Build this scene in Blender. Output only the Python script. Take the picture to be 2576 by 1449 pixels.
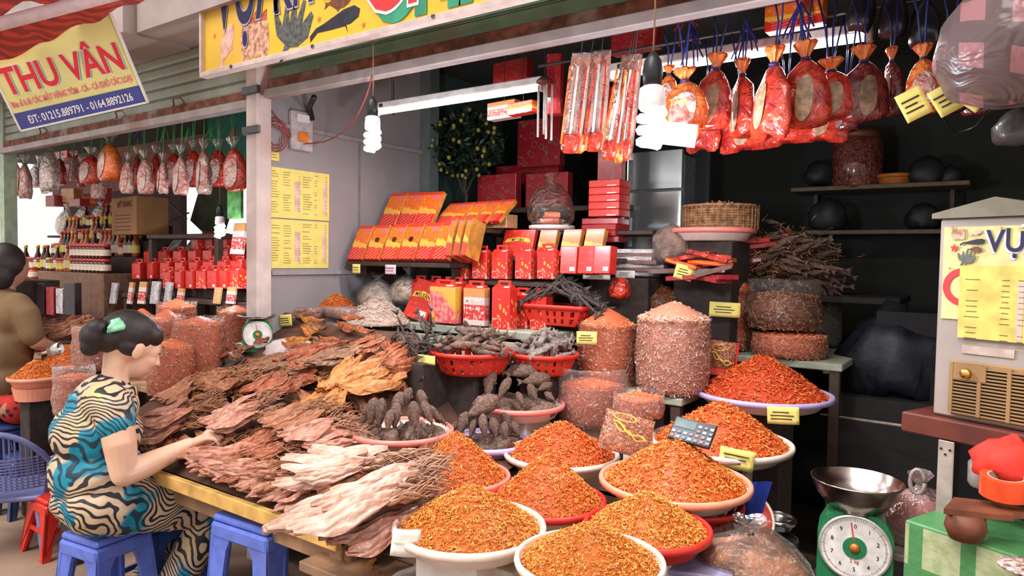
import bpy, bmesh, math, random
import numpy as np
from mathutils import Vector, Matrix, Euler, noise
R_ = random.Random(7)
rad = math.radians
SC = bpy.context.scene
COL = SC.collection
for o in list(bpy.data.objects): bpy.data.objects.remove(o, do_unlink=True)

# ------------------------------------------------------------------ camera
W, H, F = 2576, 1449, 1750.0
CAMZ = 1.45
YAW, PITCH, ROLL = rad(35.0), math.atan(74 / F), 0.015
_f0 = Vector((-math.sin(YAW), math.cos(YAW), 0)); _r0 = Vector((math.cos(YAW), math.sin(YAW), 0)); _u0 = Vector((0, 0, 1))
FW = (_f0 * math.cos(PITCH) - _u0 * math.sin(PITCH)).normalized()
_up = (_u0 * math.cos(PITCH) + _f0 * math.sin(PITCH)).normalized()
RT = _r0 * math.cos(ROLL) + _up * math.sin(ROLL)
UP = _up * math.cos(ROLL) - _r0 * math.sin(ROLL)
CAM = Vector((0, 0, CAMZ))
cd = bpy.data.cameras.new('camera'); cam = bpy.data.objects.new('camera', cd); COL.objects.link(cam)
cam.matrix_world = Matrix(((RT.x, UP.x, -FW.x, 0), (RT.y, UP.y, -FW.y, 0), (RT.z, UP.z, -FW.z, CAMZ), (0, 0, 0, 1)))
cd.sensor_width = 36; cd.lens = F / W * 36; cd.clip_start = .05; cd.clip_end = 200
SC.camera = cam
# ------------------------------------------------------------------ world, sun, exposure
wd = bpy.data.worlds.new('sky'); SC.world = wd; wd.use_nodes = True
bgn = wd.node_tree.nodes['Background']
bgn.inputs[0].default_value = (1.0, .955, .93, 1); bgn.inputs[1].default_value = .78
sd = bpy.data.lights.new('daylight', 'SUN'); sd.energy = 2.5; sd.angle = rad(38); sd.color = (1, .955, .9)
sun = bpy.data.objects.new('daylight', sd); COL.objects.link(sun)
sun.rotation_euler = Vector((0.10, .72, -1.05)).to_track_quat('-Z', 'Y').to_euler()
vs = SC.view_settings
vs.view_transform = 'Standard'; vs.look = 'None'; vs.exposure = 0.42; vs.gamma = 1.0; vs.use_curve_mapping = False
SC.cycles.max_bounces = 7; SC.cycles.transparent_max_bounces = 16; SC.cycles.diffuse_bounces = 3; SC.cycles.glossy_bounces = 3
SC.cycles.caustics_reflective = False; SC.cycles.caustics_refractive = False

def ray(px, py):
    return FW + RT * ((px - W / 2) / F) + UP * ((H / 2 - py) / F)
def at(px, py, d): return CAM + ray(px, py) * d
def onx(px, py, X): r = ray(px, py); return CAM + r * (X / r.x)
def ony(px, py, Y): r = ray(px, py); return CAM + r * (Y / r.y)
def onz(px, py, Z): r = ray(px, py); return CAM + r * ((Z - CAMZ) / r.z)
def dep(p): return (Vector(p) - CAM).dot(FW)

# ------------------------------------------------------------------ mesh builder
def rotz(a): return Matrix.Rotation(a, 3, 'Z')
def frame_to(d, up=(0, 0, 1)):
    z = Vector(d).normalized(); u = Vector(up)
    if abs(z.dot(u)) > .98: u = Vector((1, 0, 0))
    x = u.cross(z).normalized(); y = z.cross(x)
    return Matrix((x, y, z)).transposed()
class MB:
    def __init__(s): s.v = []; s.f = []; s.m = []; s.mi = 0
    def add(s, vs, fs):
        b = len(s.v); s.v += [tuple(p) for p in vs]; s.f += [tuple(i + b for i in f) for f in fs]; s.m += [s.mi] * len(fs); return s
    def box(s, c, d, R=None, ch=0.0):
        hx, hy, hz = d[0] / 2, d[1] / 2, d[2] / 2
        c = Vector(c); pts = []
        if ch <= 0:
            for x in (-hx, hx):
                for y in (-hy, hy):
                    for z in (-hz, hz): pts.append(Vector((x, y, z)))
            fs = [(0, 1, 3, 2), (4, 6, 7, 5), (0, 4, 5, 1), (2, 3, 7, 6), (0, 2, 6, 4), (1, 5, 7, 3)]
        else:
            k = min(ch, hx * .9, hy * .9, hz * .9); bmx = bmesh.new()
            bmesh.ops.create_cube(bmx, size=1)
            for q in bmx.verts: q.co = Vector((q.co.x * d[0], q.co.y * d[1], q.co.z * d[2]))
            bmesh.ops.bevel(bmx, geom=bmx.edges[:], offset=k, segments=1, profile=.5, affect='EDGES')
            pts = [q.co.copy() for q in bmx.verts]; bmx.verts.index_update()
            fs = [tuple(q.index for q in f.verts) for f in bmx.faces]; bmx.free()
        if R is not None: pts = [R @ p for p in pts]
        return s.add([p + c for p in pts], fs)
    def tube(s, pts, r, n=8, caps=True, sq=1.0, up=(0, 0, 1)):
        pts = [Vector(p) for p in pts]; N = len(pts); vs = []; fs = []
        rr = r if isinstance(r, (list, tuple)) else [r] * N
        prev = None
        for i, p in enumerate(pts):
            t = (pts[min(i + 1, N - 1)] - pts[max(i - 1, 0)])
            if t.length < 1e-9: t = Vector((0, 0, 1))
            t.normalize()
            if prev is None: M = frame_to(t, up); x, y = M.col[0].copy(), M.col[1].copy()
            else:
                x = (prev - t * prev.dot(t))
                x = x.normalized() if x.length > 1e-6 else frame_to(t, up).col[0].copy()
                y = t.cross(x)
            prev = x
            for k in range(n):
                a = 2 * math.pi * k / n
                vs.append(p + x * (math.cos(a) * rr[i]) + y * (math.sin(a) * rr[i] * sq))
        for i in range(N - 1):
            for k in range(n):
                a = i * n + k; b = i * n + (k + 1) % n
                fs.append((a, b, b + n, a + n))
        if caps: fs.append(tuple(range(n - 1, -1, -1))); fs.append(tuple((N - 1) * n + k for k in range(n)))
        return s.add(vs, fs)
    def lathe(s, prof, n=24, c=(0, 0, 0), R=None, caps=True, fn=None, skip=None, sx=1, sy=1):
        c = Vector(c); vs = []; fs = []; N = len(prof)
        for i, (r, z) in enumerate(prof):
            for k in range(n):
                a = 2 * math.pi * k / n
                q = Vector((math.cos(a) * r * sx, math.sin(a) * r * sy, z))
                if fn: q = fn(q, a, i)
                vs.append((R @ q if R is not None else q) + c)
        for i in range(N - 1):
            for k in range(n):
                if skip and skip(i, k): continue
                a = i * n + k; b = i * n + (k + 1) % n
                fs.append((a, b, b + n, a + n))
        if caps:
            if prof[0][0] > 1e-5: fs.append(tuple(range(n - 1, -1, -1)))
            if prof[-1][0] > 1e-5: fs.append(tuple((N - 1) * n + k for k in range(n)))
        return s.add(vs, fs)
    def ell(s, c, r, R=None, nu=16, nv=10):
        prof = [(max(math.sin(math.pi * i / nv), 1e-4), -math.cos(math.pi * i / nv)) for i in range(nv + 1)]
        M = Matrix.Diagonal(Vector(r))
        if R is not None: M = R @ M
        return s.lathe(prof, nu, c, M, caps=False)
    def grid(s, nu, nv, fn):
        vs = [fn(i / nu, j / nv) for i in range(nu + 1) for j in range(nv + 1)]
        fs = [(i * (nv + 1) + j, (i + 1) * (nv + 1) + j, (i + 1) * (nv + 1) + j + 1, i * (nv + 1) + j + 1) for i in range(nu) for j in range(nv)]
        return s.add(vs, fs)
    def prism(s, poly, t, M=None, off=0.0):
        n = len(poly)
        vs = [Vector((x, y, off)) for x, y in poly] + [Vector((x, y, off + t)) for x, y in poly]
        if M is not None: vs = [M @ p for p in vs]
        fs = [tuple(range(n - 1, -1, -1)), tuple(range(n, 2 * n))] + [(i, (i + 1) % n, (i + 1) % n + n, i + n) for i in range(n)]
        return s.add(vs, fs)
    def mesh(s, name, mats, smooth=False):
        me = bpy.data.meshes.new(name); me.from_pydata(s.v, [], s.f)
        for m in (mats if isinstance(mats, (list, tuple)) else [mats]): me.materials.append(m)
        if any(s.m): me.polygons.foreach_set('material_index', s.m)
        me.polygons.foreach_set('use_smooth', [bool(smooth)] * len(s.f))
        me.update(); return me
    def build(s, name, mats, parent=None, smooth=False, loc=None, auto=False):
        me = s.mesh(name, mats, smooth or auto)
        bmx = bmesh.new(); bmx.from_mesh(me); bmesh.ops.recalc_face_normals(bmx, faces=bmx.faces[:])
        if auto:
            for e in bmx.edges:
                if len(e.link_faces) == 2 and e.calc_face_angle(0) > .6: e.smooth = False
        bmx.to_mesh(me); bmx.free()
        o = bpy.data.objects.new(name, me); COL.objects.link(o)
        if parent is not None: o.parent = parent
        if loc is not None: o.location = loc
        return o
def tag(o, label=None, cat=None, group=None, kind=None):
    if label: o['label'] = label
    if cat: o['category'] = cat
    if group: o['group'] = group
    if kind: o['kind'] = kind
    return o
def root(name, loc, label, cat, group=None, rot=None):
    o = bpy.data.objects.new(name, None); COL.objects.link(o); o.location = loc; o.empty_display_size = .05
    if rot is not None:
        o.rotation_euler = rot.to_euler() if isinstance(rot, Matrix) else rot
    return tag(o, label, cat, group)
def obj(name, me, parent=None, loc=None, rot=None, scale=None):
    o = bpy.data.objects.new(name, me); COL.objects.link(o)
    if parent is not None: o.parent = parent
    if loc is not None: o.location = loc
    if rot is not None: o.rotation_euler = rot.to_euler() if isinstance(rot, Matrix) else rot
    if scale is not None: o.scale = scale if hasattr(scale, '__len__') else (scale,) * 3
    return o
KIDS = {}
def dup(o, parent=None, loc=None, rot=None, scale=None, label=None, group=None):
    c = o.copy(); COL.objects.link(c); c.parent = parent
    if loc is not None: c.location = loc
    if rot is not None: c.rotation_euler = rot.to_euler() if isinstance(rot, Matrix) else rot
    if scale is not None: c.scale = scale if hasattr(scale, '__len__') else (scale,) * 3
    if label: c['label'] = label
    if group: c['group'] = group
    for ch in KIDS.get(o.name, None) or [x for x in COL.objects if x.parent is o]: dup(ch, c)
    return c
def memo(o):                      # remember children for quick copying
    ch = [x for x in COL.objects if x.parent is o]; KIDS[o.name] = ch
    for x in ch: memo(x)
    return o
def struct(o, label=None):
    o['kind'] = 'structure'
    if label: o['label'] = label
    return o

# ------------------------------------------------------------------ node helper
class E:
    def __init__(s, m, k): s.m = m; s.k = k
    def _o(s, op, b=None, c=None): return s.m.math(op, s, b, c)
    def __add__(s, b): return s._o('ADD', b)
    def __radd__(s, b): return s._o('ADD', b)
    def __sub__(s, b): return s._o('SUBTRACT', b)
    def __rsub__(s, b): return s.m.math('SUBTRACT', b, s)
    def __mul__(s, b): return s._o('MULTIPLY', b)
    def __rmul__(s, b): return s._o('MULTIPLY', b)
    def __truediv__(s, b): return s._o('DIVIDE', b)
    def __pow__(s, b): return s._o('POWER', b)
    def gt(s, b): return s._o('GREATER_THAN', b)
    def lt(s, b): return s._o('LESS_THAN', b)
    def fr(s): return s._o('FRACT')
    def fl(s): return s._o('FLOOR')
    def ab(s): return s._o('ABSOLUTE')
    def sn(s): return s._o('SINE')
    def inr(s, a, b): return s.gt(a) * s.lt(b)
    def sm(s, a, b):
        n = s.m.nn('ShaderNodeMapRange'); n.interpolation_type = 'SMOOTHSTEP'
        s.m.lk(s, n.inputs[0]); n.inputs[1].default_value = a; n.inputs[2].default_value = b
        return E(s.m, n.outputs[0])
class MT:
    def __init__(s, name):
        s.mat = bpy.data.materials.new(name); s.mat.use_nodes = True; s.t = s.mat.node_tree
        s.t.nodes.clear(); s.out = s.nn('ShaderNodeOutputMaterial'); s._tc = None
    def nn(s, t): return s.t.nodes.new(t)
    def lk(s, a, sock):
        if isinstance(a, E): s.t.links.new(a.k, sock)
        elif isinstance(a, bpy.types.NodeSocket): s.t.links.new(a, sock)
        elif isinstance(a, (tuple, list)): sock.default_value = (*a, 1) if len(a) == 3 and len(sock.default_value) == 4 else a
        else:
            try: sock.default_value = a
            except TypeError: sock.default_value = (a, a, a, 1)
    def math(s, op, a, b=None, c=None):
        n = s.nn('ShaderNodeMath'); n.operation = op
        for i, x in enumerate((a, b, c)):
            if x is not None: s.lk(x, n.inputs[i])
        return E(s, n.outputs[0])
    def tc(s, which='Object'):
        if s._tc is None: s._tc = s.nn('ShaderNodeTexCoord')
        return s._tc.outputs[which]
    def xyz(s, which='Object'):
        n = s.nn('ShaderNodeSeparateXYZ'); s.t.links.new(s.tc(which), n.inputs[0]); return [E(s, n.outputs[i]) for i in range(3)]
    def vec(s, x, y, z):
        n = s.nn('ShaderNodeCombineXYZ')
        for i, q in enumerate((x, y, z)): s.lk(q, n.inputs[i])
        return n.outputs[0]
    def noise(s, scale=10, detail=2, vec=None, rough=.5, dist=0, color=False):
        n = s.nn('ShaderNodeTexNoise'); s.t.links.new(vec if vec is not None else s.tc(), n.inputs['Vector'])
        n.inputs['Scale'].default_value = scale; n.inputs['Detail'].default_value = detail; n.inputs['Roughness'].default_value = rough; n.inputs['Distortion'].default_value = dist
        return n.outputs['Color'] if color else E(s, n.outputs[0])
    def vor(s, scale=10, vec=None, feat='F1', out='Distance'):
        n = s.nn('ShaderNodeTexVoronoi'); n.feature = feat; s.t.links.new(vec if vec is not None else s.tc(), n.inputs['Vector']); n.inputs['Scale'].default_value = scale
        return E(s, n.outputs[out])
    def wave(s, scale=10, dist=2, dscale=1, vec=None, detail=2, dr='X'):
        n = s.nn('ShaderNodeTexWave'); n.bands_direction = dr; s.t.links.new(vec if vec is not None else s.tc(), n.inputs['Vector'])
        n.inputs['Scale'].default_value = scale; n.inputs['Distortion'].default_value = dist; n.inputs['Detail Scale'].default_value = dscale; n.inputs['Detail'].default_value = detail
        return E(s, n.outputs['Fac'])
    def rnd(s):
        n = s.nn('ShaderNodeObjectInfo'); return E(s, n.outputs['Random'])
    def attr(s, name):
        n = s.nn('ShaderNodeAttribute'); n.attribute_name = name; return E(s, n.outputs['Fac'])
    def facing(s, b=.5):
        n = s.nn('ShaderNodeLayerWeight'); n.inputs[0].default_value = b; return E(s, n.outputs['Facing'])
    def mix(s, f, a, b):
        n = s.nn('ShaderNodeMix'); n.data_type = 'RGBA'; s.lk(f, n.inputs[0]); s.lk(a, n.inputs[6]); s.lk(b, n.inputs[7]); return n.outputs[2]
    def ramp(s, f, stops):
        n = s.nn('ShaderNodeValToRGB'); s.lk(f, n.inputs[0]); cr = n.color_ramp
        while len(cr.elements) < len(stops): cr.elements.new(.5)
        for e, (p, c) in zip(cr.elements, stops): e.position = p; e.color = (*c, 1)
        return n.outputs[0]
    def bump(s, h, strength=.3, dist=.01):
        n = s.nn('ShaderNodeBump'); n.inputs['Strength'].default_value = strength; n.inputs['Distance'].default_value = dist; s.lk(h, n.inputs['Height']); return n.outputs[0]
    def pbr(s, col, rough=.5, metal=0., bump=None, spec=.5, alpha=None, trans=0, sss=0, coat=0, emis=None, es=0):
        n = s.nn('ShaderNodeBsdfPrincipled'); s.lk(col, n.inputs['Base Color']); s.lk(rough, n.inputs['Roughness']); s.lk(metal, n.inputs['Metallic'])
        n.inputs['Specular IOR Level'].default_value = spec
        if bump is not None: s.t.links.new(bump, n.inputs['Normal'])
        if alpha is not None: s.lk(alpha, n.inputs['Alpha'])
        if trans: n.inputs['Transmission Weight'].default_value = trans
        if sss: n.inputs['Subsurface Weight'].default_value = sss; n.inputs['Subsurface Scale'].default_value = .01
        if coat: n.inputs['Coat Weight'].default_value = coat; n.inputs['Coat Roughness'].default_value = .12
        if emis is not None: s.lk(emis, n.inputs['Emission Color']); n.inputs['Emission Strength'].default_value = es
        s.t.links.new(n.outputs[0], s.out.inputs[0]); return s.mat
def sc_(c, k): return tuple(min(1, x * k) for x in c)
def plain(name, col, rough=.5, metal=0., var=.18, scale=25, bump=.15, spec=.5, rnd=0., bscale=None, dirt=None, coat=0, sss=0):
    m = MT(name); f = m.noise(scale, 3)
    c = m.mix(f.sm(.3, .7), sc_(col, 1 - var), sc_(col, 1 + var))
    if rnd:
        c = m.mix(m.rnd(), c, m.mix(.5, c, sc_(col, 1 - rnd)))
        c = m.mix(m.rnd() * rnd, c, sc_(col, 1 - 1.4 * rnd if rnd < .7 else .05))
    if dirt: c = m.mix(m.noise(scale * .25, 4).sm(.52, .72) * .7, c, dirt)
    return m.pbr(c, rough, metal, m.bump(m.noise(bscale or scale * 3, 3), bump, .004) if bump else None, spec, coat=coat, sss=sss)
def emit(name, col, s):
    m = MT(name); n = m.nn('ShaderNodeEmission'); n.inputs[0].default_value = (*col, 1); n.inputs[1].default_value = s
    m.t.links.new(n.outputs[0], m.out.inputs[0]); return m.mat
def film(name, tint=(1, 1, 1), white=.1, wr=26, strength=.6, dens=.25, gl=.10):
    m = MT(name)
    nz = m.noise(wr, 3, dist=1.6); nz2 = m.noise(wr * .35, 2, dist=2.5)
    bp = m.bump(nz + nz2, strength, .02)
    tr = m.nn('ShaderNodeBsdfTransparent'); tr.inputs[0].default_value = (*tint, 1)
    g = m.nn('ShaderNodeBsdfGlossy'); g.inputs['Roughness'].default_value = gl; g.inputs[0].default_value = (1, 1, 1, 1); m.t.links.new(bp, g.inputs['Normal'])
    d = m.nn('ShaderNodeBsdfTranslucent'); d.inputs[0].default_value = (.9, .86, .86, 1)
    d2 = m.nn('ShaderNodeBsdfDiffuse'); d2.inputs[0].default_value = (.9, .86, .86, 1)
    a0 = m.nn('ShaderNodeAddShader'); 
    mx0 = m.nn('ShaderNodeMixShader'); mx0.inputs[0].default_value = .5; m.t.links.new(d.outputs[0], mx0.inputs[1]); m.t.links.new(d2.outputs[0], mx0.inputs[2])
    mx = m.nn('ShaderNodeMixShader'); m.lk(white * .6 + m.facing(.3) * white * 1.6 + nz.sm(.60, .68) * (dens * .35), mx.inputs[0])
    m.t.links.new(tr.outputs[0], mx.inputs[1]); m.t.links.new(mx0.outputs[0], mx.inputs[2])
    mx2 = m.nn('ShaderNodeMixShader'); fr = m.nn('ShaderNodeFresnel'); fr.inputs[0].default_value = 1.45; m.t.links.new(bp, fr.inputs['Normal'])
    m.lk(m.math('MINIMUM', E(m, fr.outputs[0]) * .7 + nz2.sm(.55, .75) * dens * .22, .6), mx2.inputs[0])
    m.t.links.new(mx.outputs[0], mx2.inputs[1]); m.t.links.new(g.outputs[0], mx2.inputs[2])
    m.t.links.new(mx2.outputs[0], m.out.inputs[0]); return m.mat

# ------------------------------------------------------------------ text
def text(body, size, mat, parent, loc, R, name='lettering', ext=.0012, ax='CENTER', sx=1.0, off=0.0, shear=0.0):
    c = bpy.data.curves.new(name, 'FONT'); c.body = body; c.size = size; c.extrude = ext; c.align_x = ax; c.align_y = 'BOTTOM_BASELINE'
    c.resolution_u = 4 if size > .1 else 2; c.offset = off; c.shear = shear
    t = bpy.data.objects.new('t', c); me = bpy.data.meshes.new_from_object(t); bpy.data.objects.remove(t); me.name = name
    me.materials.clear(); me.materials.append(mat); o = bpy.data.objects.new(name, me); COL.objects.link(o); o.parent = parent; o.location = loc
    o.rotation_euler = R.to_euler() if isinstance(R, Matrix) else R; o.scale = (sx, 1, 1); return o
RXZ = Matrix.Rotation(rad(90), 3, 'X')      # text in the xz plane facing -y

# ------------------------------------------------------------------ materials
PAL = {}
def P_(k, *a, **kw):
    if k not in PAL: PAL[k] = plain(k, *a, **kw)
    return PAL[k]
red = P_('red_plastic', (.62, .03, .018), .38, var=.08, bump=.03)
pinkrim = P_('pink_plastic', (.85, .24, .2), .35, var=.06, bump=.02)
salmon = P_('salmon_plastic', (.85, .32, .2), .35, var=.06, bump=.02)
cream = P_('cream_plastic', (.82, .68, .6), .35, var=.06, bump=.02, dirt=(.6, .42, .36))
lav = P_('lavender_plastic', (.5, .4, .72), .35, var=.06, bump=.02)
blue = P_('blue_plastic', (.11, .17, .60), .38, var=.12, bump=.03, dirt=(.12, .13, .4))
bluegrey = P_('blue_grey_plastic', (.17, .19, .42), .42, var=.1, bump=.03)
black = P_('black_plastic', (.015, .015, .02), .4, var=.1, bump=.02)
white = P_('white_plastic', (.8, .76, .76), .4, var=.05, bump=.02)
steel = P_('steel', (.62, .6, .58), .22, 1.0, var=.05, bump=.02)
darksteel = P_('dark_metal', (.1, .1, .1), .4, .8, var=.1)
green = P_('green_enamel', (.02, .2, .075), .35, var=.1, bump=.02)
wood = P_('raw_wood', (.36, .2, .11), .7, var=.35, scale=12, bump=.4, dirt=(.12, .07, .05))
darkwood = P_('dark_wood', (.05, .028, .02), .6, var=.3, scale=10, bump=.3)
ypaper = P_('yellow_paper', (.80, .66, .18), .8, var=.06, bump=.05)
wpaper = P_('white_paper', (.85, .82, .78), .8, var=.04, bump=.05)
ink = P_('ink', (.03, .02, .02), .8, var=.1, bump=0)
redink = P_('red_ink', (.78, .03, .035), .6, var=.08, bump=0)
whiteink = P_('white_ink', (.85, .83, .8), .6, var=.04, bump=0)
navy = P_('navy_ink', (.012, .008, .055), .6, var=.1, bump=0)
bulbglow = emit('bulb_glow', (.93, .95, 1.0), 14)
tubeglow = emit('tube_glow', (1.0, .95, .88), 6)
# ================================================================== STRUCTURE
def slab(name, x0, x1, y0, y1, z0, z1, mat, lab=None, parent=None, ch=0):
    o = MB().box(((x0 + x1) / 2, (y0 + y1) / 2, (z0 + z1) / 2), (x1 - x0, y1 - y0, z1 - z0), ch=ch).build(name, mat, parent)
    if parent is None: struct(o, lab)
    return o
floor_m = plain('dusty_concrete', (.30, .2, .14), .85, var=.2, scale=3, bump=.3, bscale=40, dirt=(.17, .12, .09))
slab('floor', -14, 4, -3, 9, -.1, 0, floor_m, 'dusty brown concrete ground running under both stalls')
wallgrey = plain('grey_wall_panel', (.29, .26, .272), .6, var=.08, scale=4, bump=.08, dirt=(.25, .21, .2))
wallgreen = plain('dark_green_wall', (.05, .085, .075), .7, var=.2, scale=5, bump=.1, dirt=(.03, .04, .035))
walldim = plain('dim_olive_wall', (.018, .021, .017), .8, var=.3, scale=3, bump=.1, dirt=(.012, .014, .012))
concrete = plain('painted_concrete', (.42, .35, .34), .8, var=.12, scale=6, bump=.2, dirt=(.27, .2, .18))
slab('wall_left', -2.90, -2.84, 2.04, 3.1, 0, 2.62, wallgrey, 'light grey panelled side wall of the main stall')
slab('wall_side', -2.96, -2.90, 3.1, 4.45, 0, 2.62, wallgreen, 'dark green side wall deeper inside the main stall')
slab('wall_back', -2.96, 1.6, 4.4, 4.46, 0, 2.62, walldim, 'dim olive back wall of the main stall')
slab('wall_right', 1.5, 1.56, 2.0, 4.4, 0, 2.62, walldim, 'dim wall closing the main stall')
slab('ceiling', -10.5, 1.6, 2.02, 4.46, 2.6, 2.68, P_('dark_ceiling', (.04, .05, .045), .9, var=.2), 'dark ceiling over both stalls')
pil = slab('column', -2.90, -2.76, 3.08, 3.16, 0, 2.62, P_('green_grey_paint', (.13, .16, .15), .6, var=.1), 'narrow grey green column where the side wall steps back')
# wall rails, panel joint and upper strip on the grey wall
railm = P_('rail_grey', (.33, .29, .3), .6, var=.1)
struct(slab('trim_1', -2.84, -2.825, 2.05, 3.08, 1.355, 1.375, railm), 'grey rail along the grey wall below the price posters')
struct(slab('trim_2', -2.84, -2.825, 2.05, 3.08, 2.06, 2.08, railm), 'grey rail along the grey wall above the switch box')
struct(slab('trim_3', -2.843, -2.835, 2.6, 2.612, 1.375, 2.06, P_('joint', (.2, .18, .19), .8)), 'thin vertical joint of the grey wall panels')

steelpost = plain('chalky_pink_paint', (.62, .5, .47), .7, var=.12, scale=12, bump=.15, dirt=(.4, .24, .2))
o = struct(MB().box((-2.843, 1.99, 1.25), (.088, .08, 2.5), ch=.006).build('post_1', steelpost), 'pinkish white steel post between the two stalls'); o.name = 'post'
for zz in (2.02, 2.2):
    MB().box((-2.83, 1.94, zz), (.12, .02, .035), ch=.003).build('bracket', darksteel, o)
slab('post', -2.875, -2.832, 2.0, 2.035, 0, 2.2, P_('post_grey', (.3, .27, .28), .6, var=.1), 'slim grey jamb beside the pinkish steel post')
slab('post', -5.86, -5.78, 1.98, 2.06, 0, 2.5, P_('post_green', (.3, .38, .27), .6, var=.15), 'pale green steel post at the far end of the left stall')

# roller shutters, half rolled up: every slat its own piece
slatm = plain('green_shutter_paint', (.15, .25, .18), .5, var=.15, scale=9, bump=.15, dirt=(.16, .13, .09))
slatm2 = plain('grey_green_shutter_paint', (.29, .31, .26), .5, var=.18, scale=7, bump=.15, dirt=(.2, .16, .12))
rust = plain('rusty_steel', (.16, .055, .03), .85, var=.5, scale=22, bump=.6, dirt=(.30, .24, .22))
barpaint = plain('grey_bar_paint', (.30, .25, .245), .6, var=.12, scale=14, bump=.2, dirt=(.22, .1, .07))
def shutter(name, x0, x1, zb, n, pitch, mat, label):
    r = struct(root(name, ((x0 + x1) / 2, 2.0, zb), label, None)); L = x1 - x0
    prof = [(0, 0), (-.007, .004), (-.010, pitch * .25), (-.010, pitch * .5), (-.009, pitch * .78), (-.001, pitch * .82), (-.007, pitch * .9), (0, pitch * .985), (.004, pitch * .9), (.004, 0)]
    m = MB()
    for sx in (-L / 2, L / 2): m.v += [(sx, y, z) for y, z in prof]
    k = len(prof); m.f = [tuple(range(k)), tuple(range(2 * k - 1, k - 1, -1))] + [(i, i + k, (i + 1) % k + k, (i + 1) % k) for i in range(k)]; m.m = [0] * len(m.f)
    s0 = m.build('slat', mat, r, loc=(0, 0, .082)); 
    for i in range(1, n):
        c = obj('slat', s0.data, r, (0, 0, .082 + i * pitch))
    MB().box((0, -.005, .058), (L, .04, .048), ch=.004).build('bottom_bar', [rust], r)
    MB().box((0, -.02, .015), (L, .05, .04), ch=.004).build('edge_strip', [barpaint], r)
    return r
shl = shutter('shutter', -5.78, -2.89, 2.135, 6, .056, slatm2, 'grey green roller shutter half rolled up over the left stall')
shm = shutter('shutter', -2.76, 1.5, 2.165, 6, .064, slatm, 'dark green roller shutter rolled up behind the long yellow sign')
for sh, xs in ((shl, (-.75, .25, .85)), (shm, (.55, 1.55))):
    for x in xs:
        m = MB(); m.tube([(x - .05, -.03, .085), (x - .035, -.045, .11), (x + .035, -.045, .11), (x + .05, -.03, .085), (x + .035, -.05, .065), (x - .035, -.05, .065), (x - .05, -.03, .085)], .004, 6); m.build('pull_ring', rust, sh)
# concrete eave above the shutters
slab('beam', -6.3, -3.42, 1.66, 2.3, 2.49, 3.1, concrete, 'pinkish grey concrete eave over the left stall')
slab('beam', -3.41, 1.6, 1.72, 2.3, 2.5, 3.1, concrete, 'pinkish grey concrete eave behind the long yellow sign')
slab('roof', -10.5, 1.6, 1.5, 4.6, 3.1, 3.2, concrete, 'concrete slab over the stalls')

# ================================================================== BIG YELLOW SIGN
signy = plain('yellow_sign_print', (.80, .50, .035), .5, var=.08, scale=5, bump=.05, dirt=(.66, .36, .05))
rs = root('shop_sign', (-.69, 1.75, 2.24), 'long yellow shop sign with dark blue letters and pictures of dried fish', 'sign')
MB().box((0, .0101, .5), (4.4, .02, 1.0)).build('panel', signy, rs)
MB().box((0, 0, -.008), (4.42, .04, .022), ch=.003).build('frame', P_('sign_frame', (.62, .5, .46), .6, var=.1), rs)
MB().box((-2.205, 0, .5), (.014, .04, 1.0), ch=.003).build('frame', P_('sign_frame'), rs)
for x in (-1.97, -1.45, -.85, -.2, .3): MB().ell((x, -.022, -.006), (.008, .006, .008), nu=8, nv=5).build('bolt', darksteel, rs)
def sp(px, py, off=-.006):       # a point of the sign's face in the sign's own frame
    p = ony(px, py, 1.75 + off); return Vector((p.x + .69, off, p.z - 2.24))
def sign_text(s, px, py, cap, mats, sx=1, outl=.006):
    p = sp(px, py); w0 = p.copy(); w0.y = -.004
    text(s, cap / .72, mats[0], rs, (w0.x, -.004, w0.z), RXZ, 'lettering', .0005, 'LEFT', sx, off=outl)
    text(s, cap / .72, mats[1], rs, (w0.x, -.006, w0.z), RXZ, 'lettering', .0005, 'LEFT', sx, off=.004)
bluegrey_ink = P_('lilac_ink', (.42, .38, .6), .6, var=.05, bump=0)
sign_text('VỰA', 541, 76, .34, (bluegrey_ink, navy), .46, .012)
sign_text('KHÔ', 684, 30, .24, (bluegrey_ink, navy), .56, .012)
greenink = P_('green_ink', (.03, .28, .17), .6, var=.25, scale=6, bump=0)
p = sp(908, 36)
for dx, dz, mt, of, yy in ((.035, -.035, greenink, .02, -.004), (.0, .0, whiteink, .02, -.0055), (0, 0, redink, .008, -.007)):
    text('CHÂU', .5, mt, rs, (p.x + dx, yy, p.z + dz), RXZ, 'lettering', .0005, 'LEFT', .60, off=of)
# pictures on the sign: flat printed shapes
def flat(poly, cen, s, ang, mat, name='picture', y=-.001, parent=rs):
    c, sn = math.cos(ang), math.sin(ang)
    q = [(cen.x + s * (x * c - z * sn), cen.z + s * (x * sn + z * c)) for x, z in poly]
    m = MB(); n = len(q)
    m.v = [(x, y, z) for x, z in q] + [(x, y + .0008, z) for x, z in q]
    m.f = [tuple(range(n)), tuple(range(2 * n - 1, n - 1, -1))] + [(i, (i + 1) % n, (i + 1) % n + n, i + n) for i in range(n)]; m.m = [0] * len(m.f)
    return m.build(name, mat, parent)
fishpoly = [(-.5, .12), (-.42, .03), (-.28, .03), (-.1, .16), (.1, .22), (.3, .19), (.45, .08), (.5, 0), (.42, -.08), (.25, -.16), (.12, -.17), (.05, -.24), (-.02, -.17), (-.28, -.04), (-.46, -.13), (-.42, 0)]
pinkfish = plain('printed_pink', (.72, .4, .33), .6, var=.3, scale=30, bump=0)
flat(fishpoly, sp(566, 118), .21, rad(62), pinkfish)
sq = []
for i in range(8): sq += [(-.42 + i * .12, -.5 + .06 * (i % 2)), (-.36 + i * .12, -.35)]
sq += [(.52, -.1), (.48, .25)]
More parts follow.
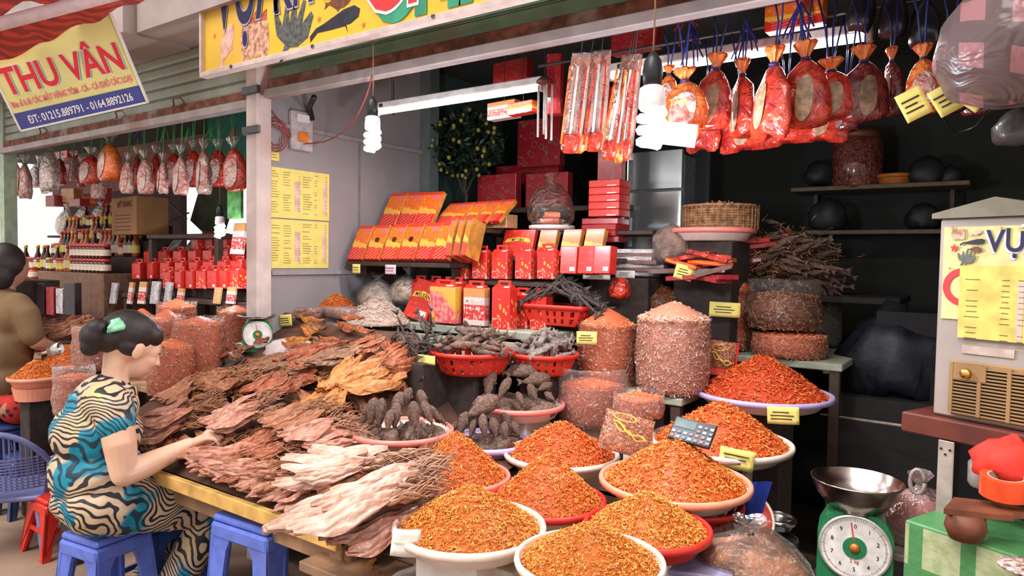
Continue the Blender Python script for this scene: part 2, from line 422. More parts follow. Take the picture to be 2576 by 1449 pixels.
for i in range(7): sq += [(.42 - i * .13, .5 - .08 * (i % 2)), (.36 - i * .13, .38)]
sq += [(-.5, .1)]
flat(sq, sp(637, 98), .19, 0, plain('printed_squid', (.6, .3, .2), .6, var=.6, scale=45, bump=0))
flat([(-.4, .25), (.4, .25), (.44, .45), (.2, .38), (.1, .5), (-.05, .4), (-.2, .5), (-.3, .38), (-.45, .46)], sp(637, 85), .19, 0, P_('printed_rust', (.45, .1, .02), .6, var=.5, scale=60, bump=0), y=-.0022)
coral = [(-.5, .32), (-.4, .3), (-.28, .1), (-.2, .42), (-.12, .4), (-.1, .12), (.02, .5), (.1, .48), (.08, .12), (.25, .42), (.32, .38), (.22, .05), (.44, .2), (.5, .12), (.36, -.2), (.1, -.3), (-.1, -.28), (-.3, -.5), (-.36, -.48), (-.22, -.22), (-.42, -.05), (-.46, .08)]
greyprint = plain('printed_grey', (.09, .095, .09), .6, var=.5, scale=60, bump=0)
flat(coral, sp(735, 72), .24, 0, greyprint)
catf = [(-.5, -.02), (-.36, .05), (-.2, .06), (.2, .12), (.4, .11), (.5, .03), (.46, -.06), (.3, -.1), (.22, -.09), (.24, -.2), (.2, -.1), (-.1, -.06), (-.34, -.02), (-.5, -.1)]
flat(catf, sp(838, 58), .28, rad(8), P_('printed_black', (.018, .015, .03), .5, var=.4, scale=30, bump=0))
flat(fishpoly, sp(845, 4), .15, rad(-4), P_('printed_brown', (.16, .05, .02), .6, var=.4, scale=60, bump=0))
star = [((1 if i % 2 == 0 else .45) * math.sin(i * math.pi / 5), (1 if i % 2 == 0 else .45) * math.cos(i * math.pi / 5)) for i in range(10)]
for q in ((537, 90), (800, 48), (912, 62)): flat(star, sp(*q), .013, .2, P_('star_red', (.7, .16, .03), .6, bump=0), 'star')

# ================================================================== SMALL TILTED SIGN
sx_ = (Vector(at(372, 258, 3.0)) - at(55, 330, 3.02)); wS = sx_.length; ux = sx_.normalized()
nS = (CAM - at(200, 180, 3)).normalized(); nS = (nS - ux * nS.dot(ux)).normalized(); uz = nS.cross(ux)
if uz.z < 0: uz = -uz
RS = Matrix((ux, -nS, uz)).transposed()
ts = root('hanging_sign', at(213, 294, 3.01), 'tilted pale yellow sign with large red letters and a blue phone strip', 'sign', rot=RS)
hS = .435
MB().box((0, .006, hS / 2), (wS, .012, hS), ch=.002).build('panel', plain('pale_yellow_print', (.84, .78, .30), .5, var=.08, scale=5, bump=.03, dirt=(.8, .72, .2)), ts)
MB().box((0, -.001, .04), (wS - .008, .003, .07)).build('blue_strip', P_('blue_strip', (.06, .07, .3), .5, var=.05, bump=0), ts)
for zz, hh in ((.0, .008), (hS - .004, .006)): MB().box((0, 0, zz + .002), (wS + .004, .016, hh)).build('border', wpaper, ts)
for q in (-1, 1): MB().box((q * wS / 2, 0, hS / 2), (.006, .016, hS)).build('border', wpaper, ts)
TS = 1.0
teal = P_('teal_ink', (.1, .42, .4), .6, var=.1, bump=0); pinkink = P_('pink_ink', (.85, .2, .25), .6, bump=0)
for dx, mt, of, yy in ((.006, teal, .003, -.001), (0, whiteink, .0065, -.0018), (0, redink, .0035, -.003)):
    text('THU VÂN', .152, mt, ts, (dx - .005, yy, .152 - dx * .5), RXZ, 'lettering', .0004, 'CENTER', .80, off=of)
text('SẠP KHÔ', .062, navy, ts, (-.12, -.002, .325), RXZ, 'lettering', .0004, 'CENTER', .9, off=.001)
text('Bán sỉ & lẻ CÁC MẶT HÀNG TÔM - CÁ - CÁ KHÔ CÁC LOẠI', .036, pinkink, ts, (-.005, -.002, .098), RXZ, 'lettering', .0004, 'CENTER', .56, off=.0008)
text('ĐT: 01215.889791 - 0164.8892126', .046, whiteink, ts, (0, -.003, .022), RXZ, 'lettering', .0004, 'CENTER', .72, off=.0008)
m = MB()
for q in ((-.2, hS), (.22, hS)): m.tube([(q[0], .0, q[1] - .01), (q[0] + .03, .02, q[1] + .25)], .003, 6)
m.build('hanging_wire', darksteel, ts)

# ================================================================== RED AWNING (top left)
redcloth = MT('red_awning_cloth'); fx = redcloth.wave(6, 6, 1.5)
redcloth = redcloth.pbr(redcloth.mix(fx.sm(.3, .9), (.30, .035, .03), (.55, .06, .04)), .75, bump=redcloth.bump(redcloth.noise(14, 4), .5, .02))
aw = root('awning', at(90, 40, 2.6), 'red cloth awning on a pinkish tube at the upper left', 'awning')
L0 = aw.location
def rel(p): return Vector(p) - L0
m = MB(); m.tube([rel(at(-260, 126, 2.62)), rel(at(390, -42, 2.62))], .026, 10); m.build('tube', P_('tube_pink', (.62, .46, .47), .5, var=.1), aw, True)
a0, a1 = rel(at(-260, 110, 2.66)), rel(at(420, -60, 2.66)); b0, b1 = rel(at(-260, 268, 2.86)), rel(at(420, -28, 2.86))
m = MB()
def fa(u, v):
    p = (a0.lerp(a1, u)).lerp(b0.lerp(b1, u), v); n = noise.noise(Vector((u * 9, v * 3, 1))); return p + FW * (-.03 * n) + Vector((0, 0, .012 * math.sin(u * 40) * v))
m.grid(48, 8, fa); m.build('valance', redcloth, aw, True)
c0, c1 = rel(at(-260, 98, 2.6)), rel(at(420, -75, 2.6)); e0, e1 = c0 + Vector((0, -.7, .18)), c1 + Vector((0, -.7, .18))
m = MB()
m.grid(30, 6, lambda u, v: (c0.lerp(c1, u)).lerp(e0.lerp(e1, u), v) + Vector((0, 0, .02 * math.sin(u * 30 + v * 3)))); m.build('cloth_top', redcloth, aw, True)
# ================================================================== SHRIMP, TRAYS AND BAGS
rng = np.random.default_rng(5)
def shrimp_mat(name, a, b, c, dk=(.25, .03, .01)):
    m = MT(name); v = m.attr('rnd')
    col = m.ramp(v, [(0, dk), (.16, a), (.5, b), (.93, c), (1, (min(1, c[0] * 1.1), c[1] * 1.6, c[2] * 2.2))])
    return m.pbr(col, .5, bump=None, spec=.35, sss=0)
sh_or = shrimp_mat('orange_shrimp', (.56, .10, .014), (.84, .23, .035), (.95, .46, .14))
sh_yl = shrimp_mat('yellow_orange_shrimp', (.56, .14, .014), (.86, .31, .045), (.96, .58, .18))
sh_rd = shrimp_mat('red_orange_shrimp', (.52, .05, .012), (.76, .12, .025), (.88, .26, .08))
sh_dr = shrimp_mat('deep_orange_shrimp', (.56, .08, .015), (.8, .17, .03), (.92, .36, .1))
sh_pk = shrimp_mat('pale_pink_shrimp', (.66, .28, .19), (.84, .47, .35), (.95, .72, .6), (.45, .12, .07))
sh_bag = shrimp_mat('salmon_shrimp', (.62, .15, .06), (.84, .32, .16), (.95, .6, .4))
sh_br = shrimp_mat('brown_dried', (.2, .06, .025), (.42, .17, .07), (.62, .38, .2), (.08, .02, .01))
def curl_piece(L=1., thick=.16, arc=3.6, n=6, k=4, taper=True):
    vs = []; fs = []
    r = L / arc
    for i in range(n):
        t = i / (n - 1); a = -arc / 2 + arc * t
        w = thick * (1 - .65 * t) * (.55 + .45 * math.sin(math.pi * min(1, t * 1.3 + .25))) if taper else thick
        c = np.array([math.cos(a) * r, math.sin(a) * r, 0]); rd_ = np.array([math.cos(a), math.sin(a), 0]); up = np.array([0, 0, 1])
        for j in range(k):
            b = 2 * math.pi * j / k; vs.append(c + rd_ * math.cos(b) * w * .5 + up * math.sin(b) * w * .5)
    for i in range(n - 1):
        for j in range(k): a = i * k + j; b = i * k + (j + 1) % k; fs.append((a, b, b + k, a + k))
    vs = np.array(vs); vs[:, 0] -= vs[:, 0].mean()
    return vs, np.array(fs)
CURL = [curl_piece(1, .24, 3.4, 5), curl_piece(1, .22, 2.2, 5), curl_piece(1, .26, 4.4, 6)]
FLAKE = [curl_piece(1, .14, 1.2, 4), curl_piece(1, .18, 2.0, 4)]
def rots(n, up=None, tilt=.6):
    # random orientations: local z near the surface normal
    a = rng.uniform(0, 2 * math.pi, n); z = np.zeros((n, 3)) if up is None else up.copy()
    z = z + rng.normal(0, tilt, (n, 3)); z /= np.linalg.norm(z, axis=1)[:, None]
    t = np.stack([np.cos(a), np.sin(a), rng.normal(0, .3, n)], 1); x = np.cross(t, z); x /= np.linalg.norm(x, axis=1)[:, None]; y = np.cross(z, x)
    return np.stack([x, y, z], 2)
def pieces_mesh(name, pts, nrm, size, mat, kinds=None, tilt=.6, base=None, jit=.25):
    kinds = kinds or CURL; N = len(pts); R = rots(N, nrm, tilt); V = []; Fc = []; A = []; off = 0
    which = rng.integers(0, len(kinds), N); sz = size * rng.uniform(1 - jit, 1 + jit, N); rv = rng.beta(2.2, 2.2, N)
    for q, (kv, kf) in enumerate(kinds):
        idx = np.where(which == q)[0]
        if len(idx) == 0: continue
        vv = np.einsum('nij,kj->nki', R[idx], kv) * sz[idx][:, None, None] + pts[idx][:, None, :]
        k = kv.shape[0]; V.append(vv.reshape(-1, 3)); A.append(np.repeat(rv[idx], k))
        Fc.append((kf[None] + (np.arange(len(idx)) * k)[:, None, None] + off).reshape(-1, 4)); off += len(idx) * k
    V = np.concatenate(V); Fc = np.concatenate(Fc); A = np.concatenate(A); fl = Fc.tolist(); vl = V.tolist()
    if base is not None:
        b = len(vl); vl += [tuple(p) for p in base.v]; fl += [tuple(i + b for i in f) for f in base.f]; A = np.concatenate([A, np.full(len(base.v), .12)])  # base coloured dark: shade in the cracks between pieces is painted in
    me = bpy.data.meshes.new(name); me.from_pydata(vl, [], fl); me.materials.append(mat)
    me.polygons.foreach_set('use_smooth', [True] * len(fl))
    at_ = me.attributes.new('rnd', 'FLOAT', 'POINT'); at_.data.foreach_set('value', A.astype(np.float32)); me.update()
    return me
def heap_mesh(Rr, h, mat, size=.017, n=2300, seed=0, kinds=None, sharp=1.25):
    nz = lambda x, y: noise.noise(Vector((x * 14 + seed, y * 14, seed * 1.7)))
    def hz(x, y):
        r = math.hypot(x, y) / Rr
        c = max(0, 1 - r)
        return h * ((c ** 1.0) * .84 + .16 * (1 - min(1, r) ** 2)) * (1 - .0 * r) - (h * .06) * math.exp(-(r / .12) ** 2) + .008 * nz(x, y) * (1 - r * .6)
    m = MB()
    m.lathe([(Rr * t, 0) for t in (1, .9, .8, .7, .6, .5, .4, .3, .2, .1, .03)], 36, fn=lambda q, a, i: Vector((q.x, q.y, hz(q.x, q.y) - .002)), caps=True)
    pts = []; nr = []
    while len(pts) < n:
        r = math.sqrt(rng.uniform(0, 1)) * .99; a = rng.uniform(0, 6.2832); x, y = Rr * r * math.cos(a), Rr * r * math.sin(a)
        e = .004; z = hz(x, y); g = ((hz(x + e, y) - z) / e, (hz(x, y + e) - z) / e)
        pts.append((x, y, z + rng.uniform(-.001, .005))); q = Vector((-g[0], -g[1], 1)).normalized(); nr.append(tuple(q))
    return pieces_mesh('dried_shrimp_heap', np.array(pts), np.array(nr), size, mat, kinds, .45, m)
def tray_obj(name, loc, R, rimmat, bodymat, label, depth=.05, cat='tray', group=None, rot=None):
    r = root(name, loc, label, cat, group, rot)
    b = MB().lathe([(R * .70, -depth), (R * .74, -depth), (R * .80, -depth * .9), (R * .90, -depth * .35), (R * .955, -.006), (R * .94, -.004), (R * .885, -depth * .3), (R * .79, -depth * .8), (R * .72, -depth + .004), (.001, -depth + .004)], 48).build('bowl', bodymat, r, auto=True)
    k = .011
    MB().lathe([(R * .94, -.008), (R * .945, .004), (R - k * .5, k * .75), (R + k * .1, k * .5), (R + k * .3, -.002), (R, -.012), (R * .965, -.014), (R * .94, -.008)], 48, caps=False).build('rim', rimmat, r, True)
    return r
foam = P_('white_foam', (.66, .6, .56), .7, var=.06, bump=.1, dirt=(.45, .36, .3))
TZ = .60
card = plain('printed_carton', (.55, .5, .42), .7, var=.15, scale=20, bump=.05, dirt=(.3, .27, .22))
def stand(name, x, y, z0, z1, w, mat, label, cat='box', group=None):
    if z1 - z0 < .012: return None
    return tag(MB().box((0, 0, (z1 - z0) / 2), (w, w, z1 - z0), ch=.004).build(name, mat, loc=(x, y, z0)), label, cat, group)
def tray(px, py, w, R, apex, rim, body, mat, tl, hl, seed, size=.017, n=2300, grp=None, tilt=(0, 0), heap=True, kinds=None):
    d = R * F / w; p = at(px, py, d); rot = Euler((tilt[0], tilt[1], 0))
    t = tray_obj('tray', p, R, rim, body, tl, rot=rot)
    if heap:
        h = (py - apex) * d / F * 1.0
        me = heap_mesh(R * .93, h + .012, mat, size, n, seed, kinds)
        tag(obj('dried_shrimp_heap', me, None, p + Vector((0, 0, -.006)), rot), hl, 'dried shrimp', None, 'stuff')
    if p.z - .05 - TZ > .012: stand('foam_box' if R < .23 else 'crate', p.x, p.y, TZ if p.x < -.6 and p.y < 2.3 else 0, p.z - .0502, min(.2, R * 1.0), foam if R < .23 else P_('dim_block', (.06, .05, .045), .8), ('white foam' if R < .23 else 'dim grey') + ' block holding up the ' + grp, 'box')
    return t, p, d

T1 = tray(1181, 1322, 191, .19, 1226, cream, cream, sh_yl, 'cream tray at the front with a blank white tag on its rim', 'orange dried shrimp heap in the cream tray with the white tag', 1, .0155, 2600, grp='cream tray at the front')
T2 = tray(1483, 1408, 187, .16, 1318, cream, cream, sh_yl, 'cream tray cut by the bottom edge of the picture', 'yellowish dried shrimp heap nearest the viewer', 2, .0125, 3000, grp='nearest cream tray')
T3 = tray(1377, 1256, 147, .17, 1140, red, cream, sh_or, 'white tray with bright red rim in the middle of the front trays', 'orange dried shrimp heap in the red rimmed white tray', 3, .0165, 2400, grp='red rimmed tray')
T4 = tray(1628, 1325, 158, .16, 1240, red, red, sh_yl, 'all red tray under a shrimp heap', 'coarse orange dried shrimp heap in the all red tray', 4, .0155, 2400, grp='all red tray')
T5 = tray(1697, 1208, 187, .22, 1105, salmon, cream, sh_or, 'big white tray with salmon rim above the all red tray', 'large orange shrimp heap in the salmon rimmed tray', 5, .0195, 2300, grp='salmon rimmed tray')
T6 = tray(1812, 1110, 174, .24, 1008, cream, cream, sh_dr, 'cream tray under the calculator', 'deep orange shrimp heap with the calculator on it', 6, .0225, 2000, grp='tray with the calculator')
T7 = tray(1917, 988, 167, .26, 892, lav, cream, sh_rd, 'white tray with lavender rim, farthest up the stepped display', 'red orange shrimp heap in the lavender rimmed tray', 7, .025, 1800, grp='lavender rimmed tray')
T8 = tray(1412, 1140, 144, .20, 1060, cream, cream, sh_dr, 'cream tray beside the printed shrimp pouch', 'reddish shrimp heap beside the printed shrimp pouch', 8, .021, 1900, grp='tray beside the shrimp pouch')
T9 = tray(1150, 1196, 133, .17, 1085, pinkrim, pinkrim, sh_or, 'pink tray between the squid and the red rimmed tray', 'orange shrimp heap in the pink tray next to the squid', 9, .0175, 2200, grp='pink tray')
# fish trays (fish are laid in later)
T10 = tray(1226, 1108, 110, .16, 0, lav, lav, None, 'lavender bowl of plump grey dried fish', '', 10, heap=False, grp='lavender fish bowl')
T11 = tray(1010, 1082, 130, .18, 0, pinkrim, cream, None, 'pink rimmed tray of standing dark dried fish beside the squid', '', 11, heap=False, grp='pink rimmed fish tray')
T12 = tray(1133, 1000, 88, .15, 0, cream, cream, None, 'pale tray of small slender dried fish', '', 12, heap=False, grp='pale tray of slender fish')
T13 = tray(1308, 1015, 112, .175, 0, pinkrim, cream, None, 'pink rimmed tray of plump dried fish below the red colanders', '', 13, heap=False, grp='upper pink rimmed fish tray')

# ---- plastic bags full of shrimp
filmA = film('clear_film', (1, .98, .97), .035, 30, .8, .5, .10)
filmB = film('cloudy_film', (.99, .94, .93), .16, 30, .9, .6, .14)
filmC = film('thin_dark_film', (.93, .86, .8), .06, 22, .9, .45, .12)
def bag_of(px, ytop, ybot, w, R, mat, bl, fl, seed, ymound=None, n=1500, size=.022, fm=None, kinds=None, collar=.05, cat='bag', squash=1.0, bulge=.0, d=None):
    d = d or R * F / w; p = at(px, ybot, d); h = (ybot - ytop) * d / F
    mh = 0.02 if ymound is None else max(.01, (ytop - ymound) * d / F)
    pts = []; nr = []; m = MB()
    pr = lambda z: R * (.96 + .05 * math.sin(z / h * 3.1) + bulge * math.sin(z / h * math.pi))
    m.lathe([(R * .86, .004)] + [(pr(h * t) * .955, h * t) for t in (.1, .3, .5, .7, .9, 1)] + [(R * .7, h + mh * .35), (R * .35, h + mh * .75), (.01, h + mh)], 24, sy=squash)
    nb = int(n * .72)
    for i in range(nb):
        a = rng.uniform(0, 6.2832); z = rng.uniform(.01, 1) * h; r = pr(z) * .965
        pts.append((math.cos(a) * r, math.sin(a) * r * squash, z)); nr.append((math.cos(a), math.sin(a), .1))
    for i in range(n - nb):
        q = math.sqrt(rng.uniform(0, 1)); a = rng.uniform(0, 6.2832)
        pts.append((math.cos(a) * R * .95 * q, math.sin(a) * R * .95 * q * squash, h + mh * (1 - q) + .003 * rng.uniform(-1, 1))); nr.append((0, 0, 1))
    me = pieces_mesh('dried_shrimp', np.array(pts), np.array(nr), size, mat, kinds, .35, m)
    rz = rng.uniform(0, 3) if squash == 1 else 0
    o = obj('dried_shrimp', me, None, p); tag(o, fl, 'dried shrimp', None, 'stuff')
    def wr(q, a, i):
        n1 = noise.noise(Vector((math.cos(a) * 2.2, math.sin(a) * 2.2, q.z * 26 + seed))) * .007 + noise.noise(Vector((math.cos(a) * 5, math.sin(a) * 5, q.z * 60 + seed))) * .004
        return Vector((q.x + math.cos(a) * n1, q.y + math.sin(a) * n1, q.z + (n1 * 1.2 if i > 10 else 0)))
    pf = [(R * .8, .0), (R * .95, .003)] + [(pr(h * t) + .003, h * t + .003) for t in (.08, .2, .3, .4, .5, .6, .7, .8, .9)] + [(pr(h) + .004, h), (R * 1.02, h + collar * .4), (R * 1.0, h + collar * .75), (R * 1.03, h + collar), (R * 1.005, h + collar * .97)]
    fo = MB().lathe(pf, 40, sy=squash, fn=wr, caps=False).build('plastic_bag', fm or filmA, None, True, p)
    tag(fo, bl, 'bag')
    return p, d, h, R
# main stall bags
BG = {}
BG['tall'] = bag_of(1690, 800, 985, 91, .145, sh_pk, 'tall clear bag of pale pink dried shrimp, largest bag of the display', 'pale pink shrimp filling the tallest clear bag', 21, 758, 2600, .026, collar=-.0)
BG['b2'] = bag_of(1525, 815, 990, 73, .123, sh_bag, 'clear bag with an orange ring mark behind the open topped bag', 'salmon shrimp in the clear bag behind the open topped bag', 22, 776, 1500, .022, collar=.0)
BG['open'] = bag_of(1487, 965, 1062, 87, .141, sh_bag, 'wide open topped clear bag above the tray beside the pouch', 'salmon shrimp in the wide open topped bag', 23, 950, 1500, .02, filmB, collar=.075)
BG['small'] = bag_of(1606, 1000, 1045, 62, .09, sh_bag, 'small low clear bag right of the open topped bag', 'salmon shrimp in the small low bag', 24, 985, 700, .018, filmB, collar=.02)
BG['b5'] = bag_of(1815, 728, 876, 76, .14, sh_bag, 'clear bag with a heaped top and a price note on its side', 'orange shrimp heaped above the bag with the side note', 25, 668, 1500, .024, collar=.0)
BG['b6'] = bag_of(1655, 745, 830, 80, .15, sh_br, 'clear bag of yellow brown dried shrimp behind the tallest bag', 'yellow brown dried shrimp behind the tallest bag', 26, 715, 1200, .03, collar=.0)
BG['b7'] = bag_of(1984, 842, 895, 90, .155, sh_bag, 'low clear bag under the dark brown bag', 'salmon shrimp in the low bag under the dark brown bag', 27, None, 900, .024, filmA, collar=.012)
BG['b8'] = bag_of(1968, 745, 825, 86, .15, sh_br, 'dark brown crumpled clear bag stacked on the low bag', 'dark brown dried shrimp in the crumpled bag', 28, None, 1100, .03, filmC, collar=.075, bulge=.08)
# stands under the bags
cw = P_('pale_green_shelf_paint', (.33, .36, .28), .6, var=.15, dirt=(.2, .18, .13))
def counter(x0, x1, y0, y1, z, label, top=.03, mat=None, frontmat=None, legs=True, name='counter'):
    r = root(name, ((x0 + x1) / 2, (y0 + y1) / 2, 0), label, 'counter'); w, dd = x1 - x0, y1 - y0
    MB().box((0, 0, z - top / 2), (w, dd, top), ch=.004).build('top', mat or cw, r)
    for sx in (-1, 1):
        for sy in (-1, 1): MB().box((sx * (w / 2 - .03), sy * (dd / 2 - .03), (z - top) / 2), (.04, .04, z - top), ch=.003).build('leg', darkwood, r)
    if frontmat: MB().box((0, -dd / 2 + .012, z - top - .06), (w - .02, .014, .09), ch=.003).build('front_board', frontmat, r)
    return r
zb5 = BG['b5'][0].z; zb7 = BG['b7'][0].z
counter(-1.20, -.50, 3.02, 3.6, min(zb5, zb7) - .001, 'low pale shelf under the stacked shrimp bags at the rear', .03)
p = BG['tall'][0]; counter(-1.5, -.97, 2.52, 2.98, p.z - .001, 'low pale green bench under the tallest shrimp bag')
for k, lab in (('b2', 'bag with the orange ring'), ('open', 'open topped bag'), ('small', 'small low bag'), ('b6', 'bag of yellow brown shrimp')):
    p, d, h, Rb = BG[k]; stand('foam_box', p.x, p.y, TZ if k != 'b6' else 0, p.z - .001, Rb * .9, foam, 'white foam block under the ' + lab)
# ================================================================== DISPLAY TABLE WITH SLOPING BOARD
def S(x, y):
    t = min(1, max(0, (-1.65 - x) / .4)); t = t * t * (3 - 2 * t)
    k = .12 + (.5 - .12) * t
    return .70 + k * min(y - 1.26, .95)
def onS(px, py, lift=0.0, ymax=2.3):
    r = ray(px, py); lo, hi = .8, 5.0
    for _ in range(40):
        t = (lo + hi) / 2; q = CAM + r * t
        if q.z > S(q.x, q.y) + lift: lo = t
        else: hi = t
    return CAM + r * t
dt = root('display_table', (-2.2, 1.7, 0), 'long wooden display table with a sloping board under the squid', 'table')
boardm = plain('dark_board', (.09, .035, .02), .8, var=.3, scale=12, bump=.3)
m = MB()
def bf(u, v, o=0): x = -2.98 + u * 1.66; y = 1.29 + v * .88; return Vector((x + 2.2, y - 1.7, S(x, y) - .03 - o))
m.grid(24, 8, bf); m.grid(24, 8, lambda u, v: bf(u, v, .02)); m.build('sloping_board', boardm, dt)
edge1 = P_('grey_metal_edge', (.34, .3, .29), .45, .3, var=.15, scale=14, bump=.1)
edge2 = plain('worn_yellow_wood', (.62, .36, .1), .7, var=.35, scale=9, bump=.3, dirt=(.25, .1, .05))
MB().box((-.5, -.435, .667), (.62, .022, .045), ch=.003).build('edge_strip', edge1, dt)
MB().box((.28, -.435, .667), (.94, .024, .045), ch=.003).build('edge_strip', edge2, dt)
for x in (-.75, .7):
    for y in (-.38, .4): MB().box((x, y, .32), (.05, .05, .64), ch=.003).build('leg', wood, dt)
MB().box((0, -.38, .6), (1.5, .03, .06), ch=.003).build('rail', wood, dt)
# low front table below the trays
ft = root('plank_table', (-1.08, 1.75, 0), 'low plank table carrying the shrimp trays', 'table')
for i in range(6): MB().box((0, -.44 + i * .176, TZ - .0145), (.98, .17, .028), ch=.003).build('plank', wood, ft)
for x in (-.44, .44):
    for y in (-.42, .42): MB().box((x, y, .285), (.05, .05, .57), ch=.003).build('leg', wood, ft)
t2 = root('plank_table', (-1.42, 2.44, 0), 'rear plank table under the fish trays and colanders', 'table')
for i in range(2): MB().box((0, -.12 + i * .18, TZ - .0145), (1.36, .17, .028), ch=.003).build('plank', wood, t2)
for x in (-.62, .62): MB().box((x, 0, .285), (.05, .2, .57), ch=.003).build('leg', wood, t2)

# ================================================================== SQUID AND DRIED FISH
def squid_mat(name, a, b, c):
    m = MT(name); x, y, z = m.xyz()
    f = m.wave(5, 5, 1.5, dr='Y', detail=3); n = m.noise(9, 4); tail = x.sm(.52, .72)
    col = m.mix(n.sm(.35, .68), a, b); col = m.mix(f.sm(.5, .95) * .5, col, c); col = m.mix(tail * .75, col, (.30, .13, .05))
    col = m.mix(m.rnd() * .4, col, sc_(b, .55))
    return m.pbr(col, .42, bump=m.bump(f * .6 + n, .45, .016), spec=.5)
sq_pale = squid_mat('pale_squid', (.74, .42, .32), (.86, .62, .50), (.5, .2, .13))
sq_pink = squid_mat('pink_squid', (.50, .18, .12), (.70, .36, .26), (.26, .07, .045))
sq_brn = squid_mat('brown_squid', (.32, .1, .045), (.50, .2, .1), (.14, .04, .02))
sq_gld = squid_mat('golden_fish', (.50, .15, .03), (.64, .25, .05), (.25, .07, .015))
sq_red = squid_mat('red_brown_fish', (.30, .065, .022), (.46, .13, .05), (.12, .025, .012))
sq_dark = squid_mat('dark_brown_fish', (.2, .08, .04), (.36, .17, .09), (.09, .03, .02))
def squid_mesh(seed, wid=.13, tent=True, th=.042, fold=.03, curl=.05, nt=8):
    rn = random.Random(seed); m = MB()
    def prof(u):      # half width along the mantle, pointed at both ends
        return wid * (math.sin(math.pi * min(1, u * .93 + .035)) ** .62) * (.75 + .35 * math.sin(u * 2.6))
    ph = rn.uniform(0, 6)
    def surf(u, v, sgn):
        w = prof(u); y = (v * 2 - 1) * w; x = u * .64
        z = fold * .6 * math.sin(v * 9 + ph + u * 3) * (1 - abs(v * 2 - 1) ** 3) + curl * (x - .3) ** 2 * 4 * .3 + .015 * math.sin(x * 14 + ph)
        z += .035 - .06 * (v * 2 - 1) ** 2 * math.sin(math.pi * min(1, u + .02))
        z += sgn * th * .5 * (1 - abs(v * 2 - 1) ** 2.5) * (math.sin(math.pi * min(.97, u + .03)) ** .5)
        y += .012 * math.sin(u * 11 + ph) 
        return Vector((x, y, z))
    m.grid(12, 8, lambda u, v: surf(u, v, 1)); m.grid(12, 8, lambda u, v: surf(u, v, -1))
    if tent:
        m.ell((.67, 0, .01), (.06, .03, .018), nu=8, nv=5)
        for i in range(nt):
            a = (i / (nt - 1) - .5) * 1.1; L = rn.uniform(.2, .34); pts = [Vector((.7, math.sin(a) * .02, .01))]
            for k in range(1, 6): t = k / 5; pts.append(Vector((.7 + math.cos(a) * L * t, math.sin(a) * L * t * 1.0 + .022 * math.sin(t * 5 + i * 2), .01 + .03 * math.sin(t * 4 + i) )))
            m.tube(pts, [.013, .012, .010, .008, .006, .003], 4)
    return m
SQV = {}
def squid_data(kind, mat, seeds=4):
    key = (kind, mat.name)
    if key not in SQV:
        L = []
        for s in range(seeds):
            if kind == 'squid': m = squid_mesh(s + 1, .105 + .02 * (s % 3), True)
            elif kind == 'small': m = squid_mesh(s + 20, .085, True, nt=5, fold=.04)
            elif kind == 'strip': m = squid_mesh(s + 40, .06 + .012 * s, False, th=.03, fold=.05, curl=.08)
            elif kind == 'fillet': m = squid_mesh(s + 60, .15, False, th=.022, fold=.05, curl=.12)
            L.append(m.mesh('dried_' + kind, mat, True))
        SQV[key] = L
    return SQV[key]
def lay(me, a, b, name, label, cat, grp, roll=0.0, wscale=1.0, tscale=1.0):
    d = b - a; L = d.length; x = d.normalized(); n = Vector((0, -.35, 1)); n = (n - x * n.dot(x)).normalized(); y = n.cross(x)
    M = Matrix((x, y, n)).transposed() @ Matrix.Rotation(roll, 3, 'X')
    return tag(obj(name, me, None, a, M.to_euler(), (L, L * wscale, L * tscale)), label, cat, grp)
def bundle(A0, B0, A1, B1, n, kind, mat, name, label, cat, lift=.02, lift2=None, jit=10, ws=1.0, roll=.55, ljit=.14, ts=1.0):
    lift2 = lift if lift2 is None else lift2
    for i in range(n):
        t = (i + .5) / n; f = lambda P, Q: (P[0] + (Q[0] - P[0]) * t + R_.uniform(-jit, jit), P[1] + (Q[1] - P[1]) * t + R_.uniform(-jit, jit) * .7)
        a = f(A0, A1); b = f(B0, B1); lf = lift + (lift2 - lift) * t + R_.uniform(0, .03)
        e_ = R_.uniform(-.13, .13); a, b = (a[0] + (b[0] - a[0]) * e_, a[1] + (b[1] - a[1]) * e_), (b[0] + (b[0] - a[0]) * e_, b[1] + (b[1] - a[1]) * e_)
        pa, pb = onS(*a, lf), onS(*b, lf + .012); k = 1 + R_.uniform(-ljit, ljit); pb = pa + (pb - pa) * k
        lay(R_.choice(squid_data(kind, mat)), pa, pb, name, label, cat, label, R_.uniform(-roll, roll), ws * R_.uniform(.8, 1.2), ts)
# base layer over the sloping board
for i in range(120):
    x = R_.uniform(-2.95, -1.72); y = R_.uniform(1.32, 2.16)
    if x > -1.95 and y > 1.6: continue
    a = R_.uniform(-.35, .5); L = R_.uniform(.2, .3); p = Vector((x, y, S(x, y) + R_.uniform(-.005, .02))); q = Vector((x + math.cos(a) * L, y + math.sin(a) * L * .8, 0)); q.z = S(q.x, q.y) + R_.uniform(0, .03)
    mt = R_.choice((sq_pink, sq_brn, sq_red) if y < 1.75 else (sq_red, sq_gld, sq_dark))
    lay(R_.choice(squid_data('squid' if y < 1.8 else 'strip', mt)), p, q, 'dried_squid' if y < 1.8 else 'dried_fish_strip', 'dried %s lying loose between the bundles of the heap' % ('squid' if y < 1.8 else 'fish strip'), 'dried squid' if y < 1.8 else 'dried fish', 'loose %s between the bundles' % ('squid' if y < 1.8 else 'fish strips'), R_.uniform(-.4, .4))
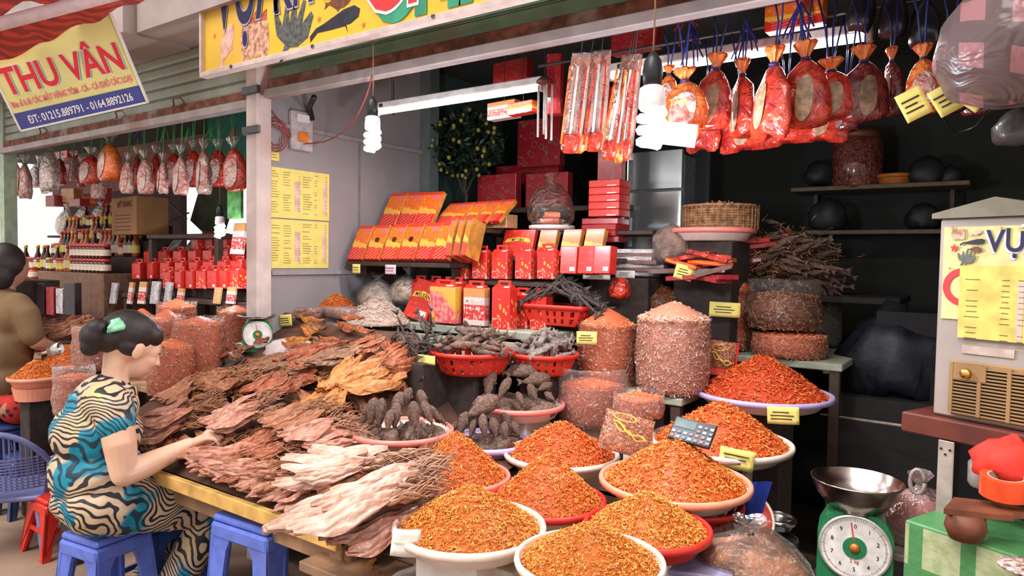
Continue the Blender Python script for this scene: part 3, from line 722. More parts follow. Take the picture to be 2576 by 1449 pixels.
# back rows first
bundle((640, 915), (760, 880), (660, 935), (800, 905), 14, 'strip', sq_dark, 'dried_fish_strip', 'dark dried fish strip behind the milky bag', 'dried fish', .02, .03, 9, 1.2)
bundle((700, 905), (850, 850), (745, 925), (900, 865), 20, 'strip', sq_red, 'dried_fish_strip', 'red brown dried fish strip along the rear edge of the heap', 'dried fish', .03, .03, 10, 1.3)
bundle((880, 870), (960, 835), (900, 890), (1000, 850), 14, 'fillet', sq_red, 'dried_fish_fillet', 'broad red brown dried fish at the top of the heap', 'dried fish', .05, .05, 8, .9)
bundle((560, 945), (700, 900), (590, 965), (720, 930), 14, 'strip', sq_brn, 'dried_fish_strip', 'brown dried fish strip in the row behind the ridged squid', 'dried fish', .02, .02, 9, 1.2)
bundle((735, 930), (905, 868), (900, 890), (1010, 850), 14, 'fillet', sq_dark, 'dried_fish_fillet', 'dark brown dried fish slab at the top edge of the heap', 'dried fish', .04, .05, 10, .7)
bundle((1010, 862), (905, 925), (1045, 915), (930, 960), 20, 'strip', sq_red, 'dried_fish_strip', 'red brown dried fish strip in the pile beside the grey fish', 'dried fish', .05, .07, 12, .9)
bundle((830, 975), (990, 870), (835, 985), (1090, 985), 30, 'strip', sq_gld, 'dried_fish_strip', 'golden brown dried fish strip fanned out near the fish trays', 'dried fish', .07, .045, 9, 1.0, .6)
bundle((830, 975), (870, 880), (825, 985), (990, 870), 14, 'strip', sq_gld, 'dried_fish_strip', 'golden brown dried fish strip pointing up the heap', 'dried fish', .06, .06, 9, 1.0, .6)
bundle((760, 1010), (890, 930), (830, 1040), (900, 960), 12, 'strip', sq_gld, 'dried_fish_strip', 'orange brown dried fish strip below the golden fan', 'dried fish', .05, .06, 10)
bundle((615, 985), (745, 905), (700, 1000), (790, 940), 18, 'strip', sq_red, 'dried_fish_strip', 'reddish dried fish strip behind the middle of the heap', 'dried fish', .04, .05, 9, 1.1)
bundle((490, 955), (640, 915), (520, 990), (660, 950), 18, 'small', sq_brn, 'dried_squid', 'ridged brown dried squid in the row behind the bag stalls', 'dried squid', .03, .05, 9, .9)
bundle((385, 1000), (520, 930), (420, 1020), (530, 960), 14, 'small', sq_brn, 'dried_squid', 'dull brown dried squid beyond the face of the seated woman', 'dried squid', .02, .04, 8, .9)
bundle((650, 1060), (820, 1000), (700, 1090), (860, 1030), 18, 'squid', sq_brn, 'dried_squid', 'brown dried squid in the middle of the heap', 'dried squid', .05, .07, 14, .8)
bundle((345, 1060), (540, 985), (350, 1115), (545, 1060), 22, 'squid', sq_pink, 'dried_squid', 'pinkish dried squid stacked neatly in front of the seated woman', 'dried squid', .09, .01, 5, .75, .2)
bundle((520, 1060), (680, 985), (545, 1090), (690, 1040), 16, 'squid', sq_pink, 'dried_squid', 'pink and brown dried squid right of the neat stack', 'dried squid', .05, .04, 9, .8)
bundle((600, 1120), (740, 1050), (640, 1150), (770, 1110), 12, 'squid', sq_red, 'dried_squid', 'dark red dried squid by the hands of the woman', 'dried squid', .04, .05, 12, .9)
bundle((720, 1090), (900, 1030), (740, 1130), (925, 1120), 18, 'squid', sq_pink, 'dried_squid', 'pink dried squid with bushy brown tentacles in the centre', 'dried squid', .08, .06, 9, .9)
bundle((480, 1150), (760, 1130), (560, 1190), (800, 1200), 20, 'squid', sq_pink, 'dried_squid', 'long pink dried squid lying flat near the table edge', 'dried squid', .03, .03, 12, .5)
bundle((560, 1210), (690, 1165), (700, 1270), (800, 1225), 22, 'small', sq_brn, 'dried_squid', 'small broken dried squid piece at the yellow table edge', 'dried squid', .01, .01, 12, 1.1)
bundle((480, 1175), (590, 1150), (560, 1215), (680, 1180), 12, 'small', sq_red, 'dried_squid', 'small dark dried squid beside the grey table edge', 'dried squid', .01, .015, 10, 1.1)
bundle((760, 1140), (1080, 1150), (700, 1240), (960, 1170), 14, 'squid', sq_pale, 'dried_squid', 'pale dried squid above the large front ones', 'dried squid', .07, .07, 10, .55)
bundle((800, 1250), (1060, 1140), (860, 1290), (1100, 1190), 8, 'squid', sq_brn, 'dried_squid', 'brown dried squid under the large pale ones', 'dried squid', .03, .03, 10, .7)
bundle((980, 1180), (1105, 1105), (1010, 1200), (1120, 1150), 9, 'small', sq_brn, 'dried_squid', 'brown squid tentacles leaning toward the pink shrimp tray', 'dried squid', .05, .05, 8, .8)
bundle((682, 1335), (1075, 1165), (770, 1345), (1130, 1215), 16, 'squid', sq_pale, 'dried_squid', 'large pale pink dried squid hanging over the front table edge', 'dried squid', .09, .12, 12, .5, .45, .1, 1.1)
bundle((790, 1350), (1110, 1235), (900, 1400), (1120, 1290), 15, 'squid', sq_pink, 'dried_squid', 'large dusky pink dried squid at the lower right of the heap', 'dried squid', .03, .05, 12, .5, .45, .1, 1.1)
bundle((800, 1270), (1100, 1150), (850, 1290), (1130, 1190), 7, 'squid', sq_pale, 'dried_squid', 'large pale dried squid on the crest of the front bundle', 'dried squid', .12, .13, 12, .55, .4, .1, 1.1)
bundle((440, 1160), (560, 1125), (730, 1290), (850, 1240), 30, 'small', sq_pink, 'dried_squid', 'small pink squid piece strewn along the table edge', 'dried squid', .012, .012, 12, 1.0)
bundle((520, 1150), (660, 1140), (690, 1210), (820, 1190), 14, 'small', sq_brn, 'dried_squid', 'small brown squid piece between the edge and the pale squid', 'dried squid', .03, .03, 12, .9)
# dark fins under the table edge
bundle((840, 1449), (960, 1400), (920, 1490), (1040, 1440), 8, 'fillet', sq_gld, 'dried_fish_fillet', 'yellow brown dried fish piece under the plank table', 'dried fish', -.14, -.14, 8)

# ---- dried whole fish
def fish_mat(name, a, b):
    m = MT(name); x, y, z = m.xyz(); n = m.noise(12, 4); c = m.mix(n.sm(.35, .7), a, b)
    c = m.mix(m.wave(16, 8, 2, dr='X').sm(.6, .9) * .45, c, sc_(b, 1.5)); c = m.mix(m.rnd() * .5, c, sc_(a, .5))
    return m.pbr(c, .42, bump=m.bump(n + m.noise(40, 3), .5, .02), spec=.5)
fs_gr = fish_mat('grey_brown_fish', (.09, .045, .03), (.27, .16, .12))
fs_sl = fish_mat('silver_grey_fish', (.15, .115, .105), (.42, .33, .29))
fs_bk = fish_mat('blackish_fish', (.03, .022, .02), (.11, .08, .07))
def fish_mesh(seed, h=.17, th=.11, mat=None):
    rn = random.Random(seed); m = MB(); bend = rn.uniform(-.06, .06)
    P = [(0, .02), (.03, .35), (.1, .72), (.2, .95), (.35, 1), (.5, .86), (.65, .6), (.76, .34), (.83, .2)]
    vs = []; n = 10
    rr = [h * q for _, q in P]
    m.tube([(x, bend * math.sin(x * 3), .01 * math.sin(x * 6)) for x, _ in P], rr, n, sq=th / h, up=(0, 1, 0))
    # tail fin, back fin, belly fin
    b = bend * math.sin(2.5)
    m.prism([(.81, -.02), (1.0, -.12), (.95, 0), (1.0, .12), (.81, .02)], .01, Matrix(((1, 0, 0, 0), (0, 0, 1, b - .005), (0, 1, 0, 0), (0, 0, 0, 1))))
    m.prism([(.25, h * .9), (.4, h * 1.25), (.62, h * .85), (.6, h * .55), (.3, h * .8)], .008, Matrix(((1, 0, 0, 0), (0, 0, 1, bend * .8), (0, 1, 0, 0), (0, 0, 0, 1))))
    m.prism([(.3, -h * .85), (.36, -h * 1.3), (.45, -h * .8)], .008, Matrix(((1, 0, 0, 0), (0, 0, 1, bend * .8), (0, 1, 0, 0), (0, 0, 0, 1))))
    me = m.mesh('dried_fish', mat, True); return me
def fish_set(h, th, mat, k=3): return [fish_mesh(i * 7 + int(h * 100), h, th, mat) for i in range(k)]
eyem = P_('fish_eye', (.55, .5, .45), .3, bump=0)
def put_fish(datas, p, d, L, label, grp, w=1.0, eye=True, roll=None, name='dried_fish'):
    x = d.normalized(); up = Vector((R_.uniform(-.5, .5), -1, .3)); y = (up - x * up.dot(x)).normalized(); z = x.cross(y)
    M = Matrix((x, y, z)).transposed() @ Matrix.Rotation(R_.uniform(-.5, .5) if roll is None else roll, 3, 'X')
    o = tag(obj(name, R_.choice(datas), None, p, M.to_euler(), (L, L * w, L * w)), label, 'dried fish', grp)
    return o
plump = fish_set(.20, .15, fs_gr, 4); slim = fish_set(.085, .065, fs_gr, 4); slimS = fish_set(.085, .055, fs_sl, 4); eel = fish_set(.032, .03, fs_bk)
def px_fish(datas, h, t, dd, label, w=1.0):     # head pixel, tail pixel, depths
    a = at(h[0], h[1], dd[0]); b = at(t[0], t[1], dd[1]); L = (b - a).length
    return put_fish(datas, a, b - a, L, label, label, w)
def tray_fish(T, rows, datas, label, w=1.0):
    for (hx, hy, tx, ty, k) in rows:
        d = T[2] + k; px_fish(datas, (hx, hy), (tx, ty), (d, d - .02), label, w)
lb = 'plump dark dried fish propped upright in the pink rimmed tray'
tray_fish(T11, [(945, 1000, 925, 1085, .02), (962, 1000, 952, 1092, -.02), (1000, 1012, 990, 1092, -.04), (1040, 1008, 1045, 1090, -.06), (1035, 975, 1000, 1040, .03), (1065, 1010, 1090, 1075, -.02), (1075, 1020, 1120, 1065, .0), (1010, 985, 985, 1060, .0), (920, 1045, 900, 1080, .03), (1090, 1040, 1125, 1070, .03), (1055, 980, 1075, 1050, .05), (985, 1030, 975, 1095, -.07)], plump, lb, 1.05)
def fill_fish(T, n, L, datas, label, R, zz=0):
    for i in range(n):
        a = R_.uniform(0, 6.28); q = R_.uniform(.1, .8) * R; p = T[1] + Vector((math.cos(a) * q, math.sin(a) * q, R_.uniform(-.03, .0) + zz)); th = R_.uniform(0, 6.28)
        dd = Vector((math.cos(th), math.sin(th), R_.uniform(-.15, .25))); put_fish(datas, p - dd.normalized() * L * .5, dd, L, label, label, 1.0)
for T_, l_, r_ in ((T11, 'dried fish lying flat at the bottom of the pink rimmed tray by the squid', .16), (T10, 'dried fish lying flat in the lavender bowl', .14), (T13, 'dried fish lying flat in the tray under the colanders', .155)): fill_fish(T_, 16, .15, plump, l_, r_)
fill_fish(T12, 12, .12, slim, 'slender dried fish lying flat in the pale tray', .13)
lb = 'plump grey dried fish standing in the lavender bowl'
tray_fish(T10, [(1215, 1040, 1225, 1112, -.06), (1270, 1060, 1275, 1115, -.05), (1255, 1000, 1160, 1055, .0), (1175, 1035, 1150, 1110, .0), (1195, 1055, 1180, 1110, -.03), (1290, 1060, 1310, 1105, -.02), (1240, 1050, 1250, 1115, -.02), (1150, 1060, 1130, 1100, .02), (1220, 1020, 1190, 1075, .03), (1265, 1035, 1290, 1090, .03)], plump, lb, 1.1)
lb = 'big plump dried fish in the tray below the red colanders'
tray_fish(T13, [(1285, 950, 1250, 1015, -.08), (1330, 965, 1355, 1015, -.08), (1245, 935, 1215, 1000, -.02), (1385, 950, 1300, 962, .0), (1360, 925, 1270, 945, .03), (1330, 915, 1260, 940, .06), (1370, 985, 1400, 1012, -.03), (1300, 985, 1320, 1025, -.08), (1395, 930, 1320, 925, .05), (1260, 915, 1300, 900, .08), (1235, 960, 1225, 1010, -.06), (1390, 965, 1345, 985, -.02)], plump, lb, 1.0)
lb = 'slender brown dried fish standing in the pale tray'
rows = []
for i in range(16): x = 1070 + i * 10; rows.append((x + R_.uniform(-4, 4), 940 + R_.uniform(-10, 12), x + R_.uniform(-14, 4), 996 + R_.uniform(-6, 4), R_.uniform(-.09, .03)))
for i in range(8): x = 1055 + i * 20; rows.append((x, 925 + R_.uniform(-12, 10), x + 70, 930 + R_.uniform(-12, 14), .07))
tray_fish(T12, rows, slim, lb, 1.3)

# ---- red colanders and the square basket
def colander(px, py, w, R, dp, label, square=False, mat=None):
    d = R * F / w; p = at(px, py, d); r = root('colander' if not square else 'basket', p, label, 'basket'); mat = mat or red
    n = 72; rows = 8
    prof = [(R * (.72 + .26 * (i / rows) ** .7), -dp + dp * i / rows) for i in range(rows + 1)]
    def sq(q, a, i):
        if not square: return q
        k = 1 / max(abs(math.cos(a)), abs(math.sin(a))); k = 1 + (k - 1) * .92; return Vector((q.x * k, q.y * k * .62, q.z))
    b = MB().lathe(prof, n, fn=sq, caps=False, skip=lambda i, k: (k % 3 == 1) and i in (1, 2, 4, 5))
    o = b.build('wall', mat, r); md = o.modifiers.new('thick', 'SOLIDIFY'); md.thickness = .003
    MB().lathe([(R * .74, -dp), (.002, -dp)], n, fn=sq, caps=False).build('bottom', mat, r)
    MB().lathe([(R * .97, -.008), (R * .975, .004), (R * 1.02, .006), (R * 1.035, -.002), (R * 1.02, -.014), (R * .985, -.012), (R * .97, -.008)], n, fn=sq, caps=False).build('rim', mat, r, True)
    return r, p, d
C1 = colander(1188, 882, 106, .17, .085, 'round red colander heaped with grey dried fish')
C2 = colander(1368, 888, 86, .14, .08, 'smaller round red colander of silvery fish beside the note')
C3 = colander(1412, 768, 88, .155, .085, 'rectangular red basket of thin blackish dried fish', True)
lb = 'grey brown dried fish heaped in the round red colander'
for i in range(46):
    a = R_.uniform(0, 6.28); q = R_.uniform(0, .9) ** .7 * .15; h = .085 * (1 - q / .16) + R_.uniform(-.015, .02); th = R_.gauss(0, .5) + (0 if R_.random() < .7 else 1.2)
    px_ = C1[1] + Vector((math.cos(a) * q, math.sin(a) * q, h)); dd = Vector((math.cos(th) * .9, math.sin(th) * .5, R_.uniform(-.55, .3)))
    put_fish(slim, px_ - dd.normalized() * .06, dd, .15, lb, lb, 1.15)
lb = 'silvery grey dried fish in the smaller red colander'
for i in range(34):
    a = R_.uniform(0, 6.28); q = R_.uniform(0, .9) ** .7 * .12; h = .075 * (1 - q / .13) + R_.uniform(-.012, .015)
    px_ = C2[1] + Vector((math.cos(a) * q, math.sin(a) * q, h)); dd = Vector((R_.uniform(-.2, 1), R_.uniform(-.3, .9), R_.uniform(-.3, .5)))
    put_fish(slimS, px_ - dd.normalized() * .06, dd, .13, lb, lb, 1.2)
lb = 'thin blackish dried fish piled in the rectangular red basket'
for i in range(75):
    x = R_.gauss(0, .085); x = max(-.16, min(.16, x)); y = R_.uniform(-.08, .08); h = .09 * math.exp(-(x / .1) ** 2) * (1 - abs(y) / .16) + R_.uniform(-.01, .015)
    s = 1 if x > 0 else -1; dd = Vector((s * R_.uniform(.5, 1), R_.uniform(-.4, .4), -R_.uniform(.1, .7)))
    put_fish(eel, C3[1] + Vector((x, y, h + .02)) - dd.normalized() * .06, dd, .16, lb, lb, 1.4, name='dried_eel')
lb = 'thin dark dried fish piled left of the round colander'
for i in range(40):
    p0 = at(1060 + R_.gauss(0, 28), 862 + R_.gauss(0, 16), 2.75 + R_.uniform(-.05, .08)); dd = Vector((R_.uniform(-1, 1), R_.uniform(-.4, .4), R_.uniform(-.6, .6)))
    put_fish(eel, p0, dd, .12, lb, lb, 1.5, name='dried_eel')
for C, lab in ((C1, 'round colander'), (C2, 'smaller colander')):
    stand('crate', C[1].x, C[1].y, TZ, C[1].z - (.086 if C is C1 else .081), .14, P_('dark_crate', (.035, .022, .018), .8, var=.3), 'dark wooden block under the ' + lab, 'box')
p0 = at(1060, 890, 2.8); stand('crate', p0.x, p0.y, TZ, p0.z - .02, .2, P_('dark_crate'), 'dark wooden block under the thin dark fish', 'box')
# ================================================================== GIFT BOXES, RACK, WALL ITEMS, LAMPS, HANGING BAGS
def print_mat(name, style, rough=.28):
    m = MT(name); x, y, z = m.xyz('Generated'); n = m.noise(7, 3, m.tc('Generated')); r0 = m.rnd()
    redc, org, yel = (.66, .028, .02), (.80, .16, .02), (.86, .52, .06)
    if style == 'flame':
        c = m.mix((z + n * .25).sm(.45, .62), redc, org); c = m.mix(((z + n * .35 + x * .1).inr(.58, .72)) * .9, c, yel)
        c = m.mix((m.noise(16, 2, m.tc('Generated')).gt(.6)) * z.gt(.5) * .8, c, yel)
        d = ((z * 9 - x * 4).fr().lt(.28)) * z.lt(.42) * x.inr(.12, .88); c = m.mix(d * .6, c, (.85, .35, .25))
        c = m.mix(x.inr(.45, .9) * z.inr(.80, .86), c, (.6, .15, .4)); c = m.mix(z.gt(.9), c, (.6, .05, .02))
    elif style == 'flower':
        v = m.vor(5, m.tc('Generated')); c = m.mix(z.inr(.32, .75) * v.lt(.34), redc, (.8, .55, .08)); c = m.mix(z.inr(.36, .7) * v.lt(.14), c, (.35, .3, .04))
        c = m.mix(z.lt(.3) * m.noise(9, 2, m.tc('Generated')).gt(.56) * .8, c, (.85, .5, .35))
    elif style == 'red':
        c = m.mix(n.gt(.62) * .7, redc, (.8, .2, .1)); c = m.mix(z.inr(.1, .25) * x.inr(.6, .9), c, (.85, .8, .75))
    elif style == 'pouch':
        c = m.mix(n.sm(.4, .6), (.75, .08, .12), (.85, .35, .3)); c = m.mix((x * .8 + z + n * .4).sm(1.2, 1.5), c, yel); c = m.mix(z.gt(.86), c, (.85, .5, .1))
        c = m.mix(z.lt(.3) * m.vor(4, m.tc('Generated')).lt(.3), c, yel)
    elif style == 'white':
        c = m.mix(z.inr(.15, .55) * m.noise(10, 2, m.tc('Generated')).gt(.45), (.80, .72, .68), redc); c = m.mix(z.gt(.75), c, (.7, .35, .1))
        c = m.mix(m.vor(9, m.tc('Generated')).lt(.22) * .7, c, (.3, .3, .35))
    elif style == 'darkred':
        c = m.mix(m.vor(6, m.tc('Generated')).inr(.32, .42) * .6, (.32, .012, .022), (.22, .16, .12)); c = m.mix(n.gt(.66) * .7, c, (.08, .1, .07))
    elif style == 'tan':
        c = m.mix(n.sm(.4, .6), (.55, .3, .12), (.7, .45, .2))
    c = m.mix(r0 * .3, c, (.5, .02, .015))
    return m.pbr(c, rough, spec=.5, bump=m.bump(m.noise(20, 2), .1, .004), coat=.25)
PR = {k: print_mat('print_' + k, k) for k in ('flame', 'flower', 'red', 'pouch', 'white', 'darkred', 'tan')}
goldside = plain('yellow_side_print', (.55, .25, .05), .4, var=.3, scale=20, bump=.05)
BOXM = {}
def boxdata(w, h, d, mat, side=None):
    k = (round(w, 3), round(h, 3), round(d, 3), mat.name)
    if k not in BOXM:
        m = MB(); m.box((0, 0, h / 2), (w, d, h), ch=.0025); me = m.mesh('carton', [mat, side or mat])
        for p in me.polygons:
            if abs(p.normal.x) > .8: p.material_index = 1
        BOXM[k] = me
    return BOXM[k]
def gbox(px, py, Y, w, h, d, mat, label, grp=None, lean=0, yaw=0, side=None, handle=False, words=None, name='gift_box', cat='box', window=False, p=None, rollz=0):
    p = p or ony(px, py, Y); R = Euler((-lean, rollz, yaw))
    r = root(name, p, label, cat, grp, R)
    obj('carton', boxdata(w, h, d, mat, side), r)
    if handle:
        m = MB(); hw = w * .28
        m.box((-hw, 0, h + .012), (w * .14, .006, .026)); m.box((hw, 0, h + .012), (w * .14, .006, .026)); m.box((0, 0, h + .028), (w * .72, .008, .010), ch=.002)
        m.prism([(-d / 2, h - .001), (0, h + .014), (d / 2, h - .001)], w * .96, Matrix(((0, 0, 1, 0), (1, 0, 0, 0), (0, 1, 0, 0), (0, 0, 0, 1))), -w * .48); m.build('handle', PR['red'], r)
    if window: MB().lathe([(.0005, 0), (.014, 0), (.014, .002), (.0005, .002)], 16, (0, -d / 2 - .001, h * .55), Matrix.Rotation(rad(90), 3, 'X')).build('window', P_('dark_window', (.06, .01, .01), .2, bump=0), r)
    if words:
        if words[0]:
            m = MB(); m.prism([(-w * .42, h * .52), (-w * .36, h * .66), (0, h * .72), (w * .36, h * .66), (w * .42, h * .52), (0, h * .57)], .0015, Matrix(((1, 0, 0, 0), (0, 0, -1, -d / 2), (0, 1, 0, 0), (0, 0, 0, 1)))); m.build('band', P_('gold_ink', (.75, .5, .05), .5, bump=0), r)
        text(words[1], h * words[2], ink if words[0] else whiteink, r, (0, -d / 2 - .002, h * words[3]), RXZ, 'lettering', .0004, 'CENTER', .9, off=.0004)
    return r
# stepped rack and green counter
rk = counter(-2.62, -1.52, 2.45, 2.78, 1.137, 'pale green painted counter under the red gift boxes', .035, cw, P_('cream_board', (.5, .47, .36), .6, var=.1, dirt=(.2, .2, .12)))
MB().box((-.54, -.16, 1.06), (.035, .03, .16), ch=.003).build('corner_post', P_('dark_green_paint', (.02, .07, .03), .5), rk)
rack = root('display_rack', (-1.95, 2.9, 0), 'dark stepped rack carrying rows of red gift boxes', 'shelf')
for (x0, x1, y0, y1, z) in ((-2.50, -1.55, 2.60, 2.78, 1.345), (-2.3, -1.42, 2.785, 2.96, 1.46), (-2.3, -1.30, 2.965, 3.25, 1.59)):
    MB().box(((x0 + x1) / 2 + 1.95, (y0 + y1) / 2 - 2.9, z - .011), (x1 - x0, y1 - y0, .02), ch=.003).build('shelf_board', darkwood, rack)
for x in (-2.28, -1.34): MB().box((x + 1.95, .3, .79), (.03, .03, 1.58)).build('upright', darkwood, rack)
sh2 = root('wall_shelf', (-2.43, 2.6, 1.425), 'dark wooden shelf on the grey wall holding slanted gift boxes', 'shelf')
MB().box((0, -.02, -.012), (.7, .24, .022), ch=.003).build('shelf_board', darkwood, sh2)
MB().box((.03, .2, .16), (.62, .16, .02), ch=.003).build('shelf_board', darkwood, sh2)
for x in (-.3, .3): MB().box((x, .1, -.05), (.02, .3, .05)).build('bracket', darkwood, sh2)
MB().box((0, .1, .08), (.66, .02, .16)).build('riser', darkwood, sh2)
# row A
xs = [872, 913, 956, 998, 1043, 1085]
for i, x in enumerate(xs):
    gbox(x + 22, 655, 2.47, .105, .20, .03, PR['flame'], 'red and gold gift box in the lower wall row, %s window' % ('with a round dark' if i in (1, 2, 3) else 'without a'), 'lower slanted row ' + ('windowed' if i in (1, 2, 3) else 'plain'), rad(28), side=goldside, window=i in (1, 2, 3))
for i, x in enumerate((1140, 1160, 1180)): gbox(x, 652, 2.5, .03, .19, .11, PR['flame'], 'gift box standing edge-on at the end of the lower slanted row', 'edge-on boxes of the lower row', rad(18), side=goldside)
for i, x in enumerate((975, 1020, 1064)): gbox(x, 570, 2.70, .125, .21, .03, PR['flame'], 'red and gold gift box in the upper slanted row by the grey wall', 'upper slanted row', rad(30), side=goldside)
for i in range(4): gbox(1120 + i * 34, 566 - i * 2, 2.74 + i * .02, .19, .17, .025, PR['flame'], 'wide gift box leaning right in the upper overlapping row', 'upper overlapping boxes', rad(48), rad(-8), side=goldside)
gbox(1262, 575, 2.9, .13, .07, .1, PR['tan'], 'small tan carton behind the overlapping gift boxes')
# row C and more with handles
for i, x in enumerate((1163, 1213, 1263, 1322, 1378)):
    gbox(x, 702, 2.62, .088, .125, .05, PR['flower'], 'red handled gift box with yellow flowers in the middle row', 'handled boxes in the middle row', 0, R_.uniform(-.05, .05), handle=True)
for i, x in enumerate((1435, 1480, 1520)): gbox(x, 690, 2.66, .08, .12, .06, PR['red'], 'plain red carton at the right end of the middle row', 'plain cartons of the middle row', rad(6), R_.uniform(-.1, .1))
# row E
gbox(1298, 648, 2.86, .185, .145, .03, PR['red'], 'wide red box with a curved gold band and letters', lean=rad(20), words=(True, 'MỸ TÂN', .15, .56))
for i, x in enumerate((1372, 1432, 1490)): gbox(x, 648, 2.88, .10, .14, .035, PR['flame'], 'red and gold box right of the wide lettered box', 'boxes right of the lettered box', rad(20), 0, side=goldside)
# row D
gbox(1046, 805, 2.49, .15, .20, .04, PR['red'], 'red pouch box with dark letters leaning at the counter end', lean=rad(20), rollz=rad(12), words=(True, 'MỸ-TÂN', .14, .56), name='gift_pouch')
gbox(1120, 812, 2.47, .155, .17, .05, PR['pouch'], 'pink and yellow glossy box with a handle', handle=True)
gbox(1198, 818, 2.49, .12, .17, .045, PR['white'], 'red box lettered in white with a picture of sausage', handle=True, words=(False, 'MỸ TÂN', .15, .62))
gbox(1268, 832, 2.50, .098, .19, .06, PR['flower'], 'tall narrow red handled box at the right of the front row', handle=True)
gbox(1150, 745, 2.56, .15, .19, .05, PR['red'], 'plain red handled box behind the pink and yellow one', handle=True, p=Vector((-2.13, 2.56, 1.137)))
for i, x in enumerate((1330, 1366)): gbox(x, 770, 2.60, .085, .15, .06, PR['flower'], 'red handled box peeking over the rectangular basket', 'boxes over the rectangular basket', handle=True, p=Vector((-1.76 + .1 * i, 2.60, 1.137)))
for i in range(3): gbox(0, 0, 0, .085, .19, .05, PR['red'], 'red carton filling the gap behind the front row', 'cartons behind the front row', handle=True, p=Vector((-2.36 + .1 * i, 2.58, 1.137)))
# small stack of red boxes at the back
q = ony(1532, 546, 3.05)
for i in range(5): gbox(0, 0, 0, .165, .034, .12, PR['red'], 'flat red box in the tidy stack beside the pale fridge', 'tidy stack of flat boxes', p=q + Vector((0, 0, .0352 * i)))
q = ony(1522, 610, 3.02)
for i in range(4): gbox(0, 0, 0, .19, .028, .13, PR['darkred'], 'flat crimson packet wrapped in film under the tidy stack', 'crimson packets', p=q + Vector((0, 0, .0285 * i)), yaw=R_.uniform(-.1, .1), name='packet', cat='packet')
# white shallow tray with wrapped goods
q = ony(1388, 586, 3.02); tr = tray_obj('tray', q + Vector((0, 0, .03)), .115, white, white, 'thin white tray on the top step of the rack', .022)
for i in range(3): gbox(0, 0, 0, .12 - .02 * i, .03, .1, PR['flame'], 'small gold and red packet lying on the thin white tray', 'packets on the thin tray', p=q + Vector((.0, 0, .012 + .031 * i)), yaw=.3 * i, name='packet', cat='packet')
def blob_bag(p, r, mat, label, seed=0, top=.5, inner=None, inlab='', name='plastic_bag', amp=.16, cat='bag', knot=True):
    def wf(q, a, i):
        n = noise.noise(Vector((q.x / r[0] * 1.6 + seed, q.y / r[1] * 1.6, q.z / r[2] * 1.6))) * amp + noise.noise(Vector((q.x / r[0] * 5 + seed, q.y / r[1] * 5, q.z / r[2] * 5))) * amp * .35
        return q * (1 + n)
    prof = [(.3, -.98), (.75, -.93), (.95, -.7), (1, -.35), (.97, 0), (.88, .3), (.68, .6), (.42, .82)] + ([(.14, 1.0), (.12, 1.08), (.22, 1.2), (.34, 1.38)] if knot else [(.15, .95), (.01, 1)])
    o = MB().lathe([(a * r[0], b * r[2]) for a, b in prof], 28, fn=lambda q, a, i: wf(Vector((q.x, q.y * r[1] / r[0], q.z)), a, i), caps=False).build(name, mat, None, True, p)
    tag(o, label, cat)
    if inner:
        o2 = MB().lathe([(a * r[0] * .9, b * r[2] * .9) for a, b in prof[:8]] + [(.01, r[2] * .85)], 20, fn=lambda q, a, i: wf(Vector((q.x, q.y * r[1] / r[0], q.z)), a, i), caps=False).build('bag_contents', inner, o, True)
    return o
palestuff = plain('pale_dried_goods', (.55, .45, .38), .7, var=.5, scale=40, bump=.8, bscale=50)
blob_bag(ony(1385, 515, 3.0) , (.13, .1, .11), filmC, 'smoky clear bag standing on the thin white tray', 3, inner=None)
# bags under the wall shelf
blob_bag(ony(950, 745, 2.56), (.12, .09, .085), filmB, 'crumpled clear bag of pale goods left under the wall shelf', 4, inner=palestuff)
blob_bag(ony(1028, 728, 2.62), (.11, .09, .08), filmB, 'crumpled clear bag of pale goods right under the wall shelf', 9, inner=palestuff)
# price tags on the shelf edge
def note(p, w, h, mat, label, face=None, curl=.0, name='price_tag', lines=3, lm=None, rollz=0.):
    n = (face or Vector((0, -1, 0))).normalized(); x = n.cross(Vector((0, 0, -1))).normalized(); z = x.cross(n) * -1
    z = Vector((0, 0, 1)) - n * n.z; z.normalize(); x = (-n).cross(z) * -1
    x = Vector((-n.y, n.x, 0)).normalized()
    y = z.cross(x); M = Matrix((x, y, z)).transposed() @ Matrix.Rotation(rollz, 3, 'Y')
    r = root(name, p, label, 'note', None, M)
    m = MB(); m.grid(8, 4, lambda u, v: Vector(((u - .5) * w, -curl * math.sin(u * 3.1) - .6 * curl * v * math.sin(u * 6), (v - .5) * h)))
    o = m.build('paper', mat, r, True); md = o.modifiers.new('t', 'SOLIDIFY'); md.thickness = .0012
    for i in range(lines):
        q = MB(); ww = w * R_.uniform(.45, .75); q.box((-w * .05 + R_.uniform(-.05, .05) * w, -.0016 - curl * .95, h * (.28 - .56 * (i + .5) / lines)), (ww, .001, h * .05)); q.build('written_line', lm or ink, r)
    return r
note(ony(896, 676, 2.36), .055, .045, ypaper, 'small yellow tag hanging on the wall shelf', lines=2)
note(ony(982, 678, 2.36), .07, .045, P_('pink_paper', (.75, .5, .55), .8, bump=0), 'small pink tag hanging on the wall shelf', lines=2)
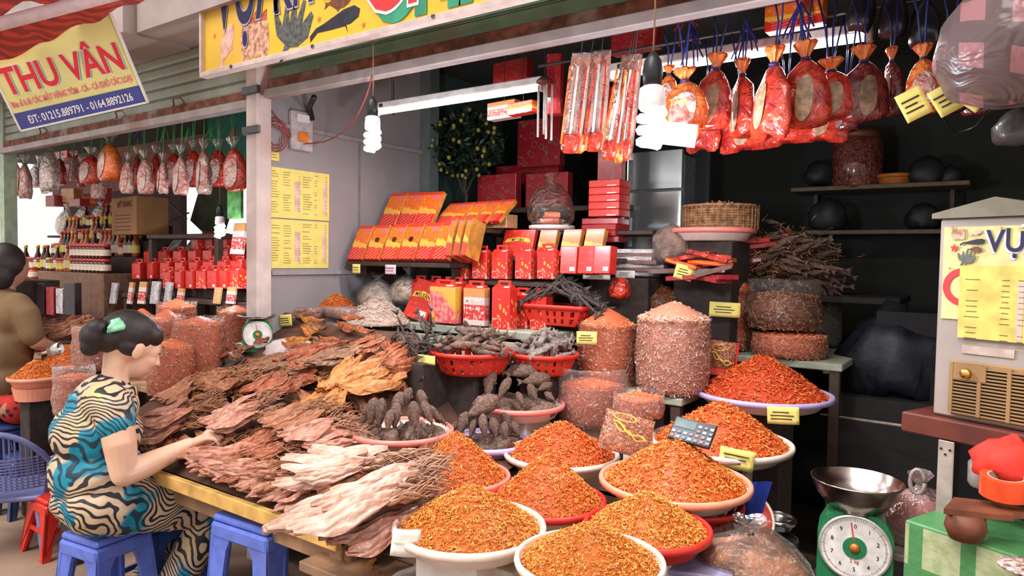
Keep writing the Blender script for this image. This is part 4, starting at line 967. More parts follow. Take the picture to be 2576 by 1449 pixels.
# posters on the grey wall
def poster(c, label):    # four pixel corners TL TR BR BL on the wall plane
    P = [onx(x, y, -2.836) for x, y in c]; y0, y1 = P[0].y, P[1].y; z1, z0 = (P[0].z + P[1].z) / 2, (P[2].z + P[3].z) / 2
    r = root('poster', Vector((-2.836, (y0 + y1) / 2, (z0 + z1) / 2)), label, 'poster'); w, h = y1 - y0, z1 - z0
    MB().box((0, 0, 0), (.003, w, h)).build('sheet', ypaper, r)
    pk = P_('pale_pink_print', (.7, .45, .4), .8, bump=0)
    MB().box((.002, -w * .05, -h * .05), (.001, w * .09, h * .62)).build('pink_column', pk, r)
    MB().box((.002, w * .42, -h * .05), (.001, w * .06, h * .62)).build('pink_column', pk, r)
    m = MB(); 
    rows = 17
    for i in range(rows):
        z = h * (.42 - .86 * i / rows)
        for (a, b, pr_) in ((-.47, -.34, .8), (-.28, -.15, .7), (-.03, .0, .85), (.04, .2, .8), (.24, .3, .5), (.43, .47, .9)):
            if R_.random() < pr_: e = a + (b - a) * R_.uniform(.6, 1); m.box((.0022, w * (a + e) / 2, z), (.0008, w * (e - a), h * .010))
    tag(m.build('printed_lines', P_('print_grey', (.2, .15, .05), .8, bump=0), r), kind='stuff')
poster(((676, 421), (828, 436), (826, 556), (677, 546)), 'upper yellow price poster on the grey wall')
poster(((678, 549), (826, 560), (822, 675), (679, 674)), 'lower yellow price poster on the grey wall')
note(onx(687, 392, -2.83), .07, .045, ypaper, 'small yellow note above the wall posters', Vector((1, 0, 0)), lines=2)
# switch box, strut and wires
sb = root('switch_box', onx(757, 330, -2.825), 'white wall switch box with an orange lamp', 'switch')
MB().box((0, 0, 0), (.03, .13, .19), ch=.006).build('plate', P_('box_paint', (.45, .4, .4), .5), sb)
MB().box((.018, .0, -.03), (.012, .06, .05), ch=.004).build('lamp_window', P_('orange_glass', (.7, .2, .03), .3, bump=0), sb)
MB().box((.018, -.0, .06), (.014, .07, .04), ch=.003).build('breaker', white, sb)
c1 = tag(MB().tube([onx(785, 300, -2.81), onx(778, 270, -2.78), onx(790, 245, -2.6)], .014, 8).build('pipe', black, None, True), 'short black pipe bending above the switch box', 'pipe')
redw = P_('red_cable', (.32, .05, .04), .5, bump=0)
def wire(pts, r, mat, label, name='cable', seg=8):
    P = [Vector(p) for p in pts]; out = []
    for i in range(len(P) - 1):
        p0, p1, p2, p3 = P[max(i - 1, 0)], P[i], P[i + 1], P[min(i + 2, len(P) - 1)]
        for k in range(seg):
            t = k / seg; out.append(.5 * ((2 * p1) + (p2 - p0) * t + (2 * p0 - 5 * p1 + 4 * p2 - p3) * t * t + (3 * p1 - p0 - 3 * p2 + p3) * t ** 3))
    out.append(P[-1]); o = MB().tube(out, r, 6).build(name, mat, None, True)
    if label: tag(o, label, 'cable')
    return o
wire([ony(936, 190, 1.82), ony(918, 250, 1.95), ony(880, 318, 2.1), onx(820, 355, -2.76), onx(765, 362, -2.80)], .003, redw, 'red cable sagging from the bare bulb to the switch box')
wire([onx(672, 262, -2.82), onx(700, 300, -2.82), onx(735, 345, -2.815), onx(668, 308, -2.82), onx(668, 355, -2.82)], .003, redw, 'thin red cable zigzagging on the grey wall')
cc = onx(695, 342, -2.815)
wire([cc + Vector((.0, math.cos(a * .9) * (.075 - .002 * a), math.sin(a * .9) * (.085 - .002 * a))) for a in range(0, 22)], .003, redw, 'coil of red cable on the grey wall', seg=3)
wire([ony(990, 205, 2.4), ony(990, 290, 2.5)], .003, black, 'black cable hanging behind the tube lamp')

# ---- lamps
def tube_lamp(pa, pb, label, Y):
    a, b = ony(*pa, Y), ony(*pb, Y); b.z = a.z = (a.z + b.z) / 2; L = b.x - a.x
    r = root('tube_lamp', (a + b) / 2, label, 'lamp')
    MB().box((0, 0, .025), (L + .03, .045, .03), ch=.004).build('fixture', P_('fixture_white', (.6, .56, .55), .5), r)
    MB().tube([(-L / 2, 0, 0), (L / 2, 0, 0)], .014, 12).build('tube', tubeglow, r, True)
    for s in (-1, 1): MB().box((s * (L / 2 + .008), 0, .005), (.018, .04, .045), ch=.004).build('end_cap', P_('fixture_white'), r)
    for s in (-1, 1): MB().tube([(s * L * .4, 0, .04), (s * L * .4, 0, 2.6 - r.location.z)], .002, 5).build('wire', darksteel, r)
    MB().box((-L * .45, -.02, .022), (.02, .012, .015)).build('switch', darksteel, r)
    return r
tube_lamp((950, 288), (1360, 213), 'glowing tube lamp left of the wind chime', 2.35)
tube_lamp((1540, 190), (2180, 92), 'long glowing tube lamp behind the hanging red bags', 2.35)
def bulb(p, s, top, label, cordm=None):
    r = root('bulb', p, label, 'lamp')
    m = MB()
    m.lathe([(.012 * s, .03 * s), (.018 * s, .026 * s), (.0195 * s, .01 * s), (.0195 * s, -.002 * s), (.016 * s, -.006 * s)], 16); m.build('base', P_('bulb_base', (.8, .78, .78), .4, bump=0), r, True)
    pts = []
    for i in range(60):
        a = i / 60 * math.pi * 2 * 3; pts.append((math.cos(a) * .015 * s, math.sin(a) * .015 * s, -.008 * s - .05 * s * i / 60))
    MB().tube(pts, .0078 * s, 6).build('spiral_tube', bulbglow, r, True)
    MB().lathe([(.013 * s, .028 * s), (.015 * s, .05 * s), (.012 * s, .066 * s), (.004 * s, .078 * s)], 14).build('socket', black, r, True)
    MB().tube([(0, 0, .075 * s), (.003, 0, (top - p.z) * .5), (0, 0, top - p.z)], .0022, 6).build('cord', cordm or wood, r, True)
    ld = bpy.data.lights.new('bulb_light', 'POINT'); ld.energy = 5 * s * s; ld.color = (.85, .92, 1); ld.shadow_soft_size = .03 * s
    lo = bpy.data.objects.new('bulb_light', ld); COL.objects.link(lo); lo.parent = r; lo.location = (0, 0, -.12 * s)
    return r
B1 = bulb(ony(937, 322, 1.80), 1.45, 2.235, 'bare spiral bulb hanging by the grey wall')
B2 = bulb(ony(1640, 268, 1.80), 1.9, 2.40, 'bright bulb hanging among the red bags')
B3 = bulb(ony(553, 562, 2.2), 1.3, 2.6, 'bare glowing bulb over the left stall')
# warm tube light
for (a, b) in (((1155, 262), .9), ((1860, 155), .95)):
    ld = bpy.data.lights.new('tube_light', 'AREA'); ld.shape = 'RECTANGLE'; ld.size = .9; ld.size_y = .03; ld.energy = 6; ld.color = (1, .93, .85)
    lo = bpy.data.objects.new('tube_light', ld); COL.objects.link(lo); lo.location = ony(*a, 2.35) + Vector((0, 0, -.02))
# wind chime
wc = root('wind_chime', ony(1370, 205, 2.2), 'white wind chime with four rods at the end of the tube lamp', 'wind chime')
MB().lathe([(.03, -.006), (.032, 0), (.02, .012), (.004, .02)], 16).build('cap', P_('chime_wood', (.1, .03, .02), .5), wc, True)
MB().tube([(0, 0, .015), (0, 0, 2.6 - wc.location.z)], .0015, 5).build('cord', darksteel, wc)
for i, (x, l) in enumerate(((-.026, .19), (-.008, .18), (.01, .2), (.026, .205))): MB().tube([(x, (i % 2) * .012, -.012), (x, (i % 2) * .012, -.012 - l)], .0042, 8).build('rod', P_('chime_white', (.75, .7, .68), .4, bump=0), wc, True)

# ---- hanging red gift bags
def glossy(name, a, b, sc=14, bs=.8, coat=.6):
    m = MT(name); n = m.noise(sc, 3, dist=1); return m.pbr(m.mix(n.sm(.35, .65), a, b), .25, bump=m.bump(m.noise(sc * 1.6, 2, dist=1.5), bs, .02), coat=coat)
rbag = glossy('red_gift_film', (.30, .012, .01), (.66, .05, .015)); obag = glossy('orange_gift_film', (.66, .09, .015), (.85, .22, .04)); dbag = glossy('dark_wine_film', (.09, .012, .012), (.22, .03, .03))
rice = plain('beige_contents', (.34, .21, .12), .6, var=.35, scale=60, bump=.6, coat=.5); clearprint = glossy('printed_film', (.5, .12, .1), (.6, .48, .42), 22)
bcord = P_('blue_ribbon', (.02, .03, .2), .5, bump=0); rcord = P_('red_ribbon', (.4, .03, .02), .5, bump=0)
def gift_bag(px, ptop, pbot, wpx, style, label, Y=2.08, topz=2.2, seed=0, cord=bcord, yaw=None, grp=None):
    p = ony(px, ptop, Y); d = dep(p); h = (pbot - ptop) * d / F; w = wpx * d / F * .5
    yaw = R_.uniform(-.9, .4) if yaw is None else yaw
    r = root('gift_bag', p, label, 'bag', grp, Euler((0, R_.uniform(-.08, .08), yaw)))
    body = {'wing': rbag, 'round': obag, 'window': rbag, 'dark': dbag}[style]
    # ruffle
    def ruf(q, a, i):
        k = 1 + (.35 * math.sin(a * 6 + seed) if i > 1 else .1 * math.sin(a * 6)); return Vector((q.x * k, q.y * k * .7, q.z))
    hr = h * .2
    MB().lathe([(w * .17, -hr * 1.05), (w * .14, -hr * .95), (w * .2, -hr * .7), (w * .34, -hr * .4), (w * .44, -hr * .1), (w * .36, hr * .05)], 26, fn=ruf, caps=False).build('ruffle', obag, r, True)
    MB().lathe([(w * .19, -hr * 1.08), (w * .21, -hr * 1.0), (w * .19, -hr * .92)], 12).build('tie', cord, r, True)
    z0 = -hr * 1.0; hb = h - hr
    prf = [(.15, 0), (.42, -.08), (.72, -.2), (.95, -.38), (1.04, -.58), (1.06, -.78), (1.0, -.93), (.8, -1.0), (.3, -.985)]
    def bd(q, a, i):
        x = q.x; y = q.y * .5
        if style == 'wing' and i > 2: k = abs(math.cos(a)) ** 3; x *= 1 + .42 * k * (i / 8); y *= .75 + .3 * abs(math.sin(a)); 
        n = noise.noise(Vector((x * 30 + seed, y * 30, q.z * 30))) * .006
        zz = q.z + (.10 * hb * abs(math.cos(a)) ** 4 * (-1 if style == 'wing' else .3) if i > 5 else 0)
        return Vector((x + n, y + n, zz))
    MB().lathe([(w * a, z0 + hb * b) for a, b in prf], 28, fn=bd).build('body', body, r, True)
    # oval window and edges of film
    fm_ = rice if style in ('window', 'wing') else clearprint
    def pan(u, v):
        a = u * 2 * math.pi; rr = v; x = math.cos(a) * rr * w * (.38 if style != 'round' else .6) + w * .12 * math.sin(a) * rr; z = z0 - hb * .6 + (abs(math.sin(a)) ** .7) * (1 if math.sin(a) > 0 else -1) * rr * hb * .33
        t = (z - z0) / hb; k = np.interp(-t, [0, .08, .2, .38, .58, .78, .93, 1], [.15, .42, .72, .95, 1.04, 1.06, 1.0, .8]); xx = min(.96, abs(x) / (w * k)); y = -.5 * w * k * math.sqrt(1 - xx * xx) - .004
        return Vector((x, y, z))
    if style != 'dark': MB().grid(20, 5, pan).build('window', fm_, r, True)
    else: MB().grid(20, 5, pan).build('window', P_('dark_rice', (.22, .13, .08), .5, var=.4, scale=50), r, True)
    if style == 'wing':
        for s in (-1, 1):
            MB().add([Vector((s * w * .5, -w * .3, z0 - hb * .25)), Vector((s * w * 1.25, -w * .1, z0 - hb * .98)), Vector((s * w * .95, w * .1, z0 - hb * .5)), Vector((s * w * .35, -w * .42, z0 - hb * .85))], [(0, 1, 2), (0, 3, 1), (0, 2, 3), (1, 3, 2)]).build('side_fold', obag, r)
    zt = topz - p.z
    for k in range(2): MB().tube([((k - .5) * .004, 0, -hr), ((k - .5) * .02, .01, zt * .5), ((k - .5) * .05, .0, zt)], .0028, 5).build('cord', cord, r, True)
    return r
GB = [(1683, 165, 275, 55, 'round', 'small orange gift bag left of the tagged one', 2.16), (1722, 172, 330, 112, 'round', 'orange red gift bag with gold letters beside the bright bulb', 2.0),
      (1806, 135, 325, 92, 'window', 'red bag with a tall pale window, third of the hanging row', 2.1), (1868, 150, 345, 88, 'window', 'red bag with a pale window hanging lower behind its neighbour', 2.18),
      (1950, 118, 335, 128, 'wing', 'wide red bag with dark contents spreading like wings', 2.02), (2026, 105, 320, 112, 'window', 'tall red bag with a tan window in the middle of the row', 2.06),
      (2090, 148, 300, 118, 'wing', 'red bag with a tan window and a wide right wing', 2.12), (2172, 116, 305, 108, 'dark', 'dim bag with white and red print right of the row', 2.14),
      (2243, 120, 292, 60, 'dark', 'narrow dim red bag hanging edge-on', 2.22), (2322, 112, 285, 84, 'round', 'red printed bag above the first yellow tag', 2.12),
      (2393, 118, 282, 78, 'dark', 'dim bag above the second yellow tag', 2.14), (2450, 150, 290, 70, 'dark', 'dim bag above the third yellow tag', 2.2),
      (1775, 235, 372, 92, 'wing', 'low red bag behind the tagged bag', 2.3), (1868, 262, 374, 96, 'wing', 'low red bag hanging behind the third and fourth bags', 2.3), (1978, 250, 358, 100, 'wing', 'low red bag hanging behind the wide winged one', 2.3), (2078, 240, 350, 92, 'wing', 'low red bag behind the right wing', 2.3), (2130, 200, 330, 80, 'dark', 'dim red bag half hidden behind the printed one', 2.3)]
for i, (x, a, b, w, st, lb_, Y) in enumerate(GB): g = gift_bag(x, a, b, w, st, lb_, Y, seed=i * 3)
gb1 = [o for o in COL.objects if o.get('label') == 'orange red gift bag with gold letters beside the bright bulb'][0]
text('TÂN', .028, P_('gold_ink'), gb1, (.0, -.075, -.125), Euler((rad(90), 0, .3)), 'lettering', .001, 'CENTER', .9)
note(ony(1708, 338, 1.93), .1, .066, wpaper, 'white tag on the orange bag, lit by the bulb', Vector((.3, -1, 0)), lines=0, rollz=.15)
note(ony(2298, 262, 2.0), .06, .075, ypaper, 'first yellow tag under the dim hanging bags', Vector((.1, -1, 0)), rollz=-.45)
note(ony(2382, 249, 2.0), .06, .07, ypaper, 'second yellow tag under the dim hanging bags', Vector((.1, -1, 0)), rollz=-.5)
note(ony(2452, 247, 2.0), .05, .05, ypaper, 'third yellow tag partly behind the checked bag', Vector((.1, -1, 0)), rollz=.7)
# long packets
def packets(px, pt, pb, wpx, n, label, Y, lean):
    for i in range(n):
        p = ony(px + i * wpx, pt + R_.uniform(-4, 6), Y + .02 * i); d = dep(p); h = (pb - pt) * d / F
        r = root('long_packet', p, ('first', 'second', 'third')[i] + ' ' + label, 'packet', label, Euler((R_.uniform(-.05, .05), lean + R_.uniform(-.04, .04), R_.uniform(-.7, .2))))
        w = .062
        MB().grid(4, 16, lambda u, v: Vector(((u - .5) * w * (1 + .15 * math.sin(v * 3)), -.012 * math.sin(u * math.pi) * math.sin(min(1, v * 1.2) * math.pi), -v * h))).build('film', filmB, r, True)
        MB().grid(4, 16, lambda u, v: Vector(((u - .5) * w * (1 + .15 * math.sin(v * 3)), .006 + .012 * math.sin(u * math.pi), -v * h))).build('back', P_('packet_back', (.62, .4, .33), .4), r, True)
        for s in (-1, 0, 1): MB().box((s * w * .44, -.012, -h * .55), (.006, .006, h * .8)).build('stripe', (obag, P_('packet_white', (.7, .6, .55), .4), rbag)[s + 1], r)
        MB().lathe([(w * .45, 0), (w * .56, -.01), (w * .5, -h * .16), (w * .3, -h * .2)], 10, (0, -.004, -h * .84), None, sy=.4).build('bottom_fold', obag if i % 2 else rbag, r, True)
        MB().box((0, .004, -h * .1), (w * .9, .006, h * .1)).build('header', P_('packet_header', (.5, .13, .05), .4), r)
        MB().tube([(0, 0, 0), (0, 0, 2.22 - p.z)], .0015, 5).build('cord', darksteel, r)
packets(1462, 128, 372, 26, 3, 'long clear packet with red foot, left of the bulb', 2.0, .10)
packets(1598, 140, 395, -8, 3, 'long striped packet touching the bright bulb', 2.02, .17)
# goods hung high in the dark
for i, (x, y, w, h, st, lb_, Y, yw) in enumerate((
    (1290, 205, .2, .09, 'darkred', 'dark red box hung above the tube lamp', 2.6, -.1), (1268, 300, .16, .075, 'white', 'white and blue printed box below the tube lamp', 2.5, -.1), (1316, 288, .14, .05, 'flame', 'flat gold box beside the white and blue one', 2.45, -.15),
    (1395, 290, .06, .24, 'darkred', 'tall crimson packet behind the wind chime', 2.4, .3), (1600, 132, .2, .085, 'darkred', 'dim red box hung behind the bulb string', 2.5, -.1), (2000, 74, .17, .08, 'flame', 'red and yellow box hung at the top of the stall', 2.25, -.05),
    (1470, 250, .12, .14, 'darkred', 'dark printed packet behind the long packets', 2.5, .2))):
    b = gbox(x, y, Y, w, h, .05, PR[st], lb_, None, 0, yw, name='hung_box'); MB().tube([(0, 0, h), (0, 0, 2.59 - b.location.z)], .0015, 5).build('cord', darksteel, b)
def ribbons(px, py, pyt, n, mat, label, Y=2.2):
    p = ony(px, py, Y); t = ony(px + 5, pyt, Y); r = root('ribbon_bunch', t, label, 'ribbons')
    for i in range(n):
        q = p - t + Vector((R_.uniform(-.05, .05), R_.uniform(-.02, .02), R_.uniform(-.02, .04))); MB().tube([(0, 0, 0), q * .5 + Vector((R_.uniform(-.01, .01), 0, 0)), q], .0028, 4).build('ribbon', mat, r)
ribbons(1735, 155, 60, 7, bcord, 'bunch of blue ribbons above the orange bags')
ribbons(1870, 140, 50, 6, bcord, 'blue ribbons above the windowed red bags')
ribbons(2010, 110, 5, 9, bcord, 'blue ribbons above the middle of the hanging row')
ribbons(1725, 100, 25, 7, rcord, 'red ribbons hanging under the shutter', 2.3)
for i, (x, y) in enumerate(((2250, 35), (2325, 60), (2165, 20))): blob_bag(ony(x, y, 2.3), (.04, .035, .07), P_('dark_film', (.02, .02, .03), .3, coat=.5), ('dark hanging bag near the top right lamp end', 'dark hanging bag high beside the checked bag', 'small dark bag above the tube lamp end')[i], i)
# bar from which the bags hang
hb_ = tag(MB().tube([(-1.5, 2.1, 2.2), (1.0, 2.1, 2.2)], .008, 8).build('hanging_rail', darksteel, None, True), 'dark metal rail from which the red bags hang', 'rail')

for y_ in (2.0, 2.3): tag(MB().tube([(-1.5, y_, 2.2), (1.0, y_, 2.2)], .006, 8).build('hanging_rail', darksteel, None, True), ('front' if y_ < 2.1 else 'rear') + ' dark metal rail parallel to the rail of the red bags', 'rail')
counter(-2.45, -1.6, 3.3, 3.66, ony(1255, 525, 3.35).z - .002, 'dark rear rack under the festive red cartons', .03, darkwood)
# ---- kumquat tree, banners
tp = ony(1170, 515, 3.25); kt = root('kumquat_tree', tp, 'small dark green tree with yellow fruits in the stall', 'tree')
tr_ = P_('bark', (.05, .035, .025), .8)
d = dep(tp); k = d / F
cz = (515 - 365) * k
MB().tube([(0, 0, -.1), (.01, 0, .05), (-.02, 0, .15)], [.014, .012, .01], 8).build('trunk', tr_, kt, True)
for s in (-1, 0, 1): MB().tube([(0, 0, .05), (s * .04, .02 * s, .16), (s * .12, .03, .3)], [.008, .006, .003], 6).build('branch', tr_, kt, True)
MB().lathe([(.08, -.3), (.11, -.12), (.115, -.1), (.1, -.1), (.09, -.13)], 20).build('pot', P_('dark_pot', (.08, .03, .02), .6), kt, True)
m = MB(); lf = []
for i in range(1500):
    v = Vector((R_.gauss(0, 1), R_.gauss(0, 1), R_.gauss(0, 1))).normalized() * (R_.random() ** .45); c = Vector((v.x * .27, v.y * .2, cz + v.z * .21))
    c += Vector((noise.noise(v * 3) * .05, 0, noise.noise(v * 3 + Vector((5, 5, 5))) * .05))
    a = Vector((R_.gauss(0, 1), R_.gauss(0, 1), R_.gauss(-.3, 1))).normalized() * .026; b = a.cross(Vector((R_.gauss(0, 1), R_.gauss(0, 1), R_.gauss(0, 1)))).normalized() * .009
    m.add([c - a, c + b, c + a, c - b], [(0, 1, 2, 3)])
leafm = plain('citrus_leaf', (.012, .03, .012), .5, var=.4, scale=8, bump=0)
tag(m.build('foliage', leafm, kt), kind='stuff')
fr = MB().ell((0, 0, 0), (.0125, .0125, .0135), nu=10, nv=7).mesh('fruit', P_('kumquat', (.30, .26, .05), .4, rnd=.3, bump=.05), True)
for i in range(42):
    v = Vector((R_.gauss(0, 1), -abs(R_.gauss(0, 1)), R_.gauss(0, 1))).normalized() * R_.uniform(.85, 1.03); obj('fruit', fr, kt, (v.x * .27, v.y * .2, cz + v.z * .21))
for i, (x, y, w, h, Y, lb_) in enumerate(((1360, 420, .30, .28, 3.5, 'large red festive carton behind the tree'), (1255, 525, .28, .2, 3.35, 'red patterned carton at the foot of the tree'), (1380, 525, .28, .2, 3.38, 'red patterned carton right of the tree'), (1330, 480, .46, .16, 3.6, 'long dim red carton in the middle of the rear stack'), (1535, 578, .14, .72, 3.2, 'tall red panel left of the pale fridge'))):
    gbox(x, y, Y, w, h, .06 if i < 4 else .04, PR['darkred'], lb_, name='festive_carton')
# ================================================================== LEFT STALL
kraft = plain('kraft_carton', (.33, .16, .06), .75, var=.12, scale=8, bump=.1, dirt=(.22, .1, .04))
silver = glossy('silver_pouch', (.42, .38, .42), (.7, .64, .66), 10)
lt = counter(-5.3, -3.02, 1.78, 2.36, .78, 'wooden table of the left stall under the bags of shrimp', .03, wood)
lt2 = counter(-5.0, -2.96, 2.40, 2.75, 1.17, 'raised counter of the left stall under the red boxes', .03, darkwood)
for k in ('y',): pass
# bags
def lbag(px, yt, yb, w, R, heap, lab, seed, mat=sh_bag, sup=.78, fm=filmA, col=.03, n=900):
    p, d, h, r_ = bag_of(px, yt, yb, w, R, mat, 'clear bag ' + lab, 'orange dried shrimp filling the bag ' + lab, seed, heap, n, .02, fm, collar=col)
    if p.z - sup > .012: stand('crate', p.x, p.y, sup if sup else 0, p.z - .001, R * 1.1, P_('dark_crate'), 'dark block under the bag ' + lab, 'box')
lbag(500, 815, 945, 60, .108, 795, 'with a raised rim behind the seated woman', 31)
lbag(432, 872, 992, 55, .095, 852, 'just beyond the face of the seated woman', 32, sh_bag, 0)
lbag(592, 785, 900, 42, .09, 768, 'next to the pinkish post', 33)
lbag(420, 808, 900, 42, .085, 778, 'behind the hair of the seated woman', 34)
lbag(358, 812, 900, 44, .10, 776, 'with a wide rim in the second row', 35)
lbag(445, 772, 860, 46, .10, 752, 'farthest back in the left stall', 36)
lbag(238, 832, 930, 48, .10, None, 'with a clear upper half beside the hair bun', 37, sh_bag, .78, filmB, .03)
lbag(188, 950, 1040, 46, .085, None, 'low down behind the back of the seated woman', 38, sh_bag, 0, filmB, .06)
# trays
def ltray(px, py, w, R, apex, label, hl, seed, rim=salmon):
    d = R * F / w; p = at(px, py, d); tray_obj('tray', p, R, rim, rim, label)
    tag(obj('dried_shrimp_heap', heap_mesh(R * .92, (py - apex) * d / F + .01, sh_or, .02, 1200, seed), None, p + Vector((0, 0, -.006))), hl, 'dried shrimp', None, 'stuff')
    stand('crate', p.x, p.y, 0, p.z - .0505, R * .9, P_('dark_crate'), 'dark block for the ' + label, 'box'); return p, d
ltray(168, 915, 70, .16, 865, 'salmon tray behind the seated woman', 'orange shrimp heap in the tray behind the seated woman', 41)
pL, dL = ltray(92, 948, 62, .135, 905, 'salmon basin beside the brown shirt', 'orange shrimp heap in the basin beside the brown shirt', 42)
MB().lathe([(.10, -.12), (.115, -.05), (.10, -.05)], 32, pL).build('basin', salmon); tag(bpy.data.objects['basin'], 'deep salmon basin under the shrimp tray near the brown shirt', 'basin')
sc0 = root('scoop', at(125, 885, 3.6), 'metal scoop lying in the shrimp near the brown shirt', 'scoop', None, Euler((0, -.3, .2)))
MB().lathe([(.03, 0), (.032, .09), (.028, .09), (.026, .005), (.001, .005)], 16, R=Matrix.Rotation(rad(90), 3, 'Y'), sy=.6).build('scoop_bowl', steel, sc0, True); MB().tube([(0, 0, 0), (-.09, 0, .01)], .008, 8).build('handle', steel, sc0, True)
# dried sticks pile
lb = 'brown dried fish stick in the pile behind the hair bun'
for i in range(30):
    a = at(130 + R_.uniform(-20, 30), 850 + R_.uniform(-18, 18), 4.2 + R_.uniform(-.1, .1)); b = at(265 + R_.uniform(-30, 40), 790 + R_.uniform(-20, 22), 4.1 + R_.uniform(-.1, .1))
    lay(R_.choice(squid_data('strip', sq_brn)), a, b, 'dried_fish_strip', lb, 'dried fish', lb, R_.uniform(-.3, .3), .55)
q = at(200, 850, 4.2); stand('crate', q.x, q.y, .78, q.z - .0, .3, P_('dark_crate'), 'dark block under the pile of fish sticks', 'box')
# gift boxes of the left stall
for r_i, (y, Y, n, x0, x1, h) in enumerate(((758, 2.36, 0, 0, 0, 0), (726, 2.44, 7, 430, 600, .11), (702, 2.52, 8, 352, 604, .11), (672, 2.62, 7, 380, 606, .11), (645, 2.7, 4, 500, 604, .12))):
    for i in range(n):
        gbox(x0 + (x1 - x0) * i / max(1, n - 1), y, Y, .10, h, .06, PR[('red', 'flower', 'red')[(i + r_i) % 3]], 'red handled gift box in the %s row of the left stall' % ('', 'front', 'second', 'third', 'top')[r_i], 'left stall boxes, %s row' % ('', 'front', 'second', 'third', 'top')[r_i], 0, R_.uniform(-.15, .15), handle=True)
for i in range(3): MB().box((-3.75, 2.52 + i * .09, 1.2 + .04 * i), (1.4, .085, .06 + .05 * i), ch=.004).build('riser', darkwood, lt2, loc=(3.98, -2.575, 0))
packs = [(284, 765, 'silver', 'silver'), (326, 765, 'white', 'white and yellow'), (356, 765, 'white', 'white and pink'), (388, 765, 'silver', 'silver and black'), (420, 768, 'silver', 'tilted silver'), (452, 765, 'white', 'small white'), (545, 765, 'tan', 'orange'), (580, 765, 'white', 'pale orange')]
for i, (x, y, k, w_) in enumerate(packs):
    gbox(x, y, 2.38, .075, .15 if i < 5 else .10, .018, silver if k == 'silver' else PR[k], '%s snack packet standing in the front row of the left stall' % w_, None, rad(8), R_.uniform(-.2, .2), name='snack_packet', cat='packet')
for i in range(2): gbox(408 + 46 * i, 655, 2.7, .10, .19, .015, silver, ('left', 'right')[i] + ' tall silver pouch leaning among the red boxes', None, rad(38), 0, name='silver_pouch', cat='packet')
gbox(510, 650, 2.78, .17, .2, .04, PR['darkred'], 'large dull red carton behind the silver pouches', None, rad(20))
gbox(596, 640, 2.5, .11, .19, .03, PR['white'], 'red and white packet beside the glowing bulb of the left stall', None, rad(10))
gbox(592, 550, 2.35, .13, .17, .02, plain('green_pack', (.05, .2, .04), .35, var=.5, scale=25, coat=.3), 'green printed packet hanging by the pinkish post', name='hung_packet', cat='packet')
# kraft carton
kb = gbox(352, 592, 2.62, .46, .27, .22, kraft, 'brown kraft carton with dark letters in the left stall', yaw=rad(-6), side=kraft, name='kraft_carton')
text('MỸ TRANG', .055, P_('brown_ink', (.13, .03, .015), .8, bump=0), kb, (0.02, -.1115, .2), RXZ, 'lettering', .0004, 'CENTER', .95, off=.001)
for z in (.14, .115, .09, .06, .035): MB().box((-.02, -.111, z), (.3, .001, .006)).build('printed_line', P_('brown_ink'), kb)
MB().box((0, 0, .2705), (.46, .03, .002)).build('tape', P_('tape_tan', (.4, .25, .12), .4, bump=0), kb)
sup = counter(-4.85, -4.0, 2.50, 2.95, ony(352, 592, 2.62).z - .001, 'dark stand carrying the kraft carton', .03, darkwood)
# bottle shelf
bs = root('bottle_cabinet', (-5.95, 2.55, 0), 'brown cabinet covered with bottles and jars', 'cabinet')
zc = 1.30
MB().box((.05, 0, zc / 2), (1.5, .4, zc), ch=.006).build('body', plain('brown_cabinet', (.20, .10, .06), .6, var=.2), bs)
for i, z in enumerate((.12, .24, .36)): MB().box((.05, .08 + i * .09, zc + z / 2 - .0), (1.5, .09, z)).build('step', darkwood, bs)
def jar_mesh(kind):
    if kind == 'bottle': return [MB().lathe([(.017, 0), (.02, .006), (.02, .07), (.013, .09), (.008, .105), (.008, .125)], 12), MB().lathe([(.0095, .122), (.0095, .138), (.002, .139)], 10), MB().lathe([(.0205, .02), (.0207, .022), (.0207, .058), (.0205, .06)], 12, caps=False)]
    return [MB().lathe([(.022, 0), (.025, .006), (.025, .05), (.02, .058)], 12), MB().lathe([(.023, .056), (.024, .07), (.002, .072)], 12), MB().lathe([(.0255, .014), (.0257, .016), (.0257, .042), (.0255, .044)], 12, caps=False)]
bm_ = {'dark': P_('dark_sauce', (.05, .012, .01), .15, bump=0, coat=.5), 'amber': P_('amber_sauce', (.40, .10, .03), .15, bump=0, coat=.5)}
cm_ = {'red': P_('cap_red', (.55, .04, .03), .35, bump=0), 'yellow': P_('cap_yellow', (.75, .5, .06), .35, bump=0)}
lm_ = {'y': P_('label_yellow', (.72, .6, .1), .6, bump=0), 'c': P_('label_cream', (.75, .62, .48), .6, bump=0)}
JC = {}
def jar(p, kind, b, c, l, label, grp, s=1.0):
    key = (kind, b, c, l)
    if key not in JC:
        a = jar_mesh(kind); JC[key] = (a[0].mesh('glass', bm_[b], True), a[1].mesh('cap', cm_[c], True), a[2].mesh('label', lm_[l], True))
    r = root(kind, p, label, kind, grp); r.scale = (s, s, s)
    for n_, me in zip(('glass', 'cap', 'paper_label'), JC[key]): obj(n_, me, r)
    return r
